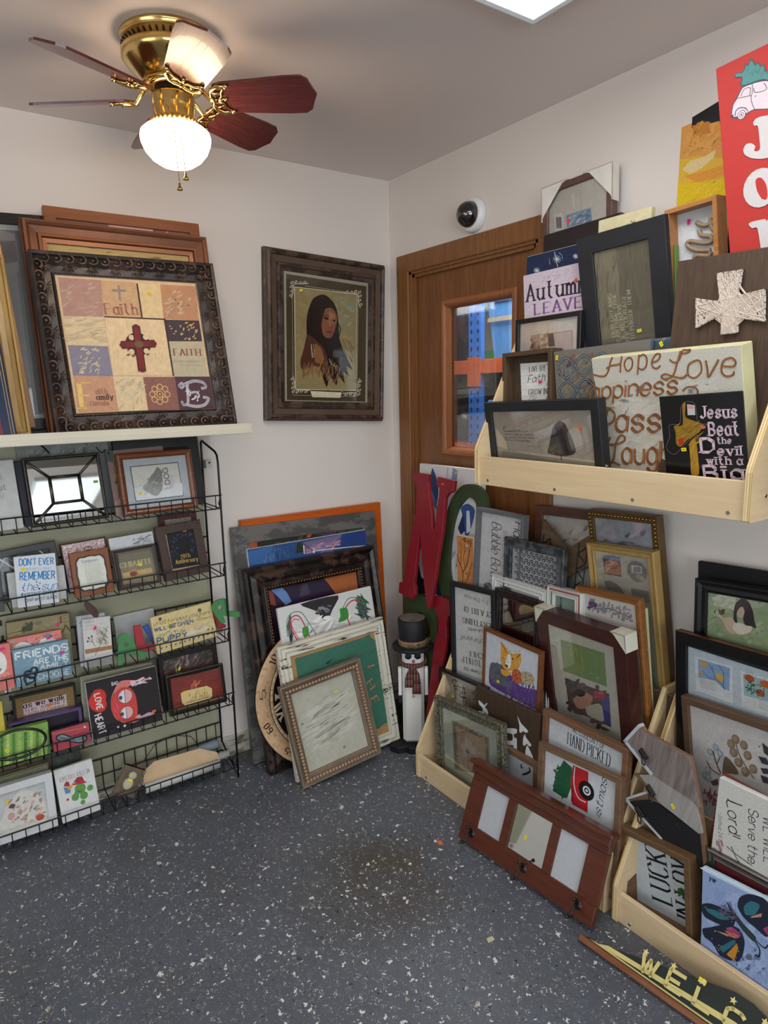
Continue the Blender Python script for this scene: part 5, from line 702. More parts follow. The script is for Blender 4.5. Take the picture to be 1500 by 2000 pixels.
 'damask': [["p","#a0a2a4",[-1366,15,1366,15,1366,9733,-1366,9733]],["L","#5c5e62",37,[-947,9289,-907,9348,-823,9352,-820,9290,-889,9257]],["L","#5c5e62",36,[-829,9173,-789,9232,-706,9236,-703,9174,-771,9141]],["L","#5c5e62",37,[-935,9017,-895,9077,-811,9082,-808,9019,-877,8985]],["L","#5c5e62",37,[-817,8902,-777,8962,-694,8967,-691,8904,-759,8870]],["L","#5c5e62",37,[-922,8744,-883,8805,-798,8810,-796,8748,-864,8713]],["L","#5c5e62",37,[-804,8630,-765,8690,-681,8696,-678,8634,-747,8599]],["L","#5c5e62",37,[-910,8471,-870,8532,-786,8539,-783,8476,-852,8441]],["L","#5c5e62",37,[-792,8358,-753,8419,-669,8425,-666,8363,-734,8327]],["L","#5c5e62",37,[-898,8197,-858,8259,-774,8266,-771,8203,-840,8167]],["L","#5c5e62",37,[-780,8084,-740,8146,-656,8153,-654,8091,-722,8055]],["L","#5c5e62",37,[-886,7923,-846,7985,-761,7993,-759,7930,-828,7893]],["L","#5c5e62",36,[-694,9285,-655,9344,-573,9348,-570,9286,-637,9254]],["L","#5c5e62",36,[-578,9171,-540,9229,-457,9234,-454,9172,-522,9139]],["L","#5c5e62",36,[-682,9016,-643,9075,-560,9080,-557,9018,-625,8985]],["L","#5c5e62",36,[-566,8902,-527,8961,-445,8966,-442,8904,-509,8871]],["L","#5c5e62",36,[-670,8746,-631,8806,-548,8811,-545,8749,-612,8715]],["L","#5c5e62",36,[-553,8632,-515,8692,-432,8698,-429,8636,-497,8602]],["L","#5c5e62",36,[-657,8475,-618,8535,-535,8542,-532,8479,-600,8445]],["L","#5c5e62",36,[-541,8362,-502,8423,-420,8429,-417,8367,-484,8332]],["L","#5c5e62",37,[-645,8203,-606,8264,-523,8271,-520,8209,-588,8173]],["L","#5c5e62",36,[-528,8091,-490,8152,-407,8160,-404,8097,-471,8062]],["L","#5c5e62",37,[-632,7931,-593,7993,-510,8001,-507,7938,-575,7902]],["L","#5c5e62",36,[-446,9282,-408,9341,-326,9345,-324,9283,-390,9251]],["L","#5c5e62",36,[-332,9168,-294,9227,-213,9231,-210,9170,-276,9137]],["L","#5c5e62",36,[-433,9015,-395,9074,-314,9079,-311,9017,-377,8984]],["L","#5c5e62",36,[-319,8902,-281,8961,-200,8966,-197,8904,-263,8871]],["L","#5c5e62",36,[-421,8747,-383,8807,-301,8812,-298,8750,-365,8717]],["L","#5c5e62",36,[-306,8635,-268,8694,-188,8700,-185,8638,-251,8604]],["L","#5c5e62",36,[-408,8479,-370,8539,-288,8545,-286,8483,-352,8448]],["L","#5c5e62",36,[-294,8367,-256,8427,-175,8433,-172,8372,-238,8337]],["L","#5c5e62",36,[-396,8209,-357,8270,-276,8277,-273,8215,-339,8180]],["L","#5c5e62",36,[-281,8098,-243,8159,-162,8166,-159,8104,-225,8069]],["L","#5c5e62",36,[-383,7939,-345,8000,-263,8008,-260,7946,-327,7910]],["L","#5c5e62",35,[-202,9279,-164,9337,-84,9341,-81,9280,-147,9248]],["L","#5c5e62",35,[-89,9166,-52,9224,27,9228,30,9168,-34,9135]],["L","#5c5e62",35,[-189,9014,-152,9073,-72,9077,-69,9016,-134,8983]],["L","#5c5e62",35,[-76,8902,-39,8960,40,8965,43,8904,-22,8871]],["L","#5c5e62",35,[-176,8749,-139,8807,-59,8813,-56,8752,-121,8718]],["L","#5c5e62",35,[-64,8637,-26,8696,53,8702,56,8641,-9,8607]],["L","#5c5e62",36,[-164,8482,-126,8542,-46,8548,-43,8487,-108,8452]],["L","#5c5e62",35,[-51,8371,-13,8431,66,8437,69,8376,4,8342]],["L","#5c5e62",36,[-151,8215,-113,8275,-33,8282,-30,8221,-95,8186]],["L","#5c5e62",35,[-38,8105,0,8165,79,8172,82,8111,17,8076]],["L","#5c5e62",36,[-138,7948,-100,8008,-20,8016,-17,7954,-83,7918]],["L","#5c5e62",35,[38,9276,75,9334,154,9338,157,9277,93,9245]],["L","#5c5e62",35,[149,9164,186,9222,264,9226,267,9166,203,9134]],["L","#5c5e62",35,[51,9013,88,9071,167,9076,170,9015,106,8983]],["L","#5c5e62",35,[162,8902,199,8960,277,8965,280,8905,216,8872]],["L","#5c5e62",35,[64,8750,101,8808,180,8814,183,8753,119,8720]],["L","#5c5e62",35,[175,8639,212,8698,290,8703,293,8643,229,8609]],["L","#5c5e62",35,[77,8486,114,8545,193,8551,196,8490,132,8456]],["L","#5c5e62",35,[188,8376,225,8435,303,8441,306,8380,242,8346]],["L","#5c5e62",35,[90,8221,127,8280,206,8287,209,8226,145,8192]],["L","#5c5e62",35,[201,8112,238,8171,316,8178,319,8117,256,8083]],["L","#5c5e62",35,[103,7956,140,8015,219,8023,222,7962,158,7927]],["L","#5c5e62",34,[275,9273,311,9330,388,9334,391,9274,328,9243]],["L","#5c5e62",34,[384,9162,420,9219,497,9223,500,9164,437,9132]],["L","#5c5e62",34,[288,9013,324,9070,401,9075,404,9015,341,8982]],["L","#5c5e62",34,[397,8902,433,8960,510,8964,513,8905,450,8872]],["L","#5c5e62",35,[301,8751,337,8809,414,8814,417,8754,354,8721]],["L","#5c5e62",34,[410,8641,446,8699,523,8705,526,8645,463,8612]],["L","#5c5e62",35,[314,8489,350,8548,428,8554,431,8493,367,8460]],["L","#5c5e62",34,[423,8380,459,8439,536,8445,539,8385,477,8351]],["L","#5c5e62",35,[327,8227,363,8286,441,8292,444,8232,381,8198]],["L","#5c5e62",35,[437,8118,473,8177,550,8184,553,8124,490,8089]],["L","#5c5e62",35,[340,7963,376,8023,454,8030,457,7970,394,7935]],["L","#5c5e62",34,[507,9270,542,9327,619,9331,622,9271,560,9240]],["L","#5c5e62",34,[615,9160,650,9217,725,9221,729,9162,667,9130]],["L","#5c5e62",34,[520,9012,556,9069,632,9073,635,9014,573,8982]],["L","#5c5e62",34,[628,8902,663,8959,739,8964,742,8905,680,8872]],["L","#5c5e62",34,[533,8752,569,8810,645,8815,648,8756,586,8723]],["L","#5c5e62",34,[641,8644,677,8701,752,8707,755,8647,694,8614]],["L","#5c5e62",34,[547,8493,582,8551,659,8557,662,8497,600,8463]],["L","#5c5e62",34,[655,8384,690,8442,766,8449,769,8389,707,8355]],["L","#5c5e62",34,[560,8232,596,8291,672,8297,675,8237,613,8203]],["L","#5c5e62",34,[668,8125,703,8183,779,8190,782,8130,721,8096]],["L","#5c5e62",34,[573,7971,609,8030,685,8037,689,7977,626,7943]],["L","#5c5e62",34,[736,9267,770,9324,845,9327,848,9268,787,9237]],["L","#5c5e62",33,[842,9158,876,9214,951,9218,954,9160,893,9128]],["L","#5c5e62",34,[749,9011,784,9067,859,9072,862,9013,801,8981]],["L","#5c5e62",34,[855,8902,890,8959,964,8964,967,8905,907,8873]],["L","#5c5e62",34,[762,8754,797,8811,872,8816,875,8757,814,8724]],["L","#5c5e62",34,[869,8646,903,8703,978,8708,981,8649,920,8617]],["L","#5c5e62",34,[776,8496,811,8554,886,8559,889,8500,828,8467]],["L","#5c5e62",34,[882,8389,917,8446,992,8452,995,8393,934,8360]],["L","#5c5e62",34,[789,8238,824,8296,899,8302,903,8243,841,8209]],["L","#5c5e62",34,[896,8131,931,8189,1005,8196,1008,8136,948,8103]],["L","#5c5e62",34,[803,7979,838,8037,913,8044,916,7985,855,7950]]],
 'brownpaper': [["p","#b6b4b0",[-1650,15,1650,15,1650,10870,-1650,10870]],["p","#c9b4a0",[-1581,10668,-1237,10641,-1394,8893,-1650,8955]],["x",["#bcbab6","#a9a7a4"],30,-1111,9589,584,10344,797,266,40,1]],
 'goldbead': [["p","#a9adb4",[-1331,15,1331,15,1331,11125,-1331,11125]],["x",["#b2b6bc","#a0a4aa"],30,-838,9973,838,10632,748,312,30,1]],
 'collage': [["p","#cdc8b8",[-1285,15,1285,15,1285,10087,-1285,10087]],["e","#8f8c84",-397,8672,397,192,-18],["p","#8f8c84",[276,8794,927,8808,947,8420,276,8392]],["p","#7a5a54",[-742,9742,-43,9773,-43,9104,-727,9095]],["p","#8f9ab0",[-742,9742,-43,9773,-48,9623,-732,9607]],["p","#c98a74",[-666,9479,-380,9656,-191,9602,-33,9411,-51,9140,-721,9140]],["x",["#e0b09a","#b0705c"],14,-653,9194,-85,9525,249,87,30,2],["e","#8f8c84",560,9371,375,343,0],["p","#e2e2de",[371,9552,774,9576,737,9332,357,9313]],["l","#2a2a2a",17,[452,9506,433,9325]],["l","#2a2a2a",29,[496,9513,476,9332]],["l","#2a2a2a",17,[539,9520,520,9339]],["l","#2a2a2a",29,[582,9526,563,9345]],["l","#2a2a2a",17,[625,9533,606,9352]],["l","#2a2a2a",29,[668,9539,649,9359]],["l","#2a2a2a",17,[711,9546,692,9366]]],
 'embroid': [["p","#c6c1b8",[-1243,15,1243,15,1243,8693,-1243,8693]],["L","#3a4a3c",32,[-798,8170,-365,8094,38,8179,476,8113,840,8062]],["x",["#3f4f74","#5a3a5c","#2c3a54","#8a3a4c","#34503c","#6a7a9c"],90,-822,7929,863,8339,167,90,40,3],["x",["#3f4f74","#7a2c44"],20,-840,8029,-490,8254,154,90,30,4]],
 'kitchen': [["p","#c4c4c0",[-1247,15,1247,15,1247,7537,-1247,7537]],["t","#33312f","try this now",832,7095,1330,173,178.2,"c"],["t","#33312f","TRY A BIT OF",1280,6690,1963,213,-178.7,"r"],["t","#33312f","EVERYTHING",1347,6271,2027,213,-177.5,"r"],["t","#33312f","WASH YOUR HANDS",1153,6010,1533,99,-172.7,"s"],["t","#33312f","clean up after yourself",1258,5597,2069,202,-175.4,"c"],["t","#33312f","OFFER TO HELP",1278,4751,2067,227,-174.6,"r"],["t","#33312f","THE CHEF",1246,5045,1649,203,-174.5,"r"],["t","#33312f","PLEASE & THANK YOU",1116,4320,1753,115,-174.7,"s"]],
 'corgi': [["p","#c6cad0",[-1464,15,1464,15,1464,6255,-1464,6255]],["P","#5a3a80",[-1055,4959,-412,5122,496,4683,1464,4878,1464,4728,1362,4145,528,4117,-1014,4098,-1130,4527]],["P","#5c6068",[-1057,4992,-502,5090,73,4454,-927,4266,-1086,4611]],["x",["#6e4a98","#4a2c70","#7a5aa8"],90,-269,3959,1257,4963,314,63,80,1],["x",["#6c7078","#44484e"],40,-989,4397,-217,5048,291,73,70,2],["P","#d99a34",[-548,5990,-315,5872,-128,5709,92,5720,429,5868,510,5643,377,5278,38,5090,-224,4994,-505,5155,-543,5535]],["P","#e8e4e0",[-168,5631,-36,5644,24,5343,-96,5106,-278,5170,-265,5435]],["e","#2c4a44",-216,5173,84,51,0],["e","#3a2c20",-381,5408,47,32,0],["e","#3a2c20",84,5544,46,32,0],["l","#5a3a1c",31,[-546,5958,-376,5820,-260,5664]],["l","#5a3a1c",30,[471,5869,255,5604]],["x",["#8a5a20","#e6b04c","#4a3420"],40,-518,5135,436,6019,156,31,70,3],["P","#d99a34",[-495,4961,-134,4994,45,4963,-212,4770,-440,4783]],["e","#b85a34",350,4980,271,264,20],["x",["#8a3a20","#d07a4c"],26,137,4759,560,5199,137,38,60,4],["e","#a8a090",852,5105,331,222,20],["x",["#5a564c","#d0c8b8"],40,605,4919,1095,5289,119,37,40,5]],
 'mahogany': [["p","#7a9458",[-920,6859,1022,6952,1005,5829,-932,5736]],["p","#5a4c48",[-885,5506,1076,5627,1033,4485,-837,4401]],["x",["#7a5c50","#8a6a5c","#4a3c3c","#6a5450"],50,-878,4290,911,5727,437,189,20,1],["P","#b88a78",[-585,4850,-7,5292,347,5251,156,4839,-393,4571]],["e","#c09080",47,5141,227,132,0],["P","#b8b4a0",[4,4781,613,5126,861,4887,685,4538,44,4509]],["p","#4a5090",[705,5327,1064,5514,1022,4509,764,4626]],["p","#b03c50",[412,5498,940,5605,879,5364,420,5266]],["e","#2c2428",-242,5179,281,121,20],["L","#a9bc88",21,[-612,6690,-407,6805,-500,6381,-191,6756,-190,6476]]],
 'seafood': [["p","#a89888",[-1376,15,1376,15,1376,3971,-1376,3971]],["x",["#b4a494","#8f8072","#c0b2a2"],40,-991,2704,736,3664,466,212,30,1],["e","#cfc4b4",-83,3532,301,165,0],["e","#4a4038",-83,3532,251,132,0],["e","#cfc4b4",-83,3532,221,112,0],["e","#cfc4b4",-2,3010,302,238,0],["e","#4a4038",-2,3010,251,198,0],["e","#cfc4b4",-2,3010,221,179,0],["t","#2a2422","SE",-179,3535,690,298,-81.0,"R"],["t","#2a2422","de",-647,3674,584,471,-64.1,"c"],["t","#2a2422","pool",688,3694,1046,298,-99.1,"c"]],
 'boardH': [["p","#3f332a",[-1594,15,1594,15,1594,4135,-1594,4135]],["x",["#4a3c30","#382c24"],60,-1477,2036,1494,4035,152,114,80,1],["P","#d3d6da",[584,3749,730,3596,811,3537,1105,3414,1055,3321,941,3307,901,3336,793,3220,714,3235,699,3466]],["P","#d3d6da",[916,3106,983,3250,1028,3150,1284,2988,1251,2910,1139,2900,1080,2935,973,2819,901,2864]],["P","#d3d6da",[1067,2842,1141,2872,1222,2787,1384,2592,1370,2522,1051,2497]],["P","#d3d6da",[-1394,3601,-1353,3647,-1172,3599,-1060,3559,-959,3688,-926,3653,-1035,3506,-900,3428,-840,3309,-932,3254,-1045,3314,-1011,3107,-1142,3090,-1434,3143,-1416,3213,-1241,3275,-1153,3275,-1162,3429,-1321,3484]],["P","#d3d6da",[-134,3025,555,3278,592,3128,453,3029,519,2920,604,2948,632,2517,447,2501,478,2634,242,2569,-105,2553,-88,2621,389,2779,374,3014,-126,2896]]],
 'pewter': [["p","#c4c9b4",[-1905,15,1905,15,1905,3257,-1905,3257]],["p","#8d8a72",[-1000,2565,1081,2521,1068,1066,-978,622]],["p","#6f6c58",[-917,2477,981,2453,983,1095,-923,707]],["p","#bb9c78",[-802,2369,889,2378,895,1093,-650,742]],["x",["#c4a684","#ad8e6c","#a4866a"],50,-792,973,868,2567,372,165,60,1],["e","#c9b8a0",-320,1684,175,194,20],["e","#c9b8a0",-48,1869,201,192,-10],["e","#c9b8a0",176,1758,129,175,-50],["e","#c9b8a0",-256,1580,154,116,60],["e","#c9b8a0",-85,2013,201,83,0],["e","#7a5a48",-137,1589,122,77,0],["l","#6a5240",20,[-118,1533,-160,921]],["x",["#8a7058","#d8cab4"],30,-492,1475,322,2019,164,25,60,2]],
 'woodwhite': [["p","#b8bcc0",[-1051,15,1051,15,1051,2640,-1051,2640]],["L","#2c2c2e",57,[234,2259,237,2139,294,2151]],["L","#1c1c1e",63,[592,2306,633,2175,488,2030,302,1895]],["p","#1c1c20",[813,2350,994,2377,1012,1849,830,1819]]],
 'handpicked': [["p","#c4c9cc",[-1649,15,1649,15,1649,4570,-1649,4570]],["t","#3a3a3c","WE COULDN'T OF",-512,4236,1254,216,-3.3,"s"],["t","#2c2c2e","HAND PICKED",-692,3741,1673,395,-1.4,"r"],["t","#3a3a3c","BETTER FRIENDS",-696,3247,1683,235,-2.1,"s"]],
 'christmas': [["p","#c8ccd0",[-1558,15,1558,15,1558,3689,-1558,3689]],["p","#255a3c",[-636,3398,-294,3282,-267,2775,-439,2236,-574,2206,-1027,2238,-969,2487,-844,2762,-918,2844,-790,3062]],["x",["#255a3c","#1f4a34"],40,-1004,2196,-504,3232,191,89,60,1],["p","#b8242c",[-265,3375,317,3387,353,2120,-233,2133,-332,2748]],["p","#8a1c24",[-265,3375,-199,3373,-203,2200,-284,2220]],["L","#e4e0e0",36,[-198,3347,-202,2801,-18,2443,274,2418]],["e","#17171a",273,2782,291,294,0],["e","#e4e4e6",286,2787,148,141,0],["e","#17171a",286,2787,94,89,0],["e","#c8ccd0",286,2787,54,47,0],["t","#2c2c30","istmas",818,2170,1212,249,81.6,"c"]],
 'blackboard': [["p","#141418",[-1485,15,1485,15,1485,10025,-1485,10025]]],
 'girl': [["p","#8fa07a",[-1435,15,1435,15,1435,9656,-1435,9656]],["P","#8fa07a",[-1193,9100,-805,9446,455,9379,424,8201,-1196,8323]],["x",["#a4b08c","#7f9468","#b8c0a4","#98a880"],80,-1108,8149,430,9365,259,141,20,1],["x",["#6f8850","#a0a85a","#8a9a5c"],50,-1122,8096,400,8729,142,47,50,2],["p","#c8c8b0",[-736,9412,-289,9422,-362,8957,-954,8981]],["x",["#c2c8b0","#b0b89c"],20,-888,8969,-195,9376,255,139,10,6],["P","#c8b098",[-856,8791,-716,8750,-645,8672,-444,8737,-353,8665,-305,8561,-389,8407,-319,8286,-476,8296,-568,8367,-666,8599,-806,8686]],["P","#d8d0c0",[-350,8574,-176,8634,-1,8582,126,8610,110,8472,-36,8350,-253,8301,-390,8429]],["P","#c4a894",[-234,9073,-146,9045,-77,8924,-137,8777,-224,8782,-295,8925]],["P","#33262a",[-197,9281,-67,9294,42,9214,134,9010,185,8755,234,8566,84,8600,-44,8595,-114,8737,-78,8968,-147,9089,-253,8979,-292,8836,-263,8616,-352,8642,-372,8910,-324,9145]],["P","#5a3c30",[-802,8940,-742,8860,-608,8932,-626,8791,-715,8727,-775,8807]],["x",["#7a5a44","#33262a"],12,-787,8755,-605,8915,69,21,40,4]],
 'copperedge': [["p","#17171b",[-2285,15,2285,15,2285,8106,-2285,8106]],["p","#c3d0d6",[-1957,7619,-1957,7716,343,7658,969,7664,1354,7621,1386,6236,-1962,6214]],["p","#dfe3e4",[-1752,7496,-640,7510,-621,6495,-1716,6533]],["p","#8fb0d4",[-1651,7441,-708,7454,-716,6789,-1639,6888]],["e","#d8a83c",-1475,7325,104,96,0],["e","#d8a83c",-1575,7030,58,63,0],["e","#dcb050",-1000,7094,110,118,0],["L","#3a4054",17,[-1327,7370,-1205,7242,-1132,7028,-964,6941,-833,6784]],["L","#3a4054",14,[-1037,7423,-894,7268,-892,6823]],["L","#3a4054",13,[-1500,7126,-1351,7005,-1132,6980]],["L","#3a4054",10,[-1205,7360,-1229,7234]],["p","#dcdcd8",[-1626,6892,-1132,6956,-963,6846,-797,6761,-963,6681,-1626,6625]],["l","#8a8c90",8,[-1576,6872,-1204,6885]],["l","#8a8c90",8,[-1576,6824,-1129,6862]],["l","#8a8c90",8,[-1576,6775,-1151,6808]],["l","#8a8c90",8,[-1576,6727,-1172,6753]],["l","#8a8c90",8,[-1576,6678,-1194,6697]],["l","#8a8c90",8,[-1576,6629,-1119,6675]],["p","#dfe3e4",[-412,7466,573,7491,610,6495,-370,6538]],["p","#9fc0c0",[-344,7419,533,7434,542,6889,-305,6815]],["e","#b8501c",-166,7339,138,99,0],["e","#c8641c",286,7308,176,101,0],["e","#b8501c",120,7030,117,98,0],["x",["#d87a24","#8a3414"],40,-275,6961,369,7497,55,23,40,5],["L","#2c4a3c",18,[-122,7309,-107,6906]],["x",["#2f4f3c","#3a6048"],22,-251,6928,161,7243,106,41,30,6],["L","#2c4a3c",16,[223,7221,217,6929]],["p","#dcdcd8",[-294,6773,542,6867,547,6559,-270,6598]],["l","#8a8c90",7,[100,6843,376,6874]],["l","#8a8c90",7,[101,6798,377,6830]],["l","#8a8c90",7,[102,6753,377,6785]],["l","#8a8c90",7,[102,6708,378,6741]],["l","#8a8c90",7,[103,6664,379,6697]],["l","#8a8c90",7,[103,6619,379,6652]],["l","#eef2f2",21,[-1716,6516,-621,6495]],["l","#eef2f2",19,[-404,6515,590,6465]]],
 'botanical': [["p","#bdbab6",[-2085,15,2085,15,2085,6367,-2085,6367]],["x",["#c6c3c0","#b2afab"],50,-1678,3531,340,5960,618,206,20,1],["e","#7d6a54",-553,5599,113,137,-20],["e","#8f7c66",-570,5610,69,92,-20],["e","#7d6a54",-691,5412,115,139,-20],["e","#8f7c66",-709,5423,70,93,-20],["e","#7d6a54",-325,5519,111,136,-20],["e","#8f7c66",-342,5531,68,91,-20],["e","#7d6a54",-632,5196,115,139,-20],["e","#8f7c66",-649,5207,70,93,-20],["e","#7d6a54",-230,5264,111,136,-20],["e","#8f7c66",-247,5275,68,91,-20],["e","#7d6a54",-501,4960,115,139,-20],["e","#8f7c66",-518,4971,70,92,-20],["e","#7d6a54",-324,4772,113,138,-20],["e","#8f7c66",-341,4783,69,92,-20],["e","#7d6a54",-91,4949,110,136,-20],["e","#8f7c66",-107,4960,67,91,-20],["L","#6a5a48",29,[-537,5493,-484,5245,-363,5024,-198,4825,-75,4677]],["e","#8a949c",-1332,4937,97,106,0],["e","#a4aeb4",-1346,4945,54,58,0],["e","#8a949c",-1149,5147,95,105,0],["e","#a4aeb4",-1163,5156,53,57,0],["e","#8a949c",-1029,5009,94,104,0],["e","#a4aeb4",-1043,5017,52,57,0],["e","#8a949c",-1435,4355,99,107,0],["e","#a4aeb4",-1449,4363,55,59,0],["e","#8a949c",-1537,4170,100,108,0],["e","#a4aeb4",-1552,4178,56,59,0],["e","#8a949c",-1440,4140,100,108,0],["e","#a4aeb4",-1454,4148,55,59,0],["L","#5c3a3c",35,[-1244,5018,-1169,4699,-1043,4425]],["L","#5c3a3c",31,[-1466,4626,-1331,4445,-1070,4367]],["L","#5c3a3c",25,[-1035,4914,-1147,4661]],["P","#5f5040",[-889,4986,-752,4958,-557,4765,-521,4622,-801,4527,-987,4402,-969,4687]],["p","#55423a",[-1382,4046,-1150,4240,-1138,4058,-1314,3957]],["p","#33343a",[197,5791,358,5716,392,5458,232,5530]],["p","#33343a",[70,5374,290,5400,381,5239,163,5211]],["p","#33343a",[117,5066,307,5127,368,4997,180,4935]],["p","#33343a",[106,4865,294,4883,354,4710,167,4689]],["x",["#7a3c44","#8a5058"],22,-1599,3264,-1216,3757,233,53,60,3]],
 'walnutback': [["p","#7a4a34",[-1285,15,1285,15,1285,4715,-1285,4715]]],
 'lord': [["p","#c8c6c0",[-1385,15,1385,15,1385,5027,-1385,5027]],["L","#2c2c30",29,[-743,4587,-1026,4545,-1134,4575]],["t","#2c2c30","Lord!",-1129,4534,854,302,-80.5,"h"],["t","#33333a","Serve the,",-585,4608,1403,233,-84.1,"h"],["t","#33333a","-Joshua 24:15",-1315,4127,801,110,-84.0,"t"],["t","#33333a","WE WILL",-230,4590,1142,266,-82.3,"t"],["L","#3a3434",22,[-1009,3328,-751,3262,-340,3210]],["L","#3a3434",22,[-891,3398,-607,3088,24,3098]],["x",["#b49aa0","#8a6a6c"],16,-1267,3030,-1128,3365,179,54,-50,3]],
 'silver': [["p","#5a2028",[-1228,2845,560,2875,629,1786,-1114,1484]]],
 'butterfly': [["p","#8fa4cc",[-1485,15,1485,15,1485,2710,-1485,2710]],["x",["#9fb2d6","#8096c4","#aabadc","#7c8fbc"],110,-1159,341,172,2384,495,180,80,1],["x",["#7a9cc8","#b4c0dc"],40,-1305,313,147,1939,273,228,40,2],["P","#c9dbe8",[-1478,2710,-1402,2710,159,2710,161,2654,-1476,2639]],["P","#1c2438",[-1485,1718,-1252,1867,-835,1928,-591,1858,-703,1506,-1031,1443,-1370,1420,-1481,1528]],["P","#2f6f7a",[-1376,1672,-1039,1774,-749,1728,-993,1590,-1288,1593]],["P","#1c2438",[-1458,1071,-1237,1240,-827,1560,-506,1620,-362,1379,-411,983,-564,725,-970,640,-1186,847,-1402,890]],["P","#9a4070",[-824,1457,-664,1570,-463,1482,-578,1332,-781,1337]],["p","#c08a74",[-1110,1230,-821,1314,-481,1410,-819,1252]],["p","#2f6a80",[-1016,822,-657,1245,-575,1211,-890,773]],["p","#c0862c",[-808,781,-556,1223,-513,1125,-604,741]],["P","#1c2438",[-559,2162,-506,2435,-257,2648,161,2673,183,1820,-85,1863,-396,1968]],["P","#2f6f80",[-403,2247,-253,2470,-25,2494,-131,2196,-359,2069]],["p","#c08a74",[-206,2115,36,2329,20,2221,-242,2054]],["p","#9a3c6c",[64,1949,176,2092,182,1859]],["x",["#c8ccd8"],30,-1404,559,-425,1999,50,36,0,5],["P","#2c3838",[-841,2152,-737,2064,-392,1808,-98,1655,-133,1515,-308,1573,-589,1777,-755,1972]],["L","#1c2438",33,[-115,1546,3,1396,-11,1208,-106,1210]],["L","#1c2438",29,[-96,1576,113,1502,188,1626]],["x",["#c04a70","#d08a4c"],8,-903,1308,-582,1494,220,44,20,7],["t","#1c1c28","yw",-1308,2470,170,139,1.1,"C"],["x",["#9a88c0"],30,-996,1704,-594,1989,176,35,20,6]],
 'lucky': [["p","#b8c0c4",[-1072,15,1072,15,1072,2426,-1072,2426]],["t","#17171a","LUCKY",240,587,1796,633,97.3,"r"],["t","#17171a","IN LOVE",902,452,1969,508,95.4,"r"],["p","#2f5a2c",[432,1177,555,1260,625,1206,745,1266,810,1146,734,976,641,1016,684,884,545,967,596,1059,403,1028]],["x",["#3a6a34","#24482a"],24,450,913,788,1250,120,60,40,1]],
 'arrow': [],
 'coatrack': [],
 'outN': [-1300,5703,-196,5747,-257,5487,-134,5055,211,4091,311,3476,433,3622,536,4956,518,5296,321,5395,341,5735,1415,5723,1402,5303,1113,5169,961,4969,943,3610,814,2499,758,1509,670,742,552,175,373,213,110,954,-159,1886,-520,3300,-577,2033,-614,1132,-643,964,-517,775,-501,490,-651,220,-1662,249,-1665,712,-1381,843,-1276,1859,-1107,2986,-893,4097,-960,5014,-1036,5218,-1250,5309],
 'outO': [133,5477,460,5685,836,5756,1210,5743,1549,5598,1821,5266,1932,4946,2173,4090,2204,2977,1979,2023,1559,1291,1014,803,326,629,-232,734,-598,1142,-780,1783,-820,2517,-724,3514,-488,4456,-185,5089],
 'inO': [679,5189,1015,5200,1238,5027,1333,4642,1423,3973,1389,3050,1137,2188,681,1557,253,1399,-46,1695,-174,2276,-186,3180,-47,4099,204,4724],
 'outL': [-579,6558,-504,6713,-327,6804,484,6817,587,6181,468,6059,420,5743,531,5259,478,4634,339,3605,227,2696,117,1396,-271,663,-389,806,-331,1472,-278,2891,-253,3782,-198,4798,-43,5401,-111,5905,-276,6078,-461,6247],
 'outE': [-1288,6229,-801,6137,-428,6498,855,6491,1023,5851,1048,4797,1040,3852,1026,2450,926,737,-1224,256,-1052,1689,-988,3059,-1028,4380,-1084,5357],
 'inE': [-287,5697,15,5711,395,5431,572,5163,580,4659,100,4516,-237,5258],
 'outchev': [-904,4626,251,3777,1072,4430,1203,3425,266,2775,277,2430,-902,2304,-930,3676],
 'outarrow': [-826,5319,-1147,4548,-60,4133,-634,3731,-346,3700,347,3439,-29,3544,-608,2854,725,2563,1931,2751,1980,2902,1419,4209,790,5329,-599,5190],
 'arrowA': [-797,5216,-1056,4593,-44,4172,1242,4247,1419,4209,790,5329,-608,5184],
 'arrowB': [-44,4172,-403,3904,341,3554,1599,3532,1685,3606,1275,4299],
 'arrowC': [24,3356,-464,2912,670,2571,1906,2755,1599,3532,366,3465],
 'famY': [-26,7022,155,6898,347,6891,526,6897,600,6753,508,6658,388,6747,348,6922,362,7038],
 'famL': [29,6826,96,6673,324,6584,353,6451,136,6460,-204,6598,-299,6529,-115,6360,128,6279,320,6243],
 'famI': [319,6212,267,6120,-23,6196,-150,6151],
 'cross': [-884,5420,-272,5436,-310,4851,286,4930,372,4216,-250,4346,-232,4009,-628,3990,-660,4463,-1278,4183,-1368,4894,-738,4747],
 'outgA': [-500,1273,-370,1339,-210,1324,-10,1090,50,840,82,644,402,508,406,332,226,268,137,378,68,505,-391,588,-437,213,-618,247],
 'ingA': [-344,1006,-268,1030,-195,957,-197,879,-286,852,-353,914],
 'outrL': [-392,1418,-123,1393,-47,644,302,581,297,389,-330,406,-388,578],
 'outbs': [-392,1237,-170,1286,-15,462,1,329,271,201,129,72,44,157,-192,824],
 'outgR': [-564,1405,-467,1553,-256,1631,18,1611,60,1353,20,1123,496,1013,485,793,200,856,-140,958,-73,718,-265,700,-530,1214],
 'ingR': [-330,1360,-233,1409,-144,1324,-170,1221,-289,1234,-346,1296],
 'outrp': [-281,1164,-97,957,74,615,202,501,174,405,-53,404,-148,493],
 'outleaf': [-211,859,-68,700,123,456,185,265,131,129,12,154,-81,292,-200,434,-258,650],
 'outplank': [-1594,545,-1143,805,635,835,1289,535,1395,106,1276,37,-1079,121,-1425,-66,-1652,122],
}

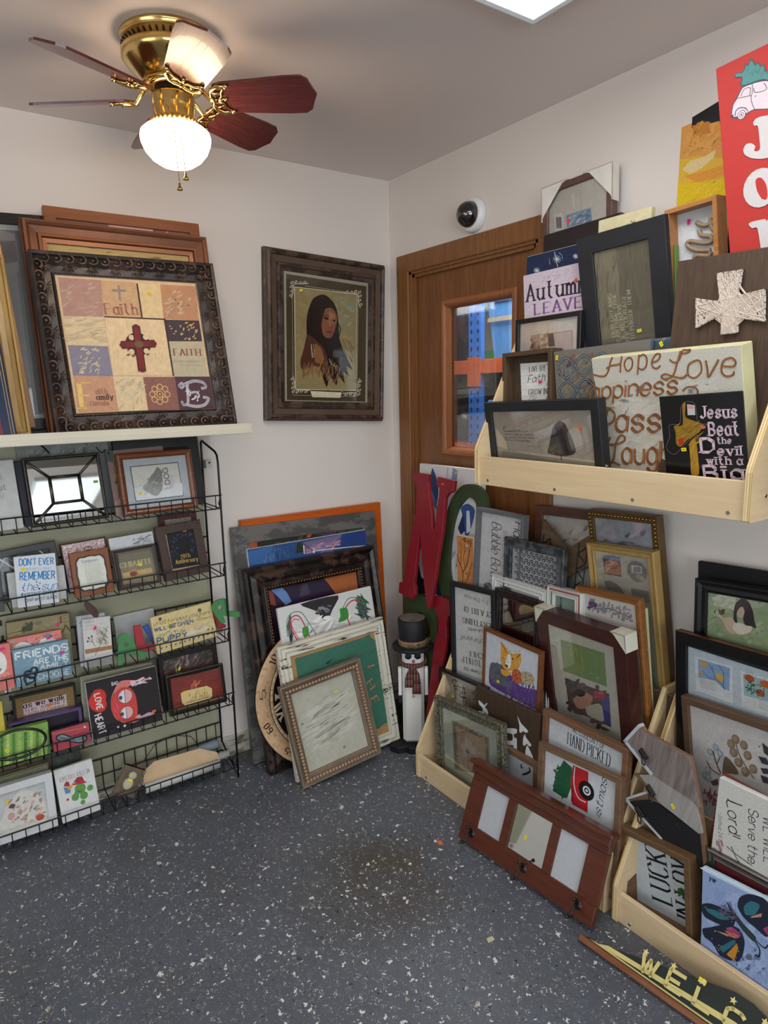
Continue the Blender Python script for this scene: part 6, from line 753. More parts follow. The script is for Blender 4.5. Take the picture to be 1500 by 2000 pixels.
# ---------------------------------------------------------------- storage room things behind the glass
BLU = paint('#2f6fc0', .35, .5, .05); ORG = paint('#c05a34', .4)
def thing(name, label, cat, loc=(0, 0, 0), rz=0, group=None):
    o = empty(name, Matrix.Translation(loc) @ Matrix.Rotation(rz, 4, 'Z')); return cprop(o, label, cat, group)
rk = thing('pallet_rack', 'blue upright and orange beam storage rack behind the door glass', 'shelf unit', (.9, .42, 0))
for s in (-1, 1):
    m = MB(); m.box(0, .03, s*.028-.024, s*.028+.024, 0, 2.35)
    for i in range(45):
        z = .15+i*.05; m.prism([(s*.028-.009, z+.012), (s*.028-.004, z-.008), (s*.028+.004, z-.008), (s*.028+.009, z+.012), (s*.028, z+.02)], -.0015, 0, 1, None, Matrix(((0, 0, 1, 0), (1, 0, 0, 0), (0, 1, 0, 0), (0, 0, 0, 1))))
    m.build('upright', [BLU, paint('#101828', .7)], rk)
for zz in (.55, 1.155, 1.66):
    for s in (-1, 1):
        m = MB(); L = 1.25; y0b = s*.055; m.box(-.005, .04, min(y0b, s*L), max(y0b, s*L), zz-.045, zz+.03)
        for i in range(24): yy = s*(.08+i*.05); m.box(-.004, .5, yy-.003, yy+.003, zz+.03, zz+.036)
        m.box(-.008, -.004, min(s*.004, s*.055), max(s*.004, s*.055), zz-.12, zz+.05)
        m.build('beam', ORG, rk)
def tote(label, loc, sx, sy, sz, col, lid=None, group=None):
    t = thing('storage_tote', label, 'storage box', loc, 0, group); m = MB(); b = .85
    v = [(-sx/2*b, -sy/2*b, 0), (sx/2*b, -sy/2*b, 0), (sx/2*b, sy/2*b, 0), (-sx/2*b, sy/2*b, 0), (-sx/2, -sy/2, sz), (sx/2, -sy/2, sz), (sx/2, sy/2, sz), (-sx/2, sy/2, sz)]
    m.add(v, [(3, 2, 1, 0), (0, 1, 5, 4), (1, 2, 6, 5), (2, 3, 7, 6), (3, 0, 4, 7), (4, 5, 6, 7)]); m.build('tub', col, t)
    m = MB(); m.bbox(-sx/2-.012, sx/2+.012, -sy/2-.012, sy/2+.012, sz-.035, sz, .006); m.build('rim', lid or col, t); return t
BT = paint('#5b93cc', .4, .4, .06)
t = tote('light blue plastic tote with tape, upper shelf behind the door glass', (1.14, .14, 1.7), .4, .44, .34, BT, group='blue totes in the storage room')
m = MB(); m.box(-.212, -.208, -.05, .2, .2, .225); m.build('tape', paint('#a49a80', .6), t)
t2 = tote('light blue plastic tote hung with grey tape, lower shelf behind the door glass', (1.14, .10, 1.2), .4, .46, .26, BT, group='blue totes in the storage room')
m = MB(); m.box(-.215, -.205, .1, .2, .0, .24); m.build('tape', paint('#8fa0b4', .6), t2)
b = MB(); b.bbox(-.2, .2, -.11, .11, 0, .33, .004); b.box(-.203, -.2, -.11, .11, 0, .05, 1); b.box(-.203, -.2, -.11, .11, .27, .33, 1); o = b.build('green_carton', [paint('#9a9482', .7), paint('#3f9a4c', .6)]); o.location = (1.22, .47, 1.7); cprop(o, 'green and grey carton beside the taped blue tote', 'box')
b = MB(); b.bbox(-.2, .2, -.16, .16, 0, .42, .01); o = b.build('dark_box', paint('#2f2c34', .7)); o.location = (1.25, .77, 1.7); cprop(o, 'dark grey box on upper storage shelf left of the blue upright', 'box')
def bag(label, loc, r, col, seed):
    rg = random.Random(seed); m = MB(); n = 18
    m.lathe([(.02, 0), (r*.8, .01), (r, r*.4), (r*.95, r*.8), (r*.6, r*1.15), (r*.15, r*1.3), (0, r*1.3)], n)
    m.v = [(x+rg.uniform(-1, 1)*r*.07, y+rg.uniform(-1, 1)*r*.07, max(0, z+rg.uniform(-1, 1)*r*.05)) for x, y, z in m.v]
    o = m.build('plastic_bag', col, None, True); o.location = loc; cprop(o, label, 'bag', 'bags in the storage room'); return o
BG = paint('#17181c', .25, .6, .02)
bag('black plastic bag on storage shelf left of the upright', (1.2, .82, 1.2), .2, BG, 3); bag('black plastic bag on storage shelf right of the upright', (1.42, .33, 1.2), .2, BG, 5)
# ---------------------------------------------------------------- ceiling lights
def panel_light(loc, label):
    t = thing('ceiling_light', label, 'light', loc, 0, 'ceiling panel lights'); w, l = .61, 1.22
    m = MB(); rectring(m, w, l, [(0, 0), (0, .018), (.012, .024), (.02, .02), (.02, 0)], 0, -l/2); m.build('frame', paint('#dfe3e6', .4), t, M=Matrix.Rotation(R(180), 4, 'X'))
    t2 = NT('prismatic_lens'); v = t2.obj(); ck = t2.n('ShaderNodeTexVoronoi'); ck.inputs['Scale'].default_value = 90; t2.l(v, ck.inputs['Vector'])
    c = t2.ramp(ck.outputs['Distance'], [(.1, lin('#c4d2d6')), (.6, lin('#ffffff'))]); t2.base(lin('#e8eef0')); t2.l(c, t2.b.inputs['Emission Color']); t2.b.inputs['Emission Strength'].default_value = 1.15; t2.pr(.4)
    m = MB(); m.box(-w/2+.02, w/2-.02, -l/2+.02, l/2-.02, -.019, -.016)
    for i in range(22):
        x = -w/2+.03+i*.026; m.prism([(x-.006, -.019), (x+.006, -.019), (x, -.0225)], -l/2+.03, l/2-.03, 0, None, Matrix(((1, 0, 0, 0), (0, 0, 1, 0), (0, 1, 0, 0), (0, 0, 0, 1))))
    m.build('lens', t2.m, t)
panel_light((-.765, -1.886, 2.44), 'white ceiling light panel with ribbed lens at top edge of view')
for x, y, q in ((-.765, -4.4, 'added near the front wall for the mirror to reflect'), (-.765, -5.8, 'added by the shop window for the mirror to reflect'), (-3.0, -3.0, 'in the open half of the room')): panel_light((x, y, 2.44), 'white ribbed ceiling light panel behind the viewer, '+q)  # pair along the right wall is added to give the mirror something bright
# ---------------------------------------------------------------- ceiling fan
fan = thing('ceiling_fan', 'brass six blade ceiling fan with lit white glass bowl', 'ceiling fan', (-1.195, -.70, 2.44))
BR = NT('polished_brass'); v = BR.obj(); nz = BR.noise(v, 9, 3); BR.base(BR.ramp(nz.outputs[0], [(.35, lin('#c9a45a')), (.65, lin('#e2c684'))])); BR.pr(.18, 1.0); BR = BR.m
m = MB(); m.lathe([(0, 0), (.113, 0), (.121, -.005), (.121, -.012), (.114, -.017), (.1165, -.020), (.1165, -.040), (.121, -.043), (.121, -.058), (.113, -.070), (.093, -.090), (.077, -.105), (.066, -.112), (0, -.112)], 48)
m.build('motor_housing', BR, fan, True)
m = MB()
for i in range(44):
    a = 2*PI*i/44; m.ball((.1168*math.cos(a), .1168*math.sin(a), -.030), .0034, 0, 6, 4)
m.build('vent_holes', paint('#2c1c10', .8), fan)
m = MB(); m.lathe([(0, -.111), (.073, -.111), (.077, -.116), (.077, -.124), (.05, -.127), (0, -.127)], 32); m.build('flywheel', BR, fan, True)
m = MB(); m.lathe([(.045, -.126), (.045, -.142)], 24); m.build('rotor_gap', paint('#1a1210', .6), fan, True)
m = MB(); m.lathe([(0, -.14), (.052, -.14), (.055, -.145), (.053, -.17), (.052, -.197), (.057, -.203), (.06, -.213), (.055, -.217), (0, -.217)], 32)
for i in range(30):
    a = 2*PI*i/30; m.ball((.0585*math.cos(a), .0585*math.sin(a), -.207), (.0055, .0055, .0075), 0, 6, 4)
m.build('light_kit', BR, fan, True)
m = MB(); m.lathe([(0, -.217), (.055, -.217), (.078, -.221), (.088, -.230), (.091, -.241), (.089, -.256), (.080, -.277), (.064, -.296), (.042, -.310), (.018, -.317), (0, -.318)], 40)
m.build('glass_bowl', emit('#ffe2c0', 18), fan, True)
BLW = wood('#4a2020', '#6a3230', 'x', .25, 1.2, .2)
for i in range(6):
    th = R(-97+60*i); Mb = Matrix.Rotation(th, 4, 'Z') @ Matrix.Translation((0, 0, -.148)) @ Matrix.Rotation(R(-19), 4, 'X')
    m = MB(); pl_ = [(.115, -.044), (.135, -.050), (.30, -.062), (.345, -.062), (.362, -.05), (.372, -.02), (.380, 0), (.372, .02), (.362, .05), (.345, .062), (.30, .062), (.135, .050), (.115, .044)]
    m.prism(pl_, -.003, .003); bl = m.build('fan_blade', BLW, fan, M=Mb)
    m = MB()
    m.tube([(.066, 0, .030), (.085, 0, .012), (.10, 0, -.006), (.118, 0, -.008)], [.007, .006, .005, .006], 8)
    for s in (-1, 1):
        m.tube([(.112, 0, -.007), (.104, s*.016, -.007), (.108, s*.032, -.007), (.126, s*.044, -.007), (.150, s*.043, -.007)], [.005, .005, .0055, .005, .0045], 8)
        m.tube([(.118, 0, -.007), (.132, s*.012, -.007), (.134, s*.026, -.007), (.150, s*.043, -.007)], .0035, 6); m.tube([(.110, s*.026, -.007), (.132, s*.020, -.007)], .003, 6); m.ball((.150, s*.043, -.007), .0065, 0, 8, 5)
    m.ball((.14, 0, -.006), .005, 0, 8, 5); m.tube([(.118, 0, -.007), (.14, 0, -.006)], .004, 6)
    m.build('blade_bracket', BR, bl, True)
for (dx, dy, L, ex) in ((-.036, -.052, .262, 0), (-.018, -.056, .215, 0)):
    m = MB(); x0, y0_, zt = dx, dy, -.18 if L > .23 else -.2; yo = -.094
    m.tube([(x0, y0_+.004, zt), (x0, yo+.012, zt-.03), (x0, yo, zt-.07), (x0+.004, yo, zt-L+.06)], .0011, 5)
    n = 46
    for i in range(0, n, 2): f = i/n; m.ball((x0+.004*f, yo, zt-.07-(L-.13)*f), .0018, 0, 5, 3)
    c = MB(); zb = zt-L+.06; c.lathe([(0, .004), (.0025, .002), (.003, -.006), (.007, -.013), (.0075, -.016), (0, -.017)], 12, 0, Matrix.Translation((x0+.004, yo, zb)))
    o = m.build('pull_chain', BR, fan, True); c.build('chain_pull', BR, o, True)
# ---------------------------------------------------------------- security camera dome
t = thing('security_camera', 'white dome security camera on wall above the door', 'camera', (0, -.562, 2.178)); Mx = Matrix.Rotation(R(-90), 4, 'Y')
m = MB(); m.lathe([(0, 0), (.062, 0), (.064, .006), (.063, .018), (.058, .028), (.05, .031), (.047, .03)], 40, 0, Mx); m.build('base', paint('#e4e4e4', .3, .5, .01), t, True)
m = MB(); m.lathe([(.0475, .029), (.047, .042), (.042, .056), (.033, .068), (.02, .076), (.008, .079), (0, .0795)], 40, 0, Mx); m.build('smoked_dome', paint('#0b0b0f', .05, .8, .0, 0, 1.0), t, True)
# ---------------------------------------------------------------- gondola shelf on the back wall
CR = paint('#a9a68c', .5, .4, .03); LIP = paint('#cfc9b4', .35, .5, .02)
g = thing('display_shelving', 'cream metal gondola shelf fixed along the back wall', 'shelf unit', (-1.75, 0, 0))
m = MB(); m.box(-.85, .80, -.014, -.008, .055, 1.392); m.build('back_panel', CR, g)
m = MB(); x0, x1 = -.85, .858
m.box(x0, x1, -.398, 0, 1.392, 1.4035); m.box(x0, x1, -.40, -.394, 1.394, 1.427); m.box(x0, x1, -.405, -.398, 1.394, 1.409); m.box(x1-.003, x1, -.40, -.01, 1.392, 1.4105); m.build('top_shelf', LIP, g)
for xx in (.06,): 
    m = MB(); m.box(xx-.02, xx+.02, -.016, -.012, .06, 1.39)
    for i in range(24): m.box(xx-.004, xx+.004, -.0165, -.016, .1+i*.055, .12+i*.055, 1)
    m.build('upright', [CR, paint('#3c3a30', .8)], g)
m = MB(); m.box(.812, .836, -.05, -.02, 1.245, 1.275); m.tube([(.825, -.051, 1.266), (.825, -.053, 1.266)], .004, 8, 1); m.build('bracket', [paint('#cfcfca', .4), paint('#222222', .5)], g)
# ---------------------------------------------------------------- black wire rack, five baskets
WB = worn('#7a7a76', '#0e0e12', .30, .4, (30, 30, 30))
wr = thing('wire_rack', 'black wire display rack with five basket tiers on the back wall', 'rack', (-1.35, 0, 0)); xa, xb = -.46, .405
for x in (xa, xb):
    m = MB(); m.tube([(x, -.192, 0.002), (x, -.196, .4), (x, -.196, .9), (x, -.194, 1.28), (x, -.188, 1.305), (x, -.17, 1.318), (x, -.04, 1.352), (x, -.028, 1.345), (x, -.028, 1.33), (x, -.028, .085)], .0042, 8); m.tube([(x, -.192, .004), (x, -.028, .088)], .0036, 6); m.build('side_frame', WB, wr, True)
for zf in (1.105, .845, .582, .318, .045):
    m = MB(); zt = zf+.052; zk = zf+.125
    m.tube([(xa, -.200, zt), (xb+.004, -.200, zt)], .0028, 6); m.tube([(xa, -.190, zf), (xb, -.190, zf)], .0026, 6); m.tube([(xa, -.024, zf), (xb, -.024, zf)], .0026, 6); m.tube([(xa, -.022, zk), (xb, -.022, zk)], .0032, 6); m.tube([(xa, -.022, zf+.06), (xb, -.022, zf+.06)], .0026, 6)
    x = xa+.02
    while x < xb: m.tube([(x, -.022, zk), (x, -.022, zf), (x, -.192, zf-.002), (x, -.202, zf+.004), (x, -.202, zt)], .0019, 5); x += .0412
    m.tube([(xb, -.196, zt), (xb+.004, -.185, zt-.01), (xb, -.176, zt-.035), (xb, -.19, zf)], .0024, 5); m.tube([(xb, -.19, zf), (xb, -.024, zf)], .0026, 5)
    m.build('wire_basket', WB, wr)
# ---------------------------------------------------------------- plywood bins
def ply(axis='y'): return wood('#cdb187', '#dcc49d', axis, .5, .35)
EDGE = NT('plywood_edge'); v = EDGE.obj((1, 260, 1)); nz = EDGE.noise(v, 1, 1); EDGE.base(EDGE.ramp(nz.outputs[0], [(.42, lin('#b8955f')), (.56, lin('#e6d09e'))])); EDGE.pr(.6); EDGE = EDGE.m
def bin_(label, yl, yr, zb, hs, foot=0.):
    t = thing('plywood_bin', label, 'display bin', (0, 0, zb), 0, 'plywood picture bins')
    m = MB(); m.bbox(-.357, -.342, yr+.016, yl-.016, .0, .092, .0015); m.build('front_board', ply('y'), t)
    m = MB(); m.box(-.342, -.004, yr+.016, yl-.016, .003, .018); m.build('bottom_board', ply('y'), t)
    m = MB(); m.box(-.018, -.004, yr+.016, yl-.016, .018, .2); m.build('back_board', ply('y'), t)
    for y in (yl-.016, yr):
        m = MB(); P_ = [(-.366, .004), (-.362, 0), (-.004, 0), (-.004, hs[1]), (-.10, hs[1]), (-.362, .125), (-.366, .112)]
        m.prism(P_, 0, .016, 0, None, Matrix(((1, 0, 0, 0), (0, 0, 1, y), (0, 1, 0, 0), (0, 0, 0, 1))))
        for i in range(len(m.f)): m.mi[i] = 1 if len(m.f[i]) == 4 else 0
        m.build('side_panel', [ply('x'), EDGE], t)
    m = MB()
    for f in (.06, .37, .66, .94):
        m.lathe([(0, .001), (.0045, .001), (.005, 0)], 12, 0, Matrix.Translation((-.357, yl+(yr-yl)*f, .016)) @ Matrix.Rotation(R(-90), 4, 'Y'))
    for (x, z) in ((-.30, .055), (-.24, .009), (-.12, .009)): m.lathe([(0, .001), (.0045, .001), (.005, 0)], 12, 0, Matrix.Translation((x, yr, z)) @ Matrix.Rotation(R(90), 4, 'X'))
    m.build('screws', metal('#a8a8a2', .35), t); return t
bin_('plywood bin of signs mounted on the wall across the door', -.960, -1.852, 1.218, (.12, .62))
bin_('plywood bin on the floor behind the coat rack mirror', -.618, -1.518, 0, (.12, .63))
bin_('plywood bin on the floor at right, behind the welcome sign', -1.545, -2.45, 0, (.12, .63))
# ---------------------------------------------------------------- materials shared by frames
BLK = paint('#141417', .35, .5, .03); BLKm = paint('#1b1b1e', .6, .4, .05); WALN = wood('#4a3322', '#6e5138', 'y', .5); WALNX = wood('#5a4230', '#7c6048', 'x', .55)
OAKF = wood('#7a4a24', '#a06a38', 'x', .35); GOLDF = wood('#9a7a44', '#b8985c', 'y', .35, 1, .1); MAHO = wood('#2e1614', '#4a2620', 'x', .3, 1, .2); GOLDM = metal('#b08c4c', .35)
ART_M = art_mat(.6, .12, 60); ART_G = art_mat(.25, .08, 60, .3); CANV = art_mat(.7, .16, 220)
def beads(o, w, h, inset, n_h, r, m, z=0, name='beading', parent=None):
    b = MB(); L = w-2*inset; Hh = h-2*inset; st = L/n_h
    for i in range(n_h+1):
        for y in (inset, h-inset): b.ball((-w/2+inset+i*st, y, z), r, 0, 6, 4)
    k = int(round(Hh/st)); s2 = Hh/k
    for i in range(1, k):
        for x in (-w/2+inset, w/2-inset): b.ball((x, inset+i*s2, z), r, 0, 6, 4)
    return b.build(name, m, o, True)
def protectors(o, w, h, t, corners, m, s=.055):
    for (sx, top) in corners:
        b = MB(); x = sx*w/2; e = .0035; y = h if top else 0; dy = -1 if top else 1
        P_ = [(x+sx*e, y-dy*e), (x-sx*s, y-dy*e), (x-sx*s*.75, y+dy*.004), (x+sx*-.004, y+dy*s*.85), (x+sx*e, y+dy*s)]
        b.prism(P_, .0005, .0025); b.prism([(x+sx*e, y-dy*e), (x-sx*s, y-dy*e), (x-sx*s, y-dy*.0005), (x+sx*.0005, y-dy*.0005), (x+sx*.0005, y+dy*s), (x+sx*e, y+dy*s)], -t-.002, .0025)
        b.build('corner_protector', m, o)
CARD = paint('#d6d2c0', .7)
def scrolls(root, w, h, fw, m, z):   # carved shells and scrolls along a moulding
    b = MB(); n = 14
    for side in range(4):
        L = w if side % 2 == 0 else h; k = 15
        for i in range(k):
            s = -L/2+fw*.35+(L-fw*.7)*(i+.5)/k; d = fw*.30; q = fw*.21
            def T(u, v, zz=0.):
                return ((u, v, zz), (w/2-v, h/2+u, zz), (-u, h-v, zz), (-w/2+v, h/2-u, zz))[side]
            arc = [T(s+q*math.cos(a), d+q*math.sin(a)*.9, z+.001) for a in [PI*.15+PI*1.45*j/8 for j in range(9)]]
            b.tube(arc, [.0028, .0032, .0034, .0034, .003, .003, .0026, .0022, .0018], 5); b.ball(T(s, d, z-.001), (.005, .005, .003), 0, 6, 4)
            if i % 2 == 0:
                for a in (-50, -25, 0, 25, 50): b.tube([T(s+.01*math.sin(R(a)), d+fw*.22+.008*math.cos(R(a)), z-.004), T(s+.026*math.sin(R(a)), d+fw*.22+.024*math.cos(R(a)), z-.006)], [.0026, .0012], 4)
    b.build('carved_ornament', m, root, True)
# ---------------------------------------------------------------- on the gondola top
def faith_extra(root, w, h, t, fw, rd):
    scrolls(root, w, h, fw, worn('#3a2e28', '#6a5446', .5, .35, (20, 20, 20)), -.006)
framed('faith', 'framed_collage', 'dark carved frame with faith patchwork collage and red cross', 'picture frame', .068, 'scoop', worn('#2c2320', '#4a3a32', .55, .35, (9, 9, 9)), '#d8b98f', rd=.02, artm=ART_M, extra=faith_extra)
framed('copper', 'picture_frame', 'wide stepped copper bronze frame behind the faith collage', 'picture frame', .072, 'step', [paint('#6b4029', .38, .5, .1, .35), paint('#9a6544', .35, .5, .06, .4)], '#b79b62', rd=.03, artm=art_mat(.35, .06, 30), mseg=[0, 0, 0, 1, 0, 1, 0, 0, 1, 0, 1, 0, 0, 0, 0, 0][:13])
framed('oakback', 'picture_frame', 'honey oak frame standing rearmost, behind the copper frame', 'picture frame', .036, 'flat', wood('#7a4528', '#935a38', 'x', .4), '#8a5a50', rd=.01, glass=.6)
framed('blackglass', 'picture_frame', 'large black frame with silver liner and glass reflecting windows', 'picture frame', .036, 'flat', BLK, '#8e8a86', rd=.008, mat=(paint('#c9c8c0', .5), [(.02, .02, .98, .98)]), glass=2.5)
framed('goldfront', 'picture_frame', 'broad scooped gold frame cut off at left edge of view', 'picture frame', .05, 'cove', [GOLDF, metal('#c8a468', .35)], '#3a4048', rd=.02, mseg=[0, 0, 0, 1, 0, 0, 1, 0, 0, 0, 0])
framed('oakleft', 'picture_frame', 'light oak and gold frame just behind the broad gold frame', 'picture frame', .03, 'flat', wood('#b07a4a', '#cc9a68', 'y', .4), '#6a6258', rd=.01)
canvas('navymat', 'matted_print', 'navy and maroon bordered print in front of the gold frames', 'print', '#1b2a4a', '#241420', artm=ART_G)
# ---------------------------------------------------------------- portrait on the wall
PF = worn('#33261f', '#56433a', .5, .4, (14, 14, 14)); PG = metal('#8f7a5c', .45)
framed('portrait', 'framed_portrait', 'dark stepped frame hung near the corner, portrait of a person in fringed buckskin', 'picture', .082, 'step', [PF, paint('#5c4a3c', .45, .4, .1)], '#4a402c', rd=.026, artm=ART_G, glass=.35, mseg=[0, 0, 1, 0, 0, 0, 1, 0, 0, 1, 0, 0, 0])
# ---------------------------------------------------------------- leaning on the floor under the portrait
framed('orange', 'picture_frame', 'tall thin bright orange frame, rearmost of the floor stack', 'picture frame', .036, 'flat', wood('#b0480c', '#c9611c', 'x', .4), '#3a3238', rd=.012)
framed('greywide', 'picture_frame', 'wide brushed pewter frame leaning before the orange frame', 'picture frame', .07, 'flat', worn('#5a5856', '#777470', .5, .38, (4, 9, 9), .3), '#2a2622', rd=.01, artm=ART_G)
canvas('bluecanvas', 'painted_canvas', 'blue and pink bridge painting between pewter and dark bead frames', 'painting', '#2b4f86', '#e0e0e0', artm=CANV)
def dk(root, w, h, t, fw, rd): beads(root, w, h, fw*.88, 34, .0075, metal('#7a5c40', .45), -.006)
framed('darkornate', 'picture_frame', 'heavy chipped black brown frame with bead edge and abstract print', 'picture frame', .105, 'ridge', worn('#1a1311', '#46342a', .54, .3, (10, 10, 10)), '#32243c', rd=.03, artm=ART_G, extra=dk)
canvas('marble', 'painted_canvas', 'white green and black abstract canvas behind the chippy white frame', 'painting', '#dcdbd8', '#eceae4', artm=CANV)
# big clock
M, w, h, t = Matrix.Translation((-.588, -.270, .297)) @ Matrix.Rotation(R(90-11), 4, 'X') @ Matrix.Rotation(R(115), 4, 'Z') @ Matrix.Scale(.905, 4), 0, 0, 0
ck = empty('round_clock', M); cprop(ck, 'large round black clock with cream minute ring leaning on the floor', 'clock')
m = MB(); m.lathe([(0, -.018), (.325, -.018), (.33, -.012), (.33, -.002), (.325, .001)], 64); m.lathe([(.27, .0005), (.268, 0), (0, 0)], 48); m.build('clock_face', paint('#0d0c0d', .35, .5, .03), ck, True)
RG = NT('aged_cream_paint'); v = RG.obj(); nz = RG.noise(v, 55, 6, .75); n2 = RG.noise(v, 6, 3); RG.base(RG.mix(RG.ramp(nz.outputs[0], [(.52, (0, 0, 0, 1)), (.66, (.8, .8, .8, 1))]), RG.ramp(n2.outputs[0], [(.35, lin('#b89470')), (.65, lin('#d0b088'))]), lin('#8a6242'))); RG.pr(.55); RG = RG.m
m = MB(); m.lathe([(.262, .0), (.264, .003), (.325, .003), (.328, 0)], 72); m.lathe([(.245, .0), (.246, .0015), (.258, .0015), (.259, 0)], 72); m.build('minute_ring', RG, ck, True)
m = MB()
for k in range(12):
    a = PI/2-2*PI*k/12; s = str((k*5) or 60); r_ = .280; 
    q = MB(); text(q, s, r_*math.cos(a)+.022*math.sin(a), r_*math.sin(a)-.022*math.cos(a), .044, .028, a-PI/2, 'R', .0036, '#4a3222', 0); q.build('minute_number', ART_M, ck)
for k in range(60):
    a = 2*PI*k/60; stroke(m, [(.246*math.cos(a), .246*math.sin(a)), (.262*math.cos(a), .262*math.sin(a))], .0018, .0026, '#3a2a20', 0)
m.build('minute_ticks', ART_M, ck)
m = MB(); NUM = ['XII', 'I', 'II', 'III', 'IV', 'V', 'VI', 'VII', 'VIII', 'IX', 'X', 'XI']
for k in range(12):
    a = PI/2-2*PI*k/12; s = NUM[k]; L = .016+.017*len(s); r_ = .165
    q = MB(); text(q, s, r_*math.cos(a)+L/2*math.sin(a), r_*math.sin(a)-L/2*math.cos(a), L, .068, a-PI/2, 'R', .0012, '#cdb896', 0); q.build('roman_numeral', ART_M, ck)
m = MB(); stroke(m, [(0, -.03), (.02, .15)], .007, .003, '#b8a888', 0); stroke(m, [(-.02, .0), (.11, -.03)], .009, .004, '#b8a888', 0); m.build('clock_hands', ART_M, ck)
framed('distress', 'framed_chalkboard', 'chippy white distressed frame around a green lettered board', 'picture frame', .052, 'ridge', worn('#2b241e', '#d2cdbc', .40, .6, (5, 45, 45)), '#b08a5a', rd=.012)
def bd(root, w, h, t, fw, rd): beads(root, w, h, fw*.55, 22, .0078, paint('#a58468', .5), -.001)
framed('beaded', 'framed_board', 'taupe square frame with tan bead trim and whitewashed board, front of the stack', 'picture frame', .042, 'scoop', paint('#80705f', .6, .3, .08), '#b9b6a6', rd=.026, extra=bd)
# snowman
sn = thing('wooden_snowman', 'white wooden post snowman with black top hat and plaid scarf', 'figurine', (-.228, -.425, 0), R(-36)); WH = worn('#b0a898', '#dcdad4', .28, .55, (20, 20, 4)); SB = paint('#17171a', .6, .4, .1)
m = MB(); P_ = [(-.105, -.02), (-.10, -.05), (-.07, -.07), (-.035, -.06), (-.02, -.075), (.02, -.075), (.035, -.06), (.07, -.07), (.10, -.05), (.105, -.02), (.08, .05), (0, .07), (-.08, .05)]
bevel_plate(m, P_, 0, .028, .004); m.build('base', SB, sn)
m = MB(); m.bbox(-.046, .046, -.034, .034, .028, .472, .014); m.build('body', WH, sn)
m = MB(); m.lathe([(0, .452), (.082, .452), (.088, .456), (.088, .463), (.082, .468), (.057, .470)], 36); m.lathe([(.054, .468), (.057, .50), (.062, .578), (.058, .583), (0, .584)], 36); m.build('top_hat', SB, sn, True)
m = MB(); m.lathe([(.0, .584), (.054, .5835), (.054, .5855), (0, .587)], 24); m.build('hat_top', paint('#6e685a', .8, .3, .2), sn)
m = MB(); m.lathe([(.0585, .470), (.060, .474), (.0615, .488), (.060, .492), (.058, .494)], 30); m.build('hat_band', paint('#8c6a50', .8), sn)
rg = random.Random(4); m = MB()
for i in range(90):
    a = R(rg.uniform(-110, 20)); r_ = .062; x, y, z = r_*math.cos(a), r_*math.sin(a), rg.uniform(.470, .486); m.tube([(x, y, z), (x*1.15+rg.uniform(-.008, .008), y*1.15+rg.uniform(-.008, .008), z+rg.uniform(-.006, .012))], [.0012, .0004], 4)
m.build('evergreen_sprig', paint('#5a5c34', .8), sn)
m = MB(); 
for s in (-1, 1): m.lathe([(0, .004), (.0125, .004), (.014, 0)], 20, 0, Matrix.Translation((s*.020, -.035, .425)) @ Matrix.Rotation(R(90), 4, 'X'))
m.build('eyes', SB, sn, True)
m = MB(); m.ball((.002, -.038, .403), (.006, .006, .008), 0, 8, 6); m.build('nose', paint('#b0503c', .6), sn, True)
m = MB(); m.lathe([(0, .003), (.006, .003), (.0065, 0)], 14, 0, Matrix.Translation((.0, -.034, .245)) @ Matrix.Rotation(R(90), 4, 'X')); m.build('button', paint('#c09a78', .6), sn)
PLD = NT('plaid_cloth'); v = PLD.obj(); wv = PLD.n('ShaderNodeTexWave', wave_type='BANDS', bands_direction='Z'); wv.inputs['Scale'].default_value = 26; PLD.l(v, wv.inputs['Vector']); wx = PLD.n('ShaderNodeTexWave', wave_type='BANDS', bands_direction='X'); wx.inputs['Scale'].default_value = 26; PLD.l(v, wx.inputs['Vector'])
c1 = PLD.ramp(wv.outputs[0], [(.4, lin('#5c1c20')), (.6, lin('#2c2a34'))]); c2 = PLD.ramp(wx.outputs[0], [(.4, lin('#7a2a2a')), (.62, lin('#2a3030')), (.95, lin('#9a8a70'))]); PLD.base(PLD.mix(.5, c1, c2)); PLD.pr(.9); PLD = PLD.m
m = MB(); ring = [(.052*math.cos(R(a)), .042*math.sin(R(a)), .395-.012*math.sin(R(a))*-1) for a in range(0, 360, 18)]; m.tube(ring, .011, 8, closed=True); m.ball((-.002, -.05, .378), (.013, .01, .012), 0, 10, 6)
for (dx, L) in ((-.014, .085), (.012, .115)):
    pts = [(-.002+dx*.4, -.050, .375), (dx, -.047, .35), (dx*1.3, -.045, .375-L*.6), (dx*1.2, -.046, .375-L)]
    for i in range(3):
        a, b = pts[i], pts[i+1]; w0, w1 = (.008, .014, .017, .019)[i], (.008, .014, .017, .019)[i+1]
        m.add([(a[0]-w0, a[1], a[2]), (a[0]+w0, a[1], a[2]), (b[0]+w1, b[1], b[2]), (b[0]-w1, b[1], b[2]), (a[0]-w0, a[1]+.005, a[2]), (a[0]+w0, a[1]+.005, a[2]), (b[0]+w1, b[1]+.005, b[2]), (b[0]-w1, b[1]+.005, b[2])], [(0, 3, 2, 1), (4, 5, 6, 7), (0, 4, 7, 3), (1, 2, 6, 5), (0, 1, 5, 4), (3, 7, 6, 2)])
m.build('scarf', PLD, sn, True)
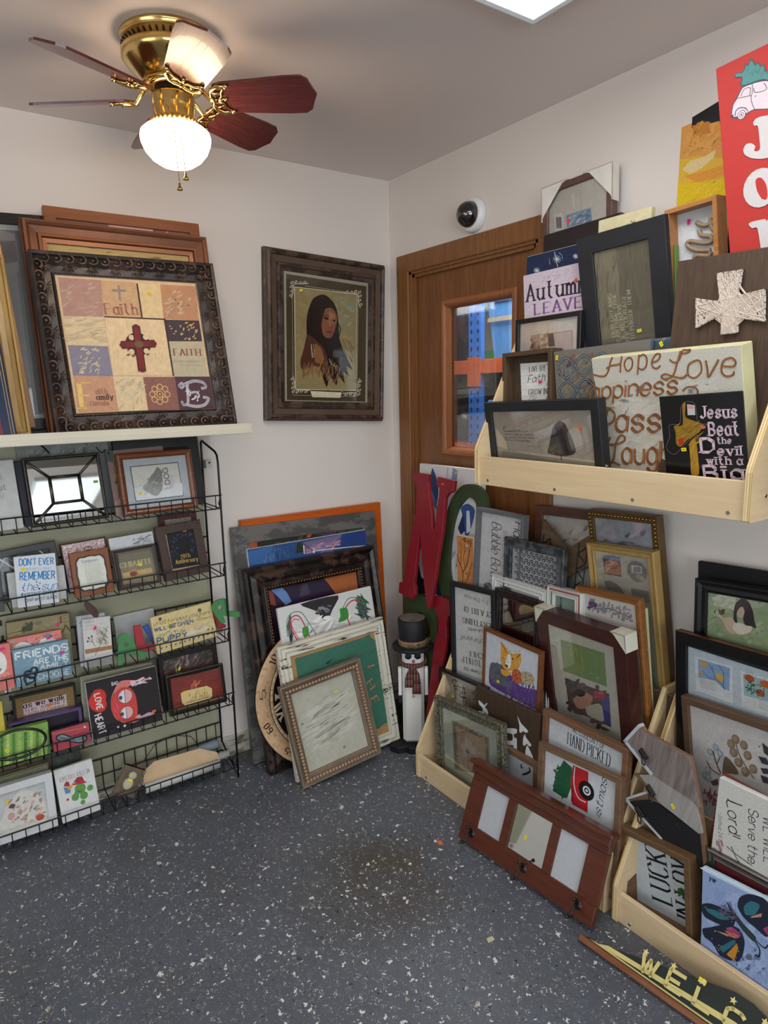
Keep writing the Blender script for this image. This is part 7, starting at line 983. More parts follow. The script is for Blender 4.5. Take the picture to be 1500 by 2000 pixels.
for s in (-1, 1):
    m = MB(); P_ = [(s*.0, .0)]; arm = [(-.014, .0), (-.014, -.11), (.014, -.11), (.014, 0), (.010, .012), (0, .017), (-.010, .012)]
    m.prism(arm, -.007, .007, 0, None, Matrix.Translation((s*.056, -.006, .352)) @ Matrix.Rotation(R(90), 4, 'Z') @ Matrix.Rotation(R(90), 4, 'X')); o = m.build('arm', WH, sn)
    m = MB(); m.prism([(-.0145, -.108), (-.0145, -.138), (-.008, -.148), (.008, -.148), (.0145, -.138), (.0145, -.108)], -.0075, .0075, 0, None, Matrix.Translation((s*.056, -.006, .352)) @ Matrix.Rotation(R(90), 4, 'Z') @ Matrix.Rotation(R(90), 4, 'X')); m.build('mitten', SB, o)
# ---------------------------------------------------------------- rack tier one
canvas('whitesign', 'lettered_sign', 'white script sign cut off at left end of top rack tier', 'sign', '#c9c9c4')
canvas('purpleback', 'boxed_frame', 'dark purple edged frame peeking out beside the bead mirror', 'picture frame', '#2c2a3c', '#2a2438')
def mirror_extra(root, w, h, t, fw, rd):
    b = MB(); q = .55
    for (sx, sy) in ((-1, -1), (1, -1), (1, 1), (-1, 1)):
        b.tube([(sx*(w/2-fw*.5), h/2+sy*(h/2-fw*.5), -.004), (sx*w*.19, h/2+sy*h*.19, -.004)], .0042, 6)
    C4 = [(-w*.19, h/2-h*.19), (w*.19, h/2-h*.19), (w*.19, h/2+h*.19), (-w*.19, h/2+h*.19)]
    for i in range(4):
        a, c = C4[i], C4[(i+1) % 4]; b.tube([(a[0], a[1], -.003), (c[0], c[1], -.003)], .0045, 6)
        for j in range(14): f = j/14; b.ball((a[0]+(c[0]-a[0])*f, a[1]+(c[1]-a[1])*f, .001), .0022, 0, 5, 3)
    b.build('mirror_bars', metal('#6a655c', .4), root, True); beads(root, w, h, fw*.5, 46, .0022, metal('#9a958a', .4), .0)
framed('mirror', 'framed_mirror', 'panelled mirror with beaded pewter bars and frame', 'mirror', .012, 'round', metal('#5a554e', .4), '#c0c0c0', rd=.008, artm=MIRROR, inner='mirror_glass', extra=mirror_extra)
canvas('branchcanvas', 'painted_canvas', 'grey canvas with dark branches behind the bead mirror', 'painting', '#8a8f8a', '#9a9a96', artm=CANV)
canvas('palm', 'painted_canvas', 'narrow visible print of yellow palm fronds beside the dog drawing', 'painting', '#8f6f68', '#8a807a')
framed('blackbig', 'picture_frame', 'large black frame behind the framed dog drawing', 'picture frame', .04, 'flat', BLK, '#1a1a20', rd=.006)
framed('dog', 'framed_drawing', 'oak frame with grey mat and pencil dog drawing on its side', 'picture frame', .023, 'round', wood('#5c301c', '#8a4e2c', 'x', .3, 1, .2), '#b9c0c4', rd=.01, glass=1.0)
# tier two
framed('silverabs', 'framed_print', 'black frame with silver abstract print behind the sun canvas', 'picture frame', .024, 'flat', BLK, '#3a3c42', rd=.006, artm=ART_G)
canvas('whiteplain', 'wooden_sign', 'plain white block sign behind the blue lettered sun canvas', 'sign', '#c6c6c4')
canvas('dontever', 'lettered_canvas', "white canvas with blue words DON'T EVER be afraid to shine", 'sign', '#dfe3e8', artm=CANV)
framed('foil', 'picture_frame', 'crinkled rose foil picture behind the grandparents plaque', 'picture frame', .004, 'flat', paint('#4a3028', .4), '#c0b4b8', rd=.004, artm=(lambda: (lambda q: (q.base(lin('#c9b0b0')), q.pr(.22, .9), q.bump(q.noise(q.obj(), 55, 4, .7).outputs[0], .9, .008), q.m)[-1])(NT('crinkled_foil')))())
def plq(o, w, h, t):
    b = MB(); n = 48; ring = []
    for i in range(n):
        a = 2*PI*i/n; k = 1/max(abs(math.cos(a)), abs(math.sin(a))); k = min(k, 1.22); wv = 1+.03*math.cos(8*a); ring.append((w*.37*math.cos(a)*k*wv, h*.5+h*.375*math.sin(a)*k*wv, .0012))
    b.tube(ring, .0022, 6, closed=True); b.build('scalloped_rim', paint('#3a3a44', .4), o)
    b = MB(); b.tube([(.012*math.cos(R(a)), h+.006+.008*math.sin(R(a)), -.004) for a in range(0, 360, 30)], .0012, 5, closed=True); b.lathe([(0, 0), (.005, 0), (.004, .004), (0, .005)], 10, 0, Matrix.Translation((0, h-.001, -.004)) @ Matrix.Rotation(R(-90), 4, 'X')); b.build('hanging_ring', metal('#6a5a40', .4), o, True)
ART['plaque'] = [['p', '#e0e2d4', [int(1e4*q) for q in sum(([POSE['plaque'][4]*.36*math.cos(2*PI*i/40)*min(1.2, 1/max(abs(math.cos(2*PI*i/40)), abs(math.sin(2*PI*i/40)))), POSE['plaque'][5]*(.5+.365*math.sin(2*PI*i/40)*min(1.2, 1/max(abs(math.cos(2*PI*i/40)), abs(math.sin(2*PI*i/40)))))] for i in range(40)), [])]]] + ART['plaque']
canvas('plaque', 'wooden_plaque', 'brown wooden plaque with scalloped Grandparents verse', 'plaque', '#8a5230', '#7a4628', artm=art_mat(.2, .06, 40, .6), extra=plq, sidem=wood('#6e3a20', '#8a5230', 'y', .3, 1, .3))
canvas('pencil', 'drawing_board', 'white board with pencil pine sketch above the CHIANTI frame', 'print', '#cfd1d4')
framed('chianti', 'framed_print', 'grey brown framed CHIANTI wine print with basket', 'picture frame', .02, 'scoop', [paint('#4a413c', .5), metal('#9a6a44', .4)], '#7d785f', rd=.007, mseg=[0, 0, 0, 0, 0, 0, 0, 1, 1, 1], artm=ART_M)
framed('redframe', 'picture_frame', 'dark red frame behind the anniversary picture', 'picture frame', .02, 'flat', paint('#541c1e', .45), '#a09c88', rd=.006)
framed('anniv', 'framed_print', 'brown frame with blue flowered 20th Anniversary panel', 'picture frame', .032, 'flat', wood('#33241f', '#4a362e', 'y', .4), '#c9a87c', rd=.006, artm=ART_M)
framed('blackleft', 'picture_frame', 'black frame end cut off at left of second rack tier', 'picture frame', .03, 'flat', BLK, '#222226')
# tier three
canvas('easign', 'wooden_sign', 'tan board with moth and letters E A, left on third tier', 'sign', '#9c9068', '#6a5c40')
canvas('pinkleft', 'box_sign', 'coral box sign with white heart at far left of third tier', 'sign', '#dc7a72', '#c86a60')
canvas('pinkheart', 'box_sign', 'coral box sign with white hearts behind the FRIENDS sign', 'sign', '#e0837a', '#c06a60')
def hearts(o, w, h, t):
    for (cx, cy, s, ro) in ((-w*.22, h*.30, .020, 20), (-w*.28, h*.14, .016, -30)):
        b = MB(); P_ = []
        for i in range(24):
            a = 2*PI*i/24; x = 16*math.sin(a)**3; y = 13*math.cos(a)-5*math.cos(2*a)-2*math.cos(3*a)-math.cos(4*a); P_.append((x/16*s, y/16*s))
        b.tube([(cx+p[0]*math.cos(R(ro))-p[1]*math.sin(R(ro)), cy+p[0]*math.sin(R(ro))+p[1]*math.cos(R(ro)), .004) for p in P_], .003, 6, closed=True); b.build('heart_charm', paint('#23343c', .4), o, True)
canvas('friends', 'box_sign', 'blue plank box sign FRIENDS ARE THE FAMILY YOU CHOOSE', 'sign', '#7a9cae', '#6a8a9c', extra=hearts)
canvas('cardback', 'greeting_card', 'pale lilac card pack just behind the pine sprig card', 'card', '#b4b6bc', '#8e8e96')
canvas('card', 'greeting_card', 'white card with pine sprig and jute band, hung on tag', 'card', '#d2cfc9')
m = MB(); m.prism(outline_poly('outleaf'), -.004, 0); o = m.build('leaf_ornament', wood('#3a2622', '#5c423a', 'y', .6)); M, w, h, t = pose('leaf'); o.matrix_world = M; cprop(o, 'dark brown leaf shaped tag hanging above the sprig card', 'ornament')
canvas('whitecanvas', 'blank_canvas', 'blank white canvas behind the green and red letters', 'canvas', '#b9bcba')
def cutout(key, outer, holes, name, label, cat, col, t=.009, group=None, bev=.0015):
    M, w, h, _ = pose(key); m = MB()
    sm = smooth_loop if key in ('letterO', 'greenR') else (lambda p: p)
    if holes: plate(m, sm(outline_poly(outer)), [smooth_loop(outline_poly(q)) for q in holes], -t, 0)
    else: bevel_plate(m, outline_poly(outer), -t, 0, bev)
    o = m.build(name, col); o.matrix_world = M; cprop(o, label, cat, group); stickers(o, key, .001); return o
GRN = paint('#4a8a52', .5); RDD = paint('#a83440', .45)
cutout('greenA', 'outgA', ['ingA'], 'wooden_letter', 'green wooden letter with round hole leaning in third basket', 'letter', GRN)
cutout('redL', 'outrL', [], 'wooden_letter', 'red wooden letter L between the green letter and blue piece', 'letter', RDD)
cutout('bluesign', 'outbs', [], 'wooden_letter', 'blue wooden letter piece left of the puppy sign', 'letter', paint('#3c5cae', .45))
canvas('tanbox', 'wooden_block', 'tan wooden block low behind the puppy sign', 'block', '#a88c66', '#a08460')
canvas('unattended', 'tin_sign', 'cream tin sign about unattended children and a free PUPPY', 'sign', '#d9c58e', '#b8a474', artm=ART_M)
cutout('redpart', 'outrp', [], 'wooden_letter', 'red wooden letter end behind the green R', 'letter', RDD)
cutout('greenR', 'outgR', ['ingR'], 'wooden_letter', 'green wooden letter R poking past the rack end', 'letter', GRN)
# tier four
canvas('yellowedge', 'painted_canvas', 'yellow edged picture cut off at left of fourth tier', 'painting', '#c9c06a', '#c9b840')
framed('burlap', 'framed_sign', 'burlap sign in black frame reading as we walk THIS JOURNEY', 'sign', .008, 'flat', BLKm, '#8a7048', rd=.004, artm=art_mat(.8, .25, 260))
framed('purplebox', 'shadow_box', 'metallic purple box frame above the red infinity block', 'picture frame', .012, 'box', paint('#4a3462', .3, .5, .08), '#1c1428', rd=.03)
canvas('pinkinf', 'painted_block', 'crimson block painted with pale infinity loop', 'painting', '#b04450', '#3a2c30')
canvas('bamboo', 'painted_canvas', 'deep green canvas painted with bamboo stalks', 'painting', '#8fb85a', '#6f9a44', artm=CANV)
M, w, h, t = pose('ring'); m = MB(); m.tube([(w*.48*math.cos(R(a)), h-.36*w+w*.27*math.sin(R(a)), 0) for a in range(0, 360, 9)], .0045, 8, closed=True); o = m.build('oval_hoop', paint('#0e0e10', .3, .5, .02), None, True); o.matrix_world = M; cprop(o, 'black oval hoop hooked over the rail before the bamboo canvas', 'hoop')
canvas('olivecanvas', 'painted_canvas', 'olive white edged canvas behind the LOVE HEART painting', 'painting', '#98977e', '#b8b5a0')
canvas('loveheart', 'painted_canvas', 'black canvas with red winking heart face and words LOVE HEART', 'painting', '#2b2528', '#c8c8c4', artm=CANV)
framed('darkprint', 'framed_print', 'dark floral print in black frame behind the red framed print', 'picture frame', .016, 'flat', [paint('#1a1412', .4)], '#5c2c28', rd=.005, artm=ART_M, glass=.5)
framed('redprint', 'framed_print', 'dark green frame with dark red print and cream scroll', 'picture frame', .018, 'scoop', [paint('#241f1a', .35), metal('#a08448', .35)], '#8a7044', rd=.006, artm=ART_G, mseg=[0, 0, 0, 0, 0, 0, 0, 1, 1, 1])
# tier five
canvas('patch', 'painted_canvas', 'brown patchwork panel behind the white shadow box', 'painting', '#5f5238', '#3c3424')
canvas('camo', 'painted_canvas', 'mottled dark green panel behind the cactus sign', 'painting', '#3c4238', '#2c3028')
framed('olivestack', 'picture_frame', 'weathered olive frame directly behind the white shadow box', 'picture frame', .03, 'step', paint('#8c8a72', .5), '#77745f')
framed('whitebox', 'shadow_box', 'white shadow box frame with rose patterned heart', 'picture frame', .026, 'flat', paint('#d2d4d4', .4, .4, .03), '#c2c4c2', rd=.016)
canvas('cactus', 'wooden_sign', 'white cactus sign WE STICK TOGETHER standing upside down', 'sign', '#d9dad8')
M, w, h, t = pose('package'); pk = empty('ornament_package', M); cprop(pk, 'clear bag with cream ornament and yellow sticker, tilted in bottom basket', 'package')
m = MB(); m.bbox(-w/2, w/2, 0, h, -.008, -.004, .001); m.build('header_card', paint('#6a5a44', .7), pk)
m = MB(); m.ball((0, h*.42, .0), (w*.24, h*.22, .007), 0, 12, 8); m.ball((w*.05, h*.72, 0), (w*.2, h*.14, .007), 0, 12, 8); m.build('ornament', paint('#d8d4b4', .5), pk, True)
m = MB(); m.bbox(-w/2-.003, w/2+.003, -.003, h+.004, -.01, .01, .005); m.build('clear_bag', glass_mat(boost=2.2), pk)
m = MB(); m.box(-.008, .008, h*.52, h*.52+.007, .0105, .011); m.build('price_sticker', paint('#f4e01e', .6), pk)
M, w, h, t = pose('plank'); m = MB(); bevel_plate(m, outline_poly('outplank'), -.012, 0, .001); o = m.build('paper_pack', paint('#cdb08c', .8, .3, .05)); o.matrix_world = M; cprop(o, 'torn tan cardboard pack lying in the bottom basket', 'package'); stickers(o, 'plank', .001)
def roll(label, a, b, r, col):
    a, b = Vector(a), Vector(b); m = MB(); m.tube([a, b], r, 20); dr = (b-a).normalized()
    m.tube([a-dr*.001, a+dr*.01], r*.7, 14, 1); m.tube([b-dr*.01, b+dr*.001], r*.7, 14, 1); o = m.build('paper_roll', [col, paint('#5a5a58', .8)], None, True); cprop(o, label, 'roll', 'rolled papers in the bottom basket')
roll('pale blue paper roll, topmost in the bottom basket', (-1.27, -.075, .075), (-.985, -.075, .110), .018, paint('#9fb4c4', .6))
roll('white paper roll with the loose end past the basket side', (-1.27, -.115, .068), (-.952, -.115, .072), .014, paint('#d4d6d8', .6))
roll('thick white paper roll under the tan cardboard pack', (-1.30, -.155, .066), (-1.01, -.155, .066), .018, paint('#c9c9c4', .6))
m = MB(); m.tube([(-1.27, -.045, .12), (-1.22, -.04, .17), (-1.15, -.04, .185), (-1.08, -.045, .16), (-1.05, -.05, .11)], .0016, 6); o = m.build('cord', paint('#3a2a24', .6), None, True); cprop(o, 'thin dark cord arching behind the paper rolls', 'cord')
# ---------------------------------------------------------------- door corner: canvas and the four NOEL letters
canvas('iris', 'painted_canvas', 'tall white canvas with blue iris leaves behind the letters N O', 'painting', '#dcdadb', '#e0dedc', artm=CANV)
RED = paint('#8a1a26', .45, .4, .06); DGR = paint('#3c4a2c', .5, .4, .06)
cutout('letterE', 'outE', ['inE'], 'noel_letter', 'dark green wooden letter low behind the snowman', 'letter', DGR, .016, 'NOEL letters by the door')
cutout('letterL', 'outL', [], 'noel_letter', 'lower red serif letter between snowman and plywood bin', 'letter', RED, .016, 'NOEL letters by the door')
cutout('letterO', 'outO', ['inO'], 'noel_letter', 'dark green wooden letter O above, right of the red N', 'letter', DGR, .016, 'NOEL letters by the door')
cutout('letterN', 'outN', [], 'noel_letter', 'tall red wooden letter N leaning at the door casing', 'letter', RED, .016, 'NOEL letters by the door', .002)
# ---------------------------------------------------------------- upper bin, back to front
canvas('blacktall', 'black_board', 'tall black board rearmost behind the yellow canvas', 'board', '#17151b', '#17151b')
canvas('yellow', 'painted_canvas', 'tall orange and yellow abstract canvas left of the red sign', 'painting', '#e4b83c', '#e0b45c', artm=CANV)
def prot(root, w, h, t, fw, rd): protectors(root, w, h, t, ((-1, True), (1, True)), paint('#dcd6cc', .7), .105)
framed('protector', 'picture_frame', 'tallest frame over the door header, with white cardboard corner protectors', 'picture frame', .02, 'flat', wood('#4a3230', '#6a4a44', 'x', .4), '#c9c6bc', rd=.008, glass=.8, extra=prot)
framed('darkboard', 'picture_frame', 'dark brown plain frame under the corner protected frame', 'picture frame', .12, 'flat', paint('#231a1e', .45), '#231a1e')
canvas('cream', 'painted_canvas', 'cream canvas edge behind the black quotation frame', 'painting', '#ddd2a8', '#cfc69e')
def fam(root, w, h, t, fw, rd):
    b = MB()
    for q in ('famY', 'famL', 'famI'): b.tube([(x, y, -.036) for x, y in smooth_path(outline_poly(q), k=5)], .0055, 8)
    b.build('wooden_word', wood('#8a7058', '#a48c70', 'y', .6), root, True)
framed('family', 'shadow_box', 'honey wood shadow box with wooden script word set sideways', 'sign', .012, 'box', wood('#9a6430', '#b87f46', 'x', .4), '#d9dadc', rd=.042, extra=fam)
canvas('green', 'painted_canvas', 'green splashed canvas edge between black and string art boards', 'painting', '#4f6a34', '#6a8a3c', artm=CANV)
canvas('snowflake', 'painted_canvas', 'navy canvas with white snowflakes above the Autumn sign', 'painting', '#1f2c4c', '#d0d4da', artm=CANV)
canvas('autumn', 'lettered_canvas', 'pale lilac canvas with words Autumn LEAVES', 'sign', '#d6c6d0', '#c4b4c0', artm=CANV)
framed('dreams', 'framed_print', 'black frame with sideways quotation OUR DREAMS on brown print', 'picture frame', .050, 'flat', paint('#202125', .55, .4, .08), '#7c745e', rd=.007, glass=.5)
framed('smallmat', 'framed_print', 'small black frame with white mat above the LIVE BY Faith box', 'picture frame', .014, 'flat', BLK, '#d8d5cc', rd=.008, glass=.5)
def crossart(o, w, h, t):
    P_ = outline_poly('cross'); rg = random.Random(9); b = MB(); n = len(P_)
    def on(): 
        i = rg.randrange(n); a, c = P_[i], P_[(i+1) % n]; f = rg.random(); return (a[0]+(c[0]-a[0])*f, a[1]+(c[1]-a[1])*f)
    def inside(x, y):
        k = False
        for i in range(n):
            a, c = P_[i], P_[(i+1) % n]
            if (a[1] > y) != (c[1] > y) and x < (c[0]-a[0])*(y-a[1])/(c[1]-a[1])+a[0]: k = not k
        return k
    cnt = 0
    while cnt < 420:
        a, c = on(), on()
        if all(inside(a[0]+(c[0]-a[0])*f, a[1]+(c[1]-a[1])*f) for f in (.1, .25, .5, .75, .9)): b.tube([(a[0], a[1], .006+rg.uniform(0, .004)), (c[0], c[1], .006+rg.uniform(0, .004))], .0013, 4); cnt += 1
    b.build('string_cross', paint('#cbbcae', .8), o)
    b = MB()
    for i in range(n):
        a, c = P_[i], P_[(i+1) % n]; k = max(2, int(math.hypot(c[0]-a[0], c[1]-a[1])/.014))
        for j in range(k): f = j/k; b.tube([(a[0]+(c[0]-a[0])*f, a[1]+(c[1]-a[1])*f, 0), (a[0]+(c[0]-a[0])*f, a[1]+(c[1]-a[1])*f, .013)], .0012, 5)
    b.build('nails', metal('#9a9a94', .4), o)
M, w, h, t = pose('string'); m = MB(); m.bbox(-w/2, w/2, 0, h, -t, 0, .002); o = m.build('string_art_board', wood('#3a2a20', '#54402f', 'y', .6)); o.matrix_world = M; cprop(o, 'brown board with cream string art cross', 'sign'); crossart(o, w, h, t)
canvas('joy', 'holiday_sign', 'tall red JOY sign with white car carrying a tree', 'sign', '#b5302a', '#a8483f', artm=art_mat(.6, .04, 30))
def wrap(o, w, h, t):
    b = MB(); b.bbox(-w/2-.002, w/2+.002, 0, h+.003, -t-.002, .002, .004); b.build('plastic_wrap', glass_mat(boost=1.6), o)
canvas('teal', 'painted_canvas', 'blue teal canvas in clear wrap behind the Hope Love canvas', 'painting', '#5f8090', '#5a7c8c', artm=CANV, extra=wrap)
canvas('tile', 'painted_canvas', 'canvas of blue quatrefoil tiles right of LIVE BY Faith', 'painting', '#7a7468', '#5a6078', artm=CANV)
framed('liveby', 'shadow_box', 'brown wooden box frame with LIVE BY Faith sign inside', 'sign', .014, 'box', wood('#3f2f20', '#5a4532', 'y', .5), '#4a3c2c', rd=.035)
canvas('hope', 'lettered_canvas', 'thick cream canvas with copper words Hope Love Happiness', 'sign', '#d8d3c4', '#cfc99c', artm=CANV)
framed('tree', 'framed_print', 'wide black frame with lone pine tree and CHARACTER quotation', 'picture frame', .030, 'flat', paint('#202022', .5, .4, .08), '#b3a898', rd=.007, glass=.3)
canvas('jesus', 'tin_sign', 'black tin sign with old English words Jesus Beat the Devil', 'sign', '#0d0d12', '#1a1a1e', artm=ART_G)
# ---------------------------------------------------------------- first floor bin, back to front
framed('brownpaper', 'picture_frame', 'brown frame with grey glass behind the chevron wood sign', 'picture frame', .032, 'flat', wood('#4a2e22', '#664434', 'x', .45), '#b6b4b0', rd=.008, glass=.4)
M, w, h, t = pose('chevron'); m = MB(); P_ = outline_poly('outchev'); m.prism(P_, -.012, 0); o = m.build('wooden_sign', wood('#4a3826', '#6e5840', 'x', .6)); o.matrix_world = M; cprop(o, 'chevron shaped barn wood sign with black wire trusses', 'sign')
b = MB(); xs = [p[0] for p in P_]; X0, X1 = min(xs), max(xs); Yt = max(p[1] for p in P_)
for (xa_, xb_) in ((X0+.012, X0+.045), (X1-.045, X1-.012)):
    pts = [(xa_ if i % 2 else xb_, Yt-.06-i*.028, .003) for i in range(6)]; b.tube(pts, .0022, 5); b.tube([(xa_, Yt-.05, .003), (xa_, Yt-.22, .003)], .0022, 5); b.tube([(xb_, Yt-.06, .003), (xb_, Yt-.22, .003)], .0022, 5)
b.build('wire_truss', BLK, o); b = MB(); b.box(X0+.1, X0+.115, Yt-.13, Yt-.121, .0002, .0008); b.build('price_sticker', paint('#f4e01e', .6), o)
def gb(root, w, h, t, fw, rd): beads(root, w, h, fw*.45, 19, .0052, GOLDM, .0)
framed('goldbead', 'picture_frame', 'tall gold frame with bead rim, rearmost right in first floor bin', 'picture frame', .024, 'flat', [paint('#5c4422', .4), GOLDM], '#a9adb4', rd=.006, extra=gb, glass=.3)
framed('collage', 'collage_frame', 'gold frame with multi opening photo mat and barcode', 'picture frame', .026, 'cove', [GOLDF], '#cdc8b8', rd=.01, artm=ART_M, glass=.4)
canvas('paleedge', 'painted_canvas', 'canvas with pale yellow edge between the gold and oak frames', 'painting', '#a8aa90', '#cfd0a0')
framed('embroid', 'framed_embroidery', 'ribbed oak frame with blue and red flower needlework', 'picture frame', .020, 'ridge', OAKF, '#c6c1b8', rd=.008, artm=art_mat(.8, .1, 300))
canvas('treepanel', 'painted_plank', 'narrow orange panel with bare painted trees inside the O', 'painting', '#c8854c', '#dcdad4')
framed('bubble', 'framed_sign', 'grey framed sideways sign about a long hot Bubble Bath', 'sign', .014, 'box', paint('#6a6b6c', .5, .3, .06), '#c9c8c8', rd=.02)
def dmx(root, w, h, t, fw, rd): beads(root, w, h, .004, 40, .0035, paint('#2f3033', .5), -.004)
framed('damask', 'picture_frame', 'charcoal frame with silver damask paper', 'picture frame', .034, 'cove', worn('#323338', '#54565a', .5, .4, (20, 20, 20)), '#a0a2a4', rd=.012, artm=ART_M, extra=dmx)
framed('whiteframe', 'picture_frame', 'white grooved frame behind the burgundy picture', 'picture frame', .036, 'ridge', paint('#cfd0cc', .45, .4, .03), '#b8b8b0', rd=.012, artm=ART_M)
framed('xmasframe', 'picture_frame', 'white frame with red and green lines', 'picture frame', .03, 'ridge', [paint('#d2d2ce', .45), paint('#2f6a4a', .45), paint('#a84a3c', .45)], '#7a8a80', rd=.012, mseg=[0, 0, 0, 0, 0, 2, 0, 0, 1, 0, 0, 0])
framed('kitchen', 'framed_sign', 'black frame with upside down kitchen rules text', 'sign', .018, 'box', BLKm, '#c4c4c0', rd=.012)
framed('burgundy', 'framed_print', 'carved dark brown frame with shiny burgundy print', 'picture frame', .03, 'ridge', worn('#1a1110', '#3c2a26', .52, .35, (60, 60, 60)), '#3c2226', rd=.012, artm=art_mat(.2, .4, 9, .4), glass=.6)
def mp(root, w, h, t, fw, rd): protectors(root, w, h, t, ((-1, True), (1, True)), CARD, .052)
framed('mahogany', 'collage_frame', 'deep mahogany frame with card corner protectors, green and photo openings', 'picture frame', .048, 'flat', MAHO, '#c6c4b4', rd=.006, artm=ART_G, extra=mp, glass=.3)
framed('corgi', 'framed_drawing', 'oak frame with crayon drawing of corgi and kittens in purple basket', 'picture frame', .013, 'flat', wood('#5c3218', '#7c4a26', 'x', .35), '#c6cad0', rd=.004, artm=ART_M)
framed('seafood', 'framed_sign', 'black framed word art behind the flower print frame', 'sign', .013, 'flat', BLK, '#a89888', rd=.005, glass=.4)
M, w, h, t = pose('boardH'); m = MB(); m.bbox(-w/2, w/2, 0, h, -t, -EPS, .003, 1); draw(m, ART['boardH'][2:], 0, 0); o = m.build('wooden_sign', [ART_M, wood('#33261c', '#4a3828', 'y', .6)]); o.matrix_world = M; cprop(o, 'dark wood sign with white leaves and letter H', 'sign')
framed('handpicked', 'framed_sign', "brown framed sign WE COULDN'T OF HAND PICKED", 'sign', .018, 'box', wood('#5a3c28', '#7e5a40', 'x', .55), '#c4c9cc', rd=.014)
framed('woodwhite', 'framed_sign', 'low brown framed white sign behind the coat rack, mostly hidden', 'sign', .020, 'box', WALNX, '#b8bcc0', rd=.01)
framed('pewter', 'framed_print', 'pewter leaf carved frame with sepia flower print and green mat', 'picture frame', .034, 'cove', worn('#45433a', '#77745f', .5, .4, (90, 90, 90), .2), '#c4c9b4', rd=.012, artm=ART_M, glass=.5)
framed('christmas', 'framed_sign', 'brown framed sign with red truck and green tree, set sideways', 'sign', .020, 'box', WALNX, '#c8ccd0', rd=.013)
# ---------------------------------------------------------------- coat rack mirror on the floor
M, w, h, t = pose('coatrack'); cr = empty('coat_rack', M); cprop(cr, 'dark cherry coat rack with centre mirror and two photo openings, leaning on bin', 'coat rack')
CH = wood('#421c10', '#622e1a', 'x', .3, 1, .15); a, b = .045, .04
cols = [(-w/2, -w/2+.065), (-w/2+.165, -w/2+.195), (w/2-.195, w/2-.165), (w/2-.065, w/2)]
m = MB(); m.bbox(-w/2, w/2, 0, .062, -.02, 0, .002); m.bbox(-w/2, w/2, h-.062, h-.028, -.02, 0, .002)
for x0, x1 in cols: m.box(x0, x1, .062, h-.062, -.02, -.0003)
m.build('frame', CH, cr)
m = MB(); m.bbox(-w/2-.004, w/2+.004, h-.040, h-.012, -.02, .012, .003); m.bbox(-w/2-.014, w/2+.014, h-.012, h+.004, -.022, .026, .004); m.build('cornice', CH, cr)
LN = art_mat(.9, .12, 300)
for nm, x0, x1 in (('photo_opening', cols[0][1], cols[1][0]), ('photo_opening', cols[2][1], cols[3][0])):
    m = MB(); m.box(x0-.001, x1+.001, .061, h-.061, -.010, -.008, 0, '#b6b8bc'); m.build(nm, LN, cr)
m = MB(); m.box(cols[1][1]-.001, cols[2][0]+.001, .061, h-.061, -.010, -.007); m.build('mirror', MIRROR, cr)
IR = paint('#1a1412', .35, .5, .05)
for f in (-.40, 0.02, .40):
    m = MB(); x = f*w; m.lathe([(0, .004), (.011, .003), (.013, 0)], 14, 0, Matrix.Translation((x, .036, 0))); m.tube([(x, .040, .002), (x, .034, .020), (x, .018, .026), (x, .006, .034), (x, .010, .044)], .0035, 7); m.tube([(x, .040, .004), (x, .055, .014), (x, .058, .026)], .0035, 7); m.ball((x, .010, .046), .006, 0, 8, 6); m.ball((x, .058, .029), .006, 0, 8, 6); m.build('coat_hook', IR, cr, True)
stickers(cr, 'coatrack', -.006)
# ---------------------------------------------------------------- second floor bin
canvas('blackboard', 'black_board', 'plain black board rearmost in right floor bin', 'board', '#121216', '#121216')
framed('girl', 'framed_photo', 'black octagon cornered frame, photo of a person holding out a butterfly', 'picture frame', .036, 'cove', paint('#0f0f12', .3, .5, .03), '#8fa07a', rd=.01, artm=ART_G, glass=.4)
canvas('brownpanel', 'hardboard_sheet', 'narrow brown hardboard panel beside the bin side', 'board', '#4a3a2a', '#6a5640')
def cpr(root, w, h, t, fw, rd):
    b = MB()
    for z in (-.003, -.009): b.tube([(-w/2-.001, .0, z), (-w/2-.001, h+.001, z), (w/2+.001, h+.001, z), (w/2+.001, 0, z)], .002, 6)
    b.build('copper_trim', metal('#d08a60', .3), root)
framed('copperedge', 'framed_prints', 'black frame with copper lined top edge and yellow and orange flower cards', 'picture frame', .034, 'flat', paint('#0d0d10', .35), '#c3d0d6', rd=.008, artm=ART_M, glass=.5, extra=cpr)
framed('botanical', 'framed_canvas', 'walnut floater frame with painted berries and leaves', 'picture frame', .020, 'box', wood('#4a3628', '#66503e', 'x', .5), '#bdbab6', rd=.01, artm=CANV)
canvas('beige', 'hardboard_sheet', 'plain tan hardboard sheet behind the arrow clip sign', 'board', '#9a8262', '#9a8262')
framed('walnutback', 'picture_frame', 'reddish walnut frame just behind the Lord canvas', 'picture frame', .02, 'flat', wood('#5a2e1c', '#7a4630', 'x', .45), '#7a4a34')
canvas('lord', 'lettered_canvas', 'white canvas hand lettered Serve the Lord, turned sideways', 'sign', '#c8c6c0', '#dcdad4', artm=CANV)
framed('silver', 'picture_frame', 'silver frame with dark red mat above the butterfly canvas', 'picture frame', .022, 'cove', metal('#77736e', .35), '#5a2028', rd=.008)
canvas('butterfly', 'painted_canvas', 'pale blue canvas with dark butterfly painting', 'painting', '#8fa4cc', '#bcd0e0', artm=CANV)
M, w, h, t = pose('arrow'); ar = empty('arrow_sign', M); cprop(ar, 'wooden arrow shaped sign with three photo clips', 'sign')
GW = wood('#5a504c', '#8a807a', 'y', .6, .7)
m = MB(); m.prism(outline_poly('outarrow'), -.020, -.008); m.build('backing_board', wood('#6e4e3c', '#8a6a54', 'y', .6), ar)
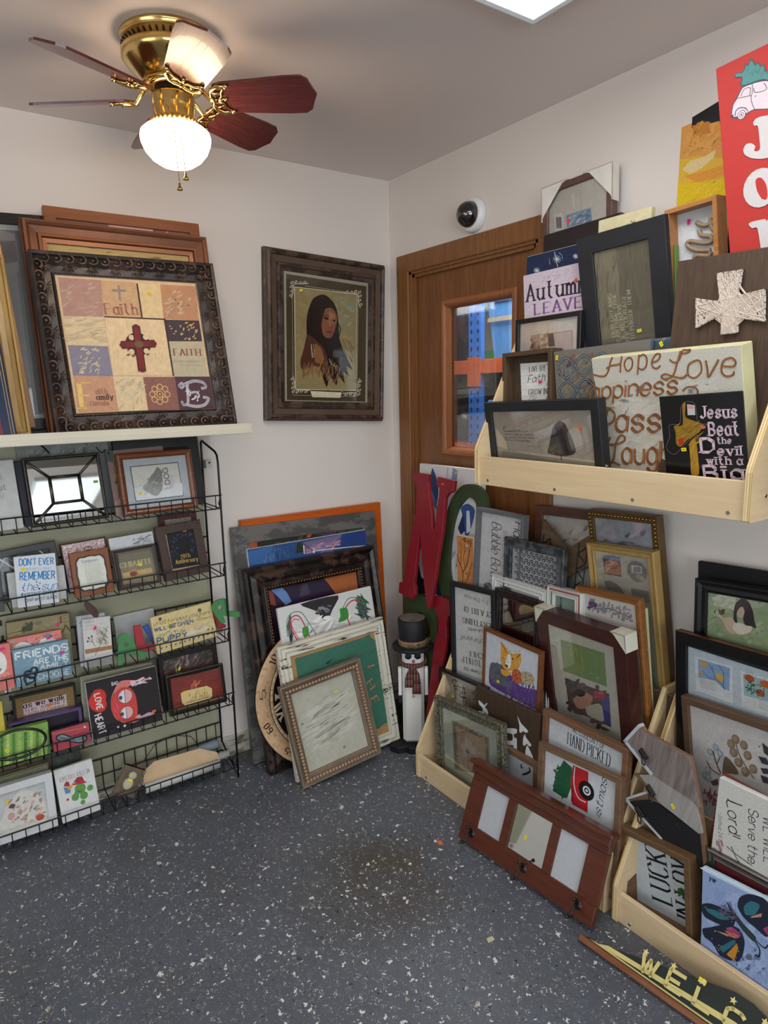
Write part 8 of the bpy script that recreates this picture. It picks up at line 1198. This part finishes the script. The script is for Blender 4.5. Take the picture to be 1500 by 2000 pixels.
for nm, key, mt in (('arrow_panel', 'arrowA', GW), ('arrow_panel', 'arrowB', wood('#85827e', '#a09d98', 'y', .6, .7)), ('chalk_panel', 'arrowC', worn('#17171a', '#3a3a3e', .62, .7, (20, 20, 20)))):
    m = MB(); m.prism(outline_poly(key), -.008, -.0005); m.build(nm, mt, ar)
op = outline_poly('outarrow')
for i in (0, 1): 
    m = MB(); p, q = op[i], op[i+1]; d = Vector(q)-Vector(p); n = Vector((-d.y, d.x)).normalized()*.009; n = n if n.x > 0 else -n
    m.prism([p, q, (q[0]+n.x, q[1]+n.y), (p[0]+n.x, p[1]+n.y)], -.02, .002); m.build('white_edge', paint('#b8c0c4', .5), ar)
for i in (6, 7):
    m = MB(); p, q = op[i], op[i+1]; d = Vector(q)-Vector(p); n = Vector((-d.y, d.x)).normalized()*.006; n = n if n.y > 0 else -n
    m.prism([p, q, (q[0]+n.x, q[1]+n.y), (p[0]+n.x, p[1]+n.y)], -.02, .002); m.build('white_edge', paint('#b8c0c4', .5), ar)
for kx, ky in ARTCLIP:
    m = MB(); Mx = Matrix.Translation((kx, ky, .002)) @ Matrix.Rotation(R(150), 4, 'Z'); m.bbox(-.016, .016, -.006, .006, 0, .006, .001, 0, None, Mx); m.bbox(-.014, .014, -.005, .005, .006, .012, .001, 0, None, Mx)
    for s in (-1, 1): m.tube([Mx @ Vector((-.004, s*.004, .012)), Mx @ Vector((-.02, s*.007, .022)), Mx @ Vector((-.028, 0, .026))], .0022, 6)
    m.build('photo_clip', IR, ar)
stickers(ar, 'arrow', .0005)
def luc(root, w, h, t, fw, rd): pass
framed('lucky', 'shadow_box', 'deep walnut shadow box reading LUCKY IN LOVE, turned sideways', 'sign', .018, 'box', wood('#4f3824', '#6e543a', 'x', .5), '#b8c0c4', rd=.04)
# ---------------------------------------------------------------- welcome sign on the floor
A_, B_ = Vector((-.504, -1.545, .0)), Vector((-.455, -2.22, .0)); X_ = (B_-A_).normalized(); up_ = Vector((.72, 0, .69)); up_ = (up_-X_*up_.dot(X_)).normalized(); Zn = X_.cross(up_)
ws = empty('welcome_sign', Matrix(((X_.x, up_.x, Zn.x, A_.x), (X_.y, up_.y, Zn.y, A_.y), (X_.z, up_.z, Zn.z, A_.z+.012), (0, 0, 0, 1)))); cprop(ws, 'dark triangular WELCOME sign with gold stars on the floor against the bin', 'sign')
LW = .80; AP = (.40, .105)
tri_ = [(0, .004), (.012, 0), (LW-.012, 0), (LW, .004), (AP[0]+.02, AP[1]), (AP[0]-.02, AP[1])]
m = MB(); m.prism(tri_, -.016, -.004); m.build('board', paint('#1f2722', .5, .4, .1), ws)
m = MB(); m.bbox(-.004, LW+.004, -.006, .010, -.018, .006, .002); m.build('wooden_edge', wood('#6a3c24', '#8a5a3c', 'x', .45), ws)
m = MB(); m.prism([(.045, .014), (.40, .034), (.76, .014), (.74, .032), (.40, .048), (.075, .026)], -.004, -.0025); m.prism([(.02, .012), (LW-.02, .012), (LW-.02, .016), (.05, .016)], -.004, -.003); m.build('painted_band', paint('#cfc07a', .5), ws)
m = MB(); m.box(.012, .78, .0105, .015, -.004, -.0035); m.build('dark_band', paint('#3a2420', .6), ws)
for i, ch in enumerate('WELCOME'):
    m = MB(); text(m, ch, .168+i*.070, .020+.010*math.sin(PI*(i+.5)/7), .042, .040, R((3-i)*1.2), 'S', .0005, '#cfc07a', 0); m.build('letter', art_mat(.5, .05), ws)
for i in range(1, 9):
    x = .095+i*.072; y = .036+.050*math.sin(PI*min(1, (x/LW))); pts = []
    for j in range(10): rr = .009 if j % 2 == 0 else .0038; a = PI/2+PI*j/5; pts.append((x+rr*math.cos(a), y+rr*math.sin(a)))
    m = MB(); m.prism(pts, -.004, 0, 0, '#dccd8a'); m.build('star', art_mat(.5, .05), ws)
m = MB(); m.box(.30, .318, .078, .090, -.0025, -.0018); m.build('price_sticker', paint('#f0de28', .6), ws)
# loose stickers on the floor
for (x, y, c, l) in ((-.55, -.99, '#e8703a', 'orange price sticker lying on the floor by the coat rack'), (-.70, -1.39, '#c8c0a0', 'torn tan sticker lying on the floor near the coat rack'), (-.93, -.155, '#dcdcd4', 'white paper scrap on the floor under the wire rack'), (-1.22, -1.66, '#e8e020', 'yellow sticker on the floor at lower left')):
    m = MB(); m.prism([(-.012, -.007), (.011, -.008), (.013, .005), (-.006, .008)], .0002, .0012); o = m.build('loose_sticker', paint(c, .7)); o.location = (x, y, 0); o.rotation_euler = (0, 0, x*9); cprop(o, l, 'sticker')
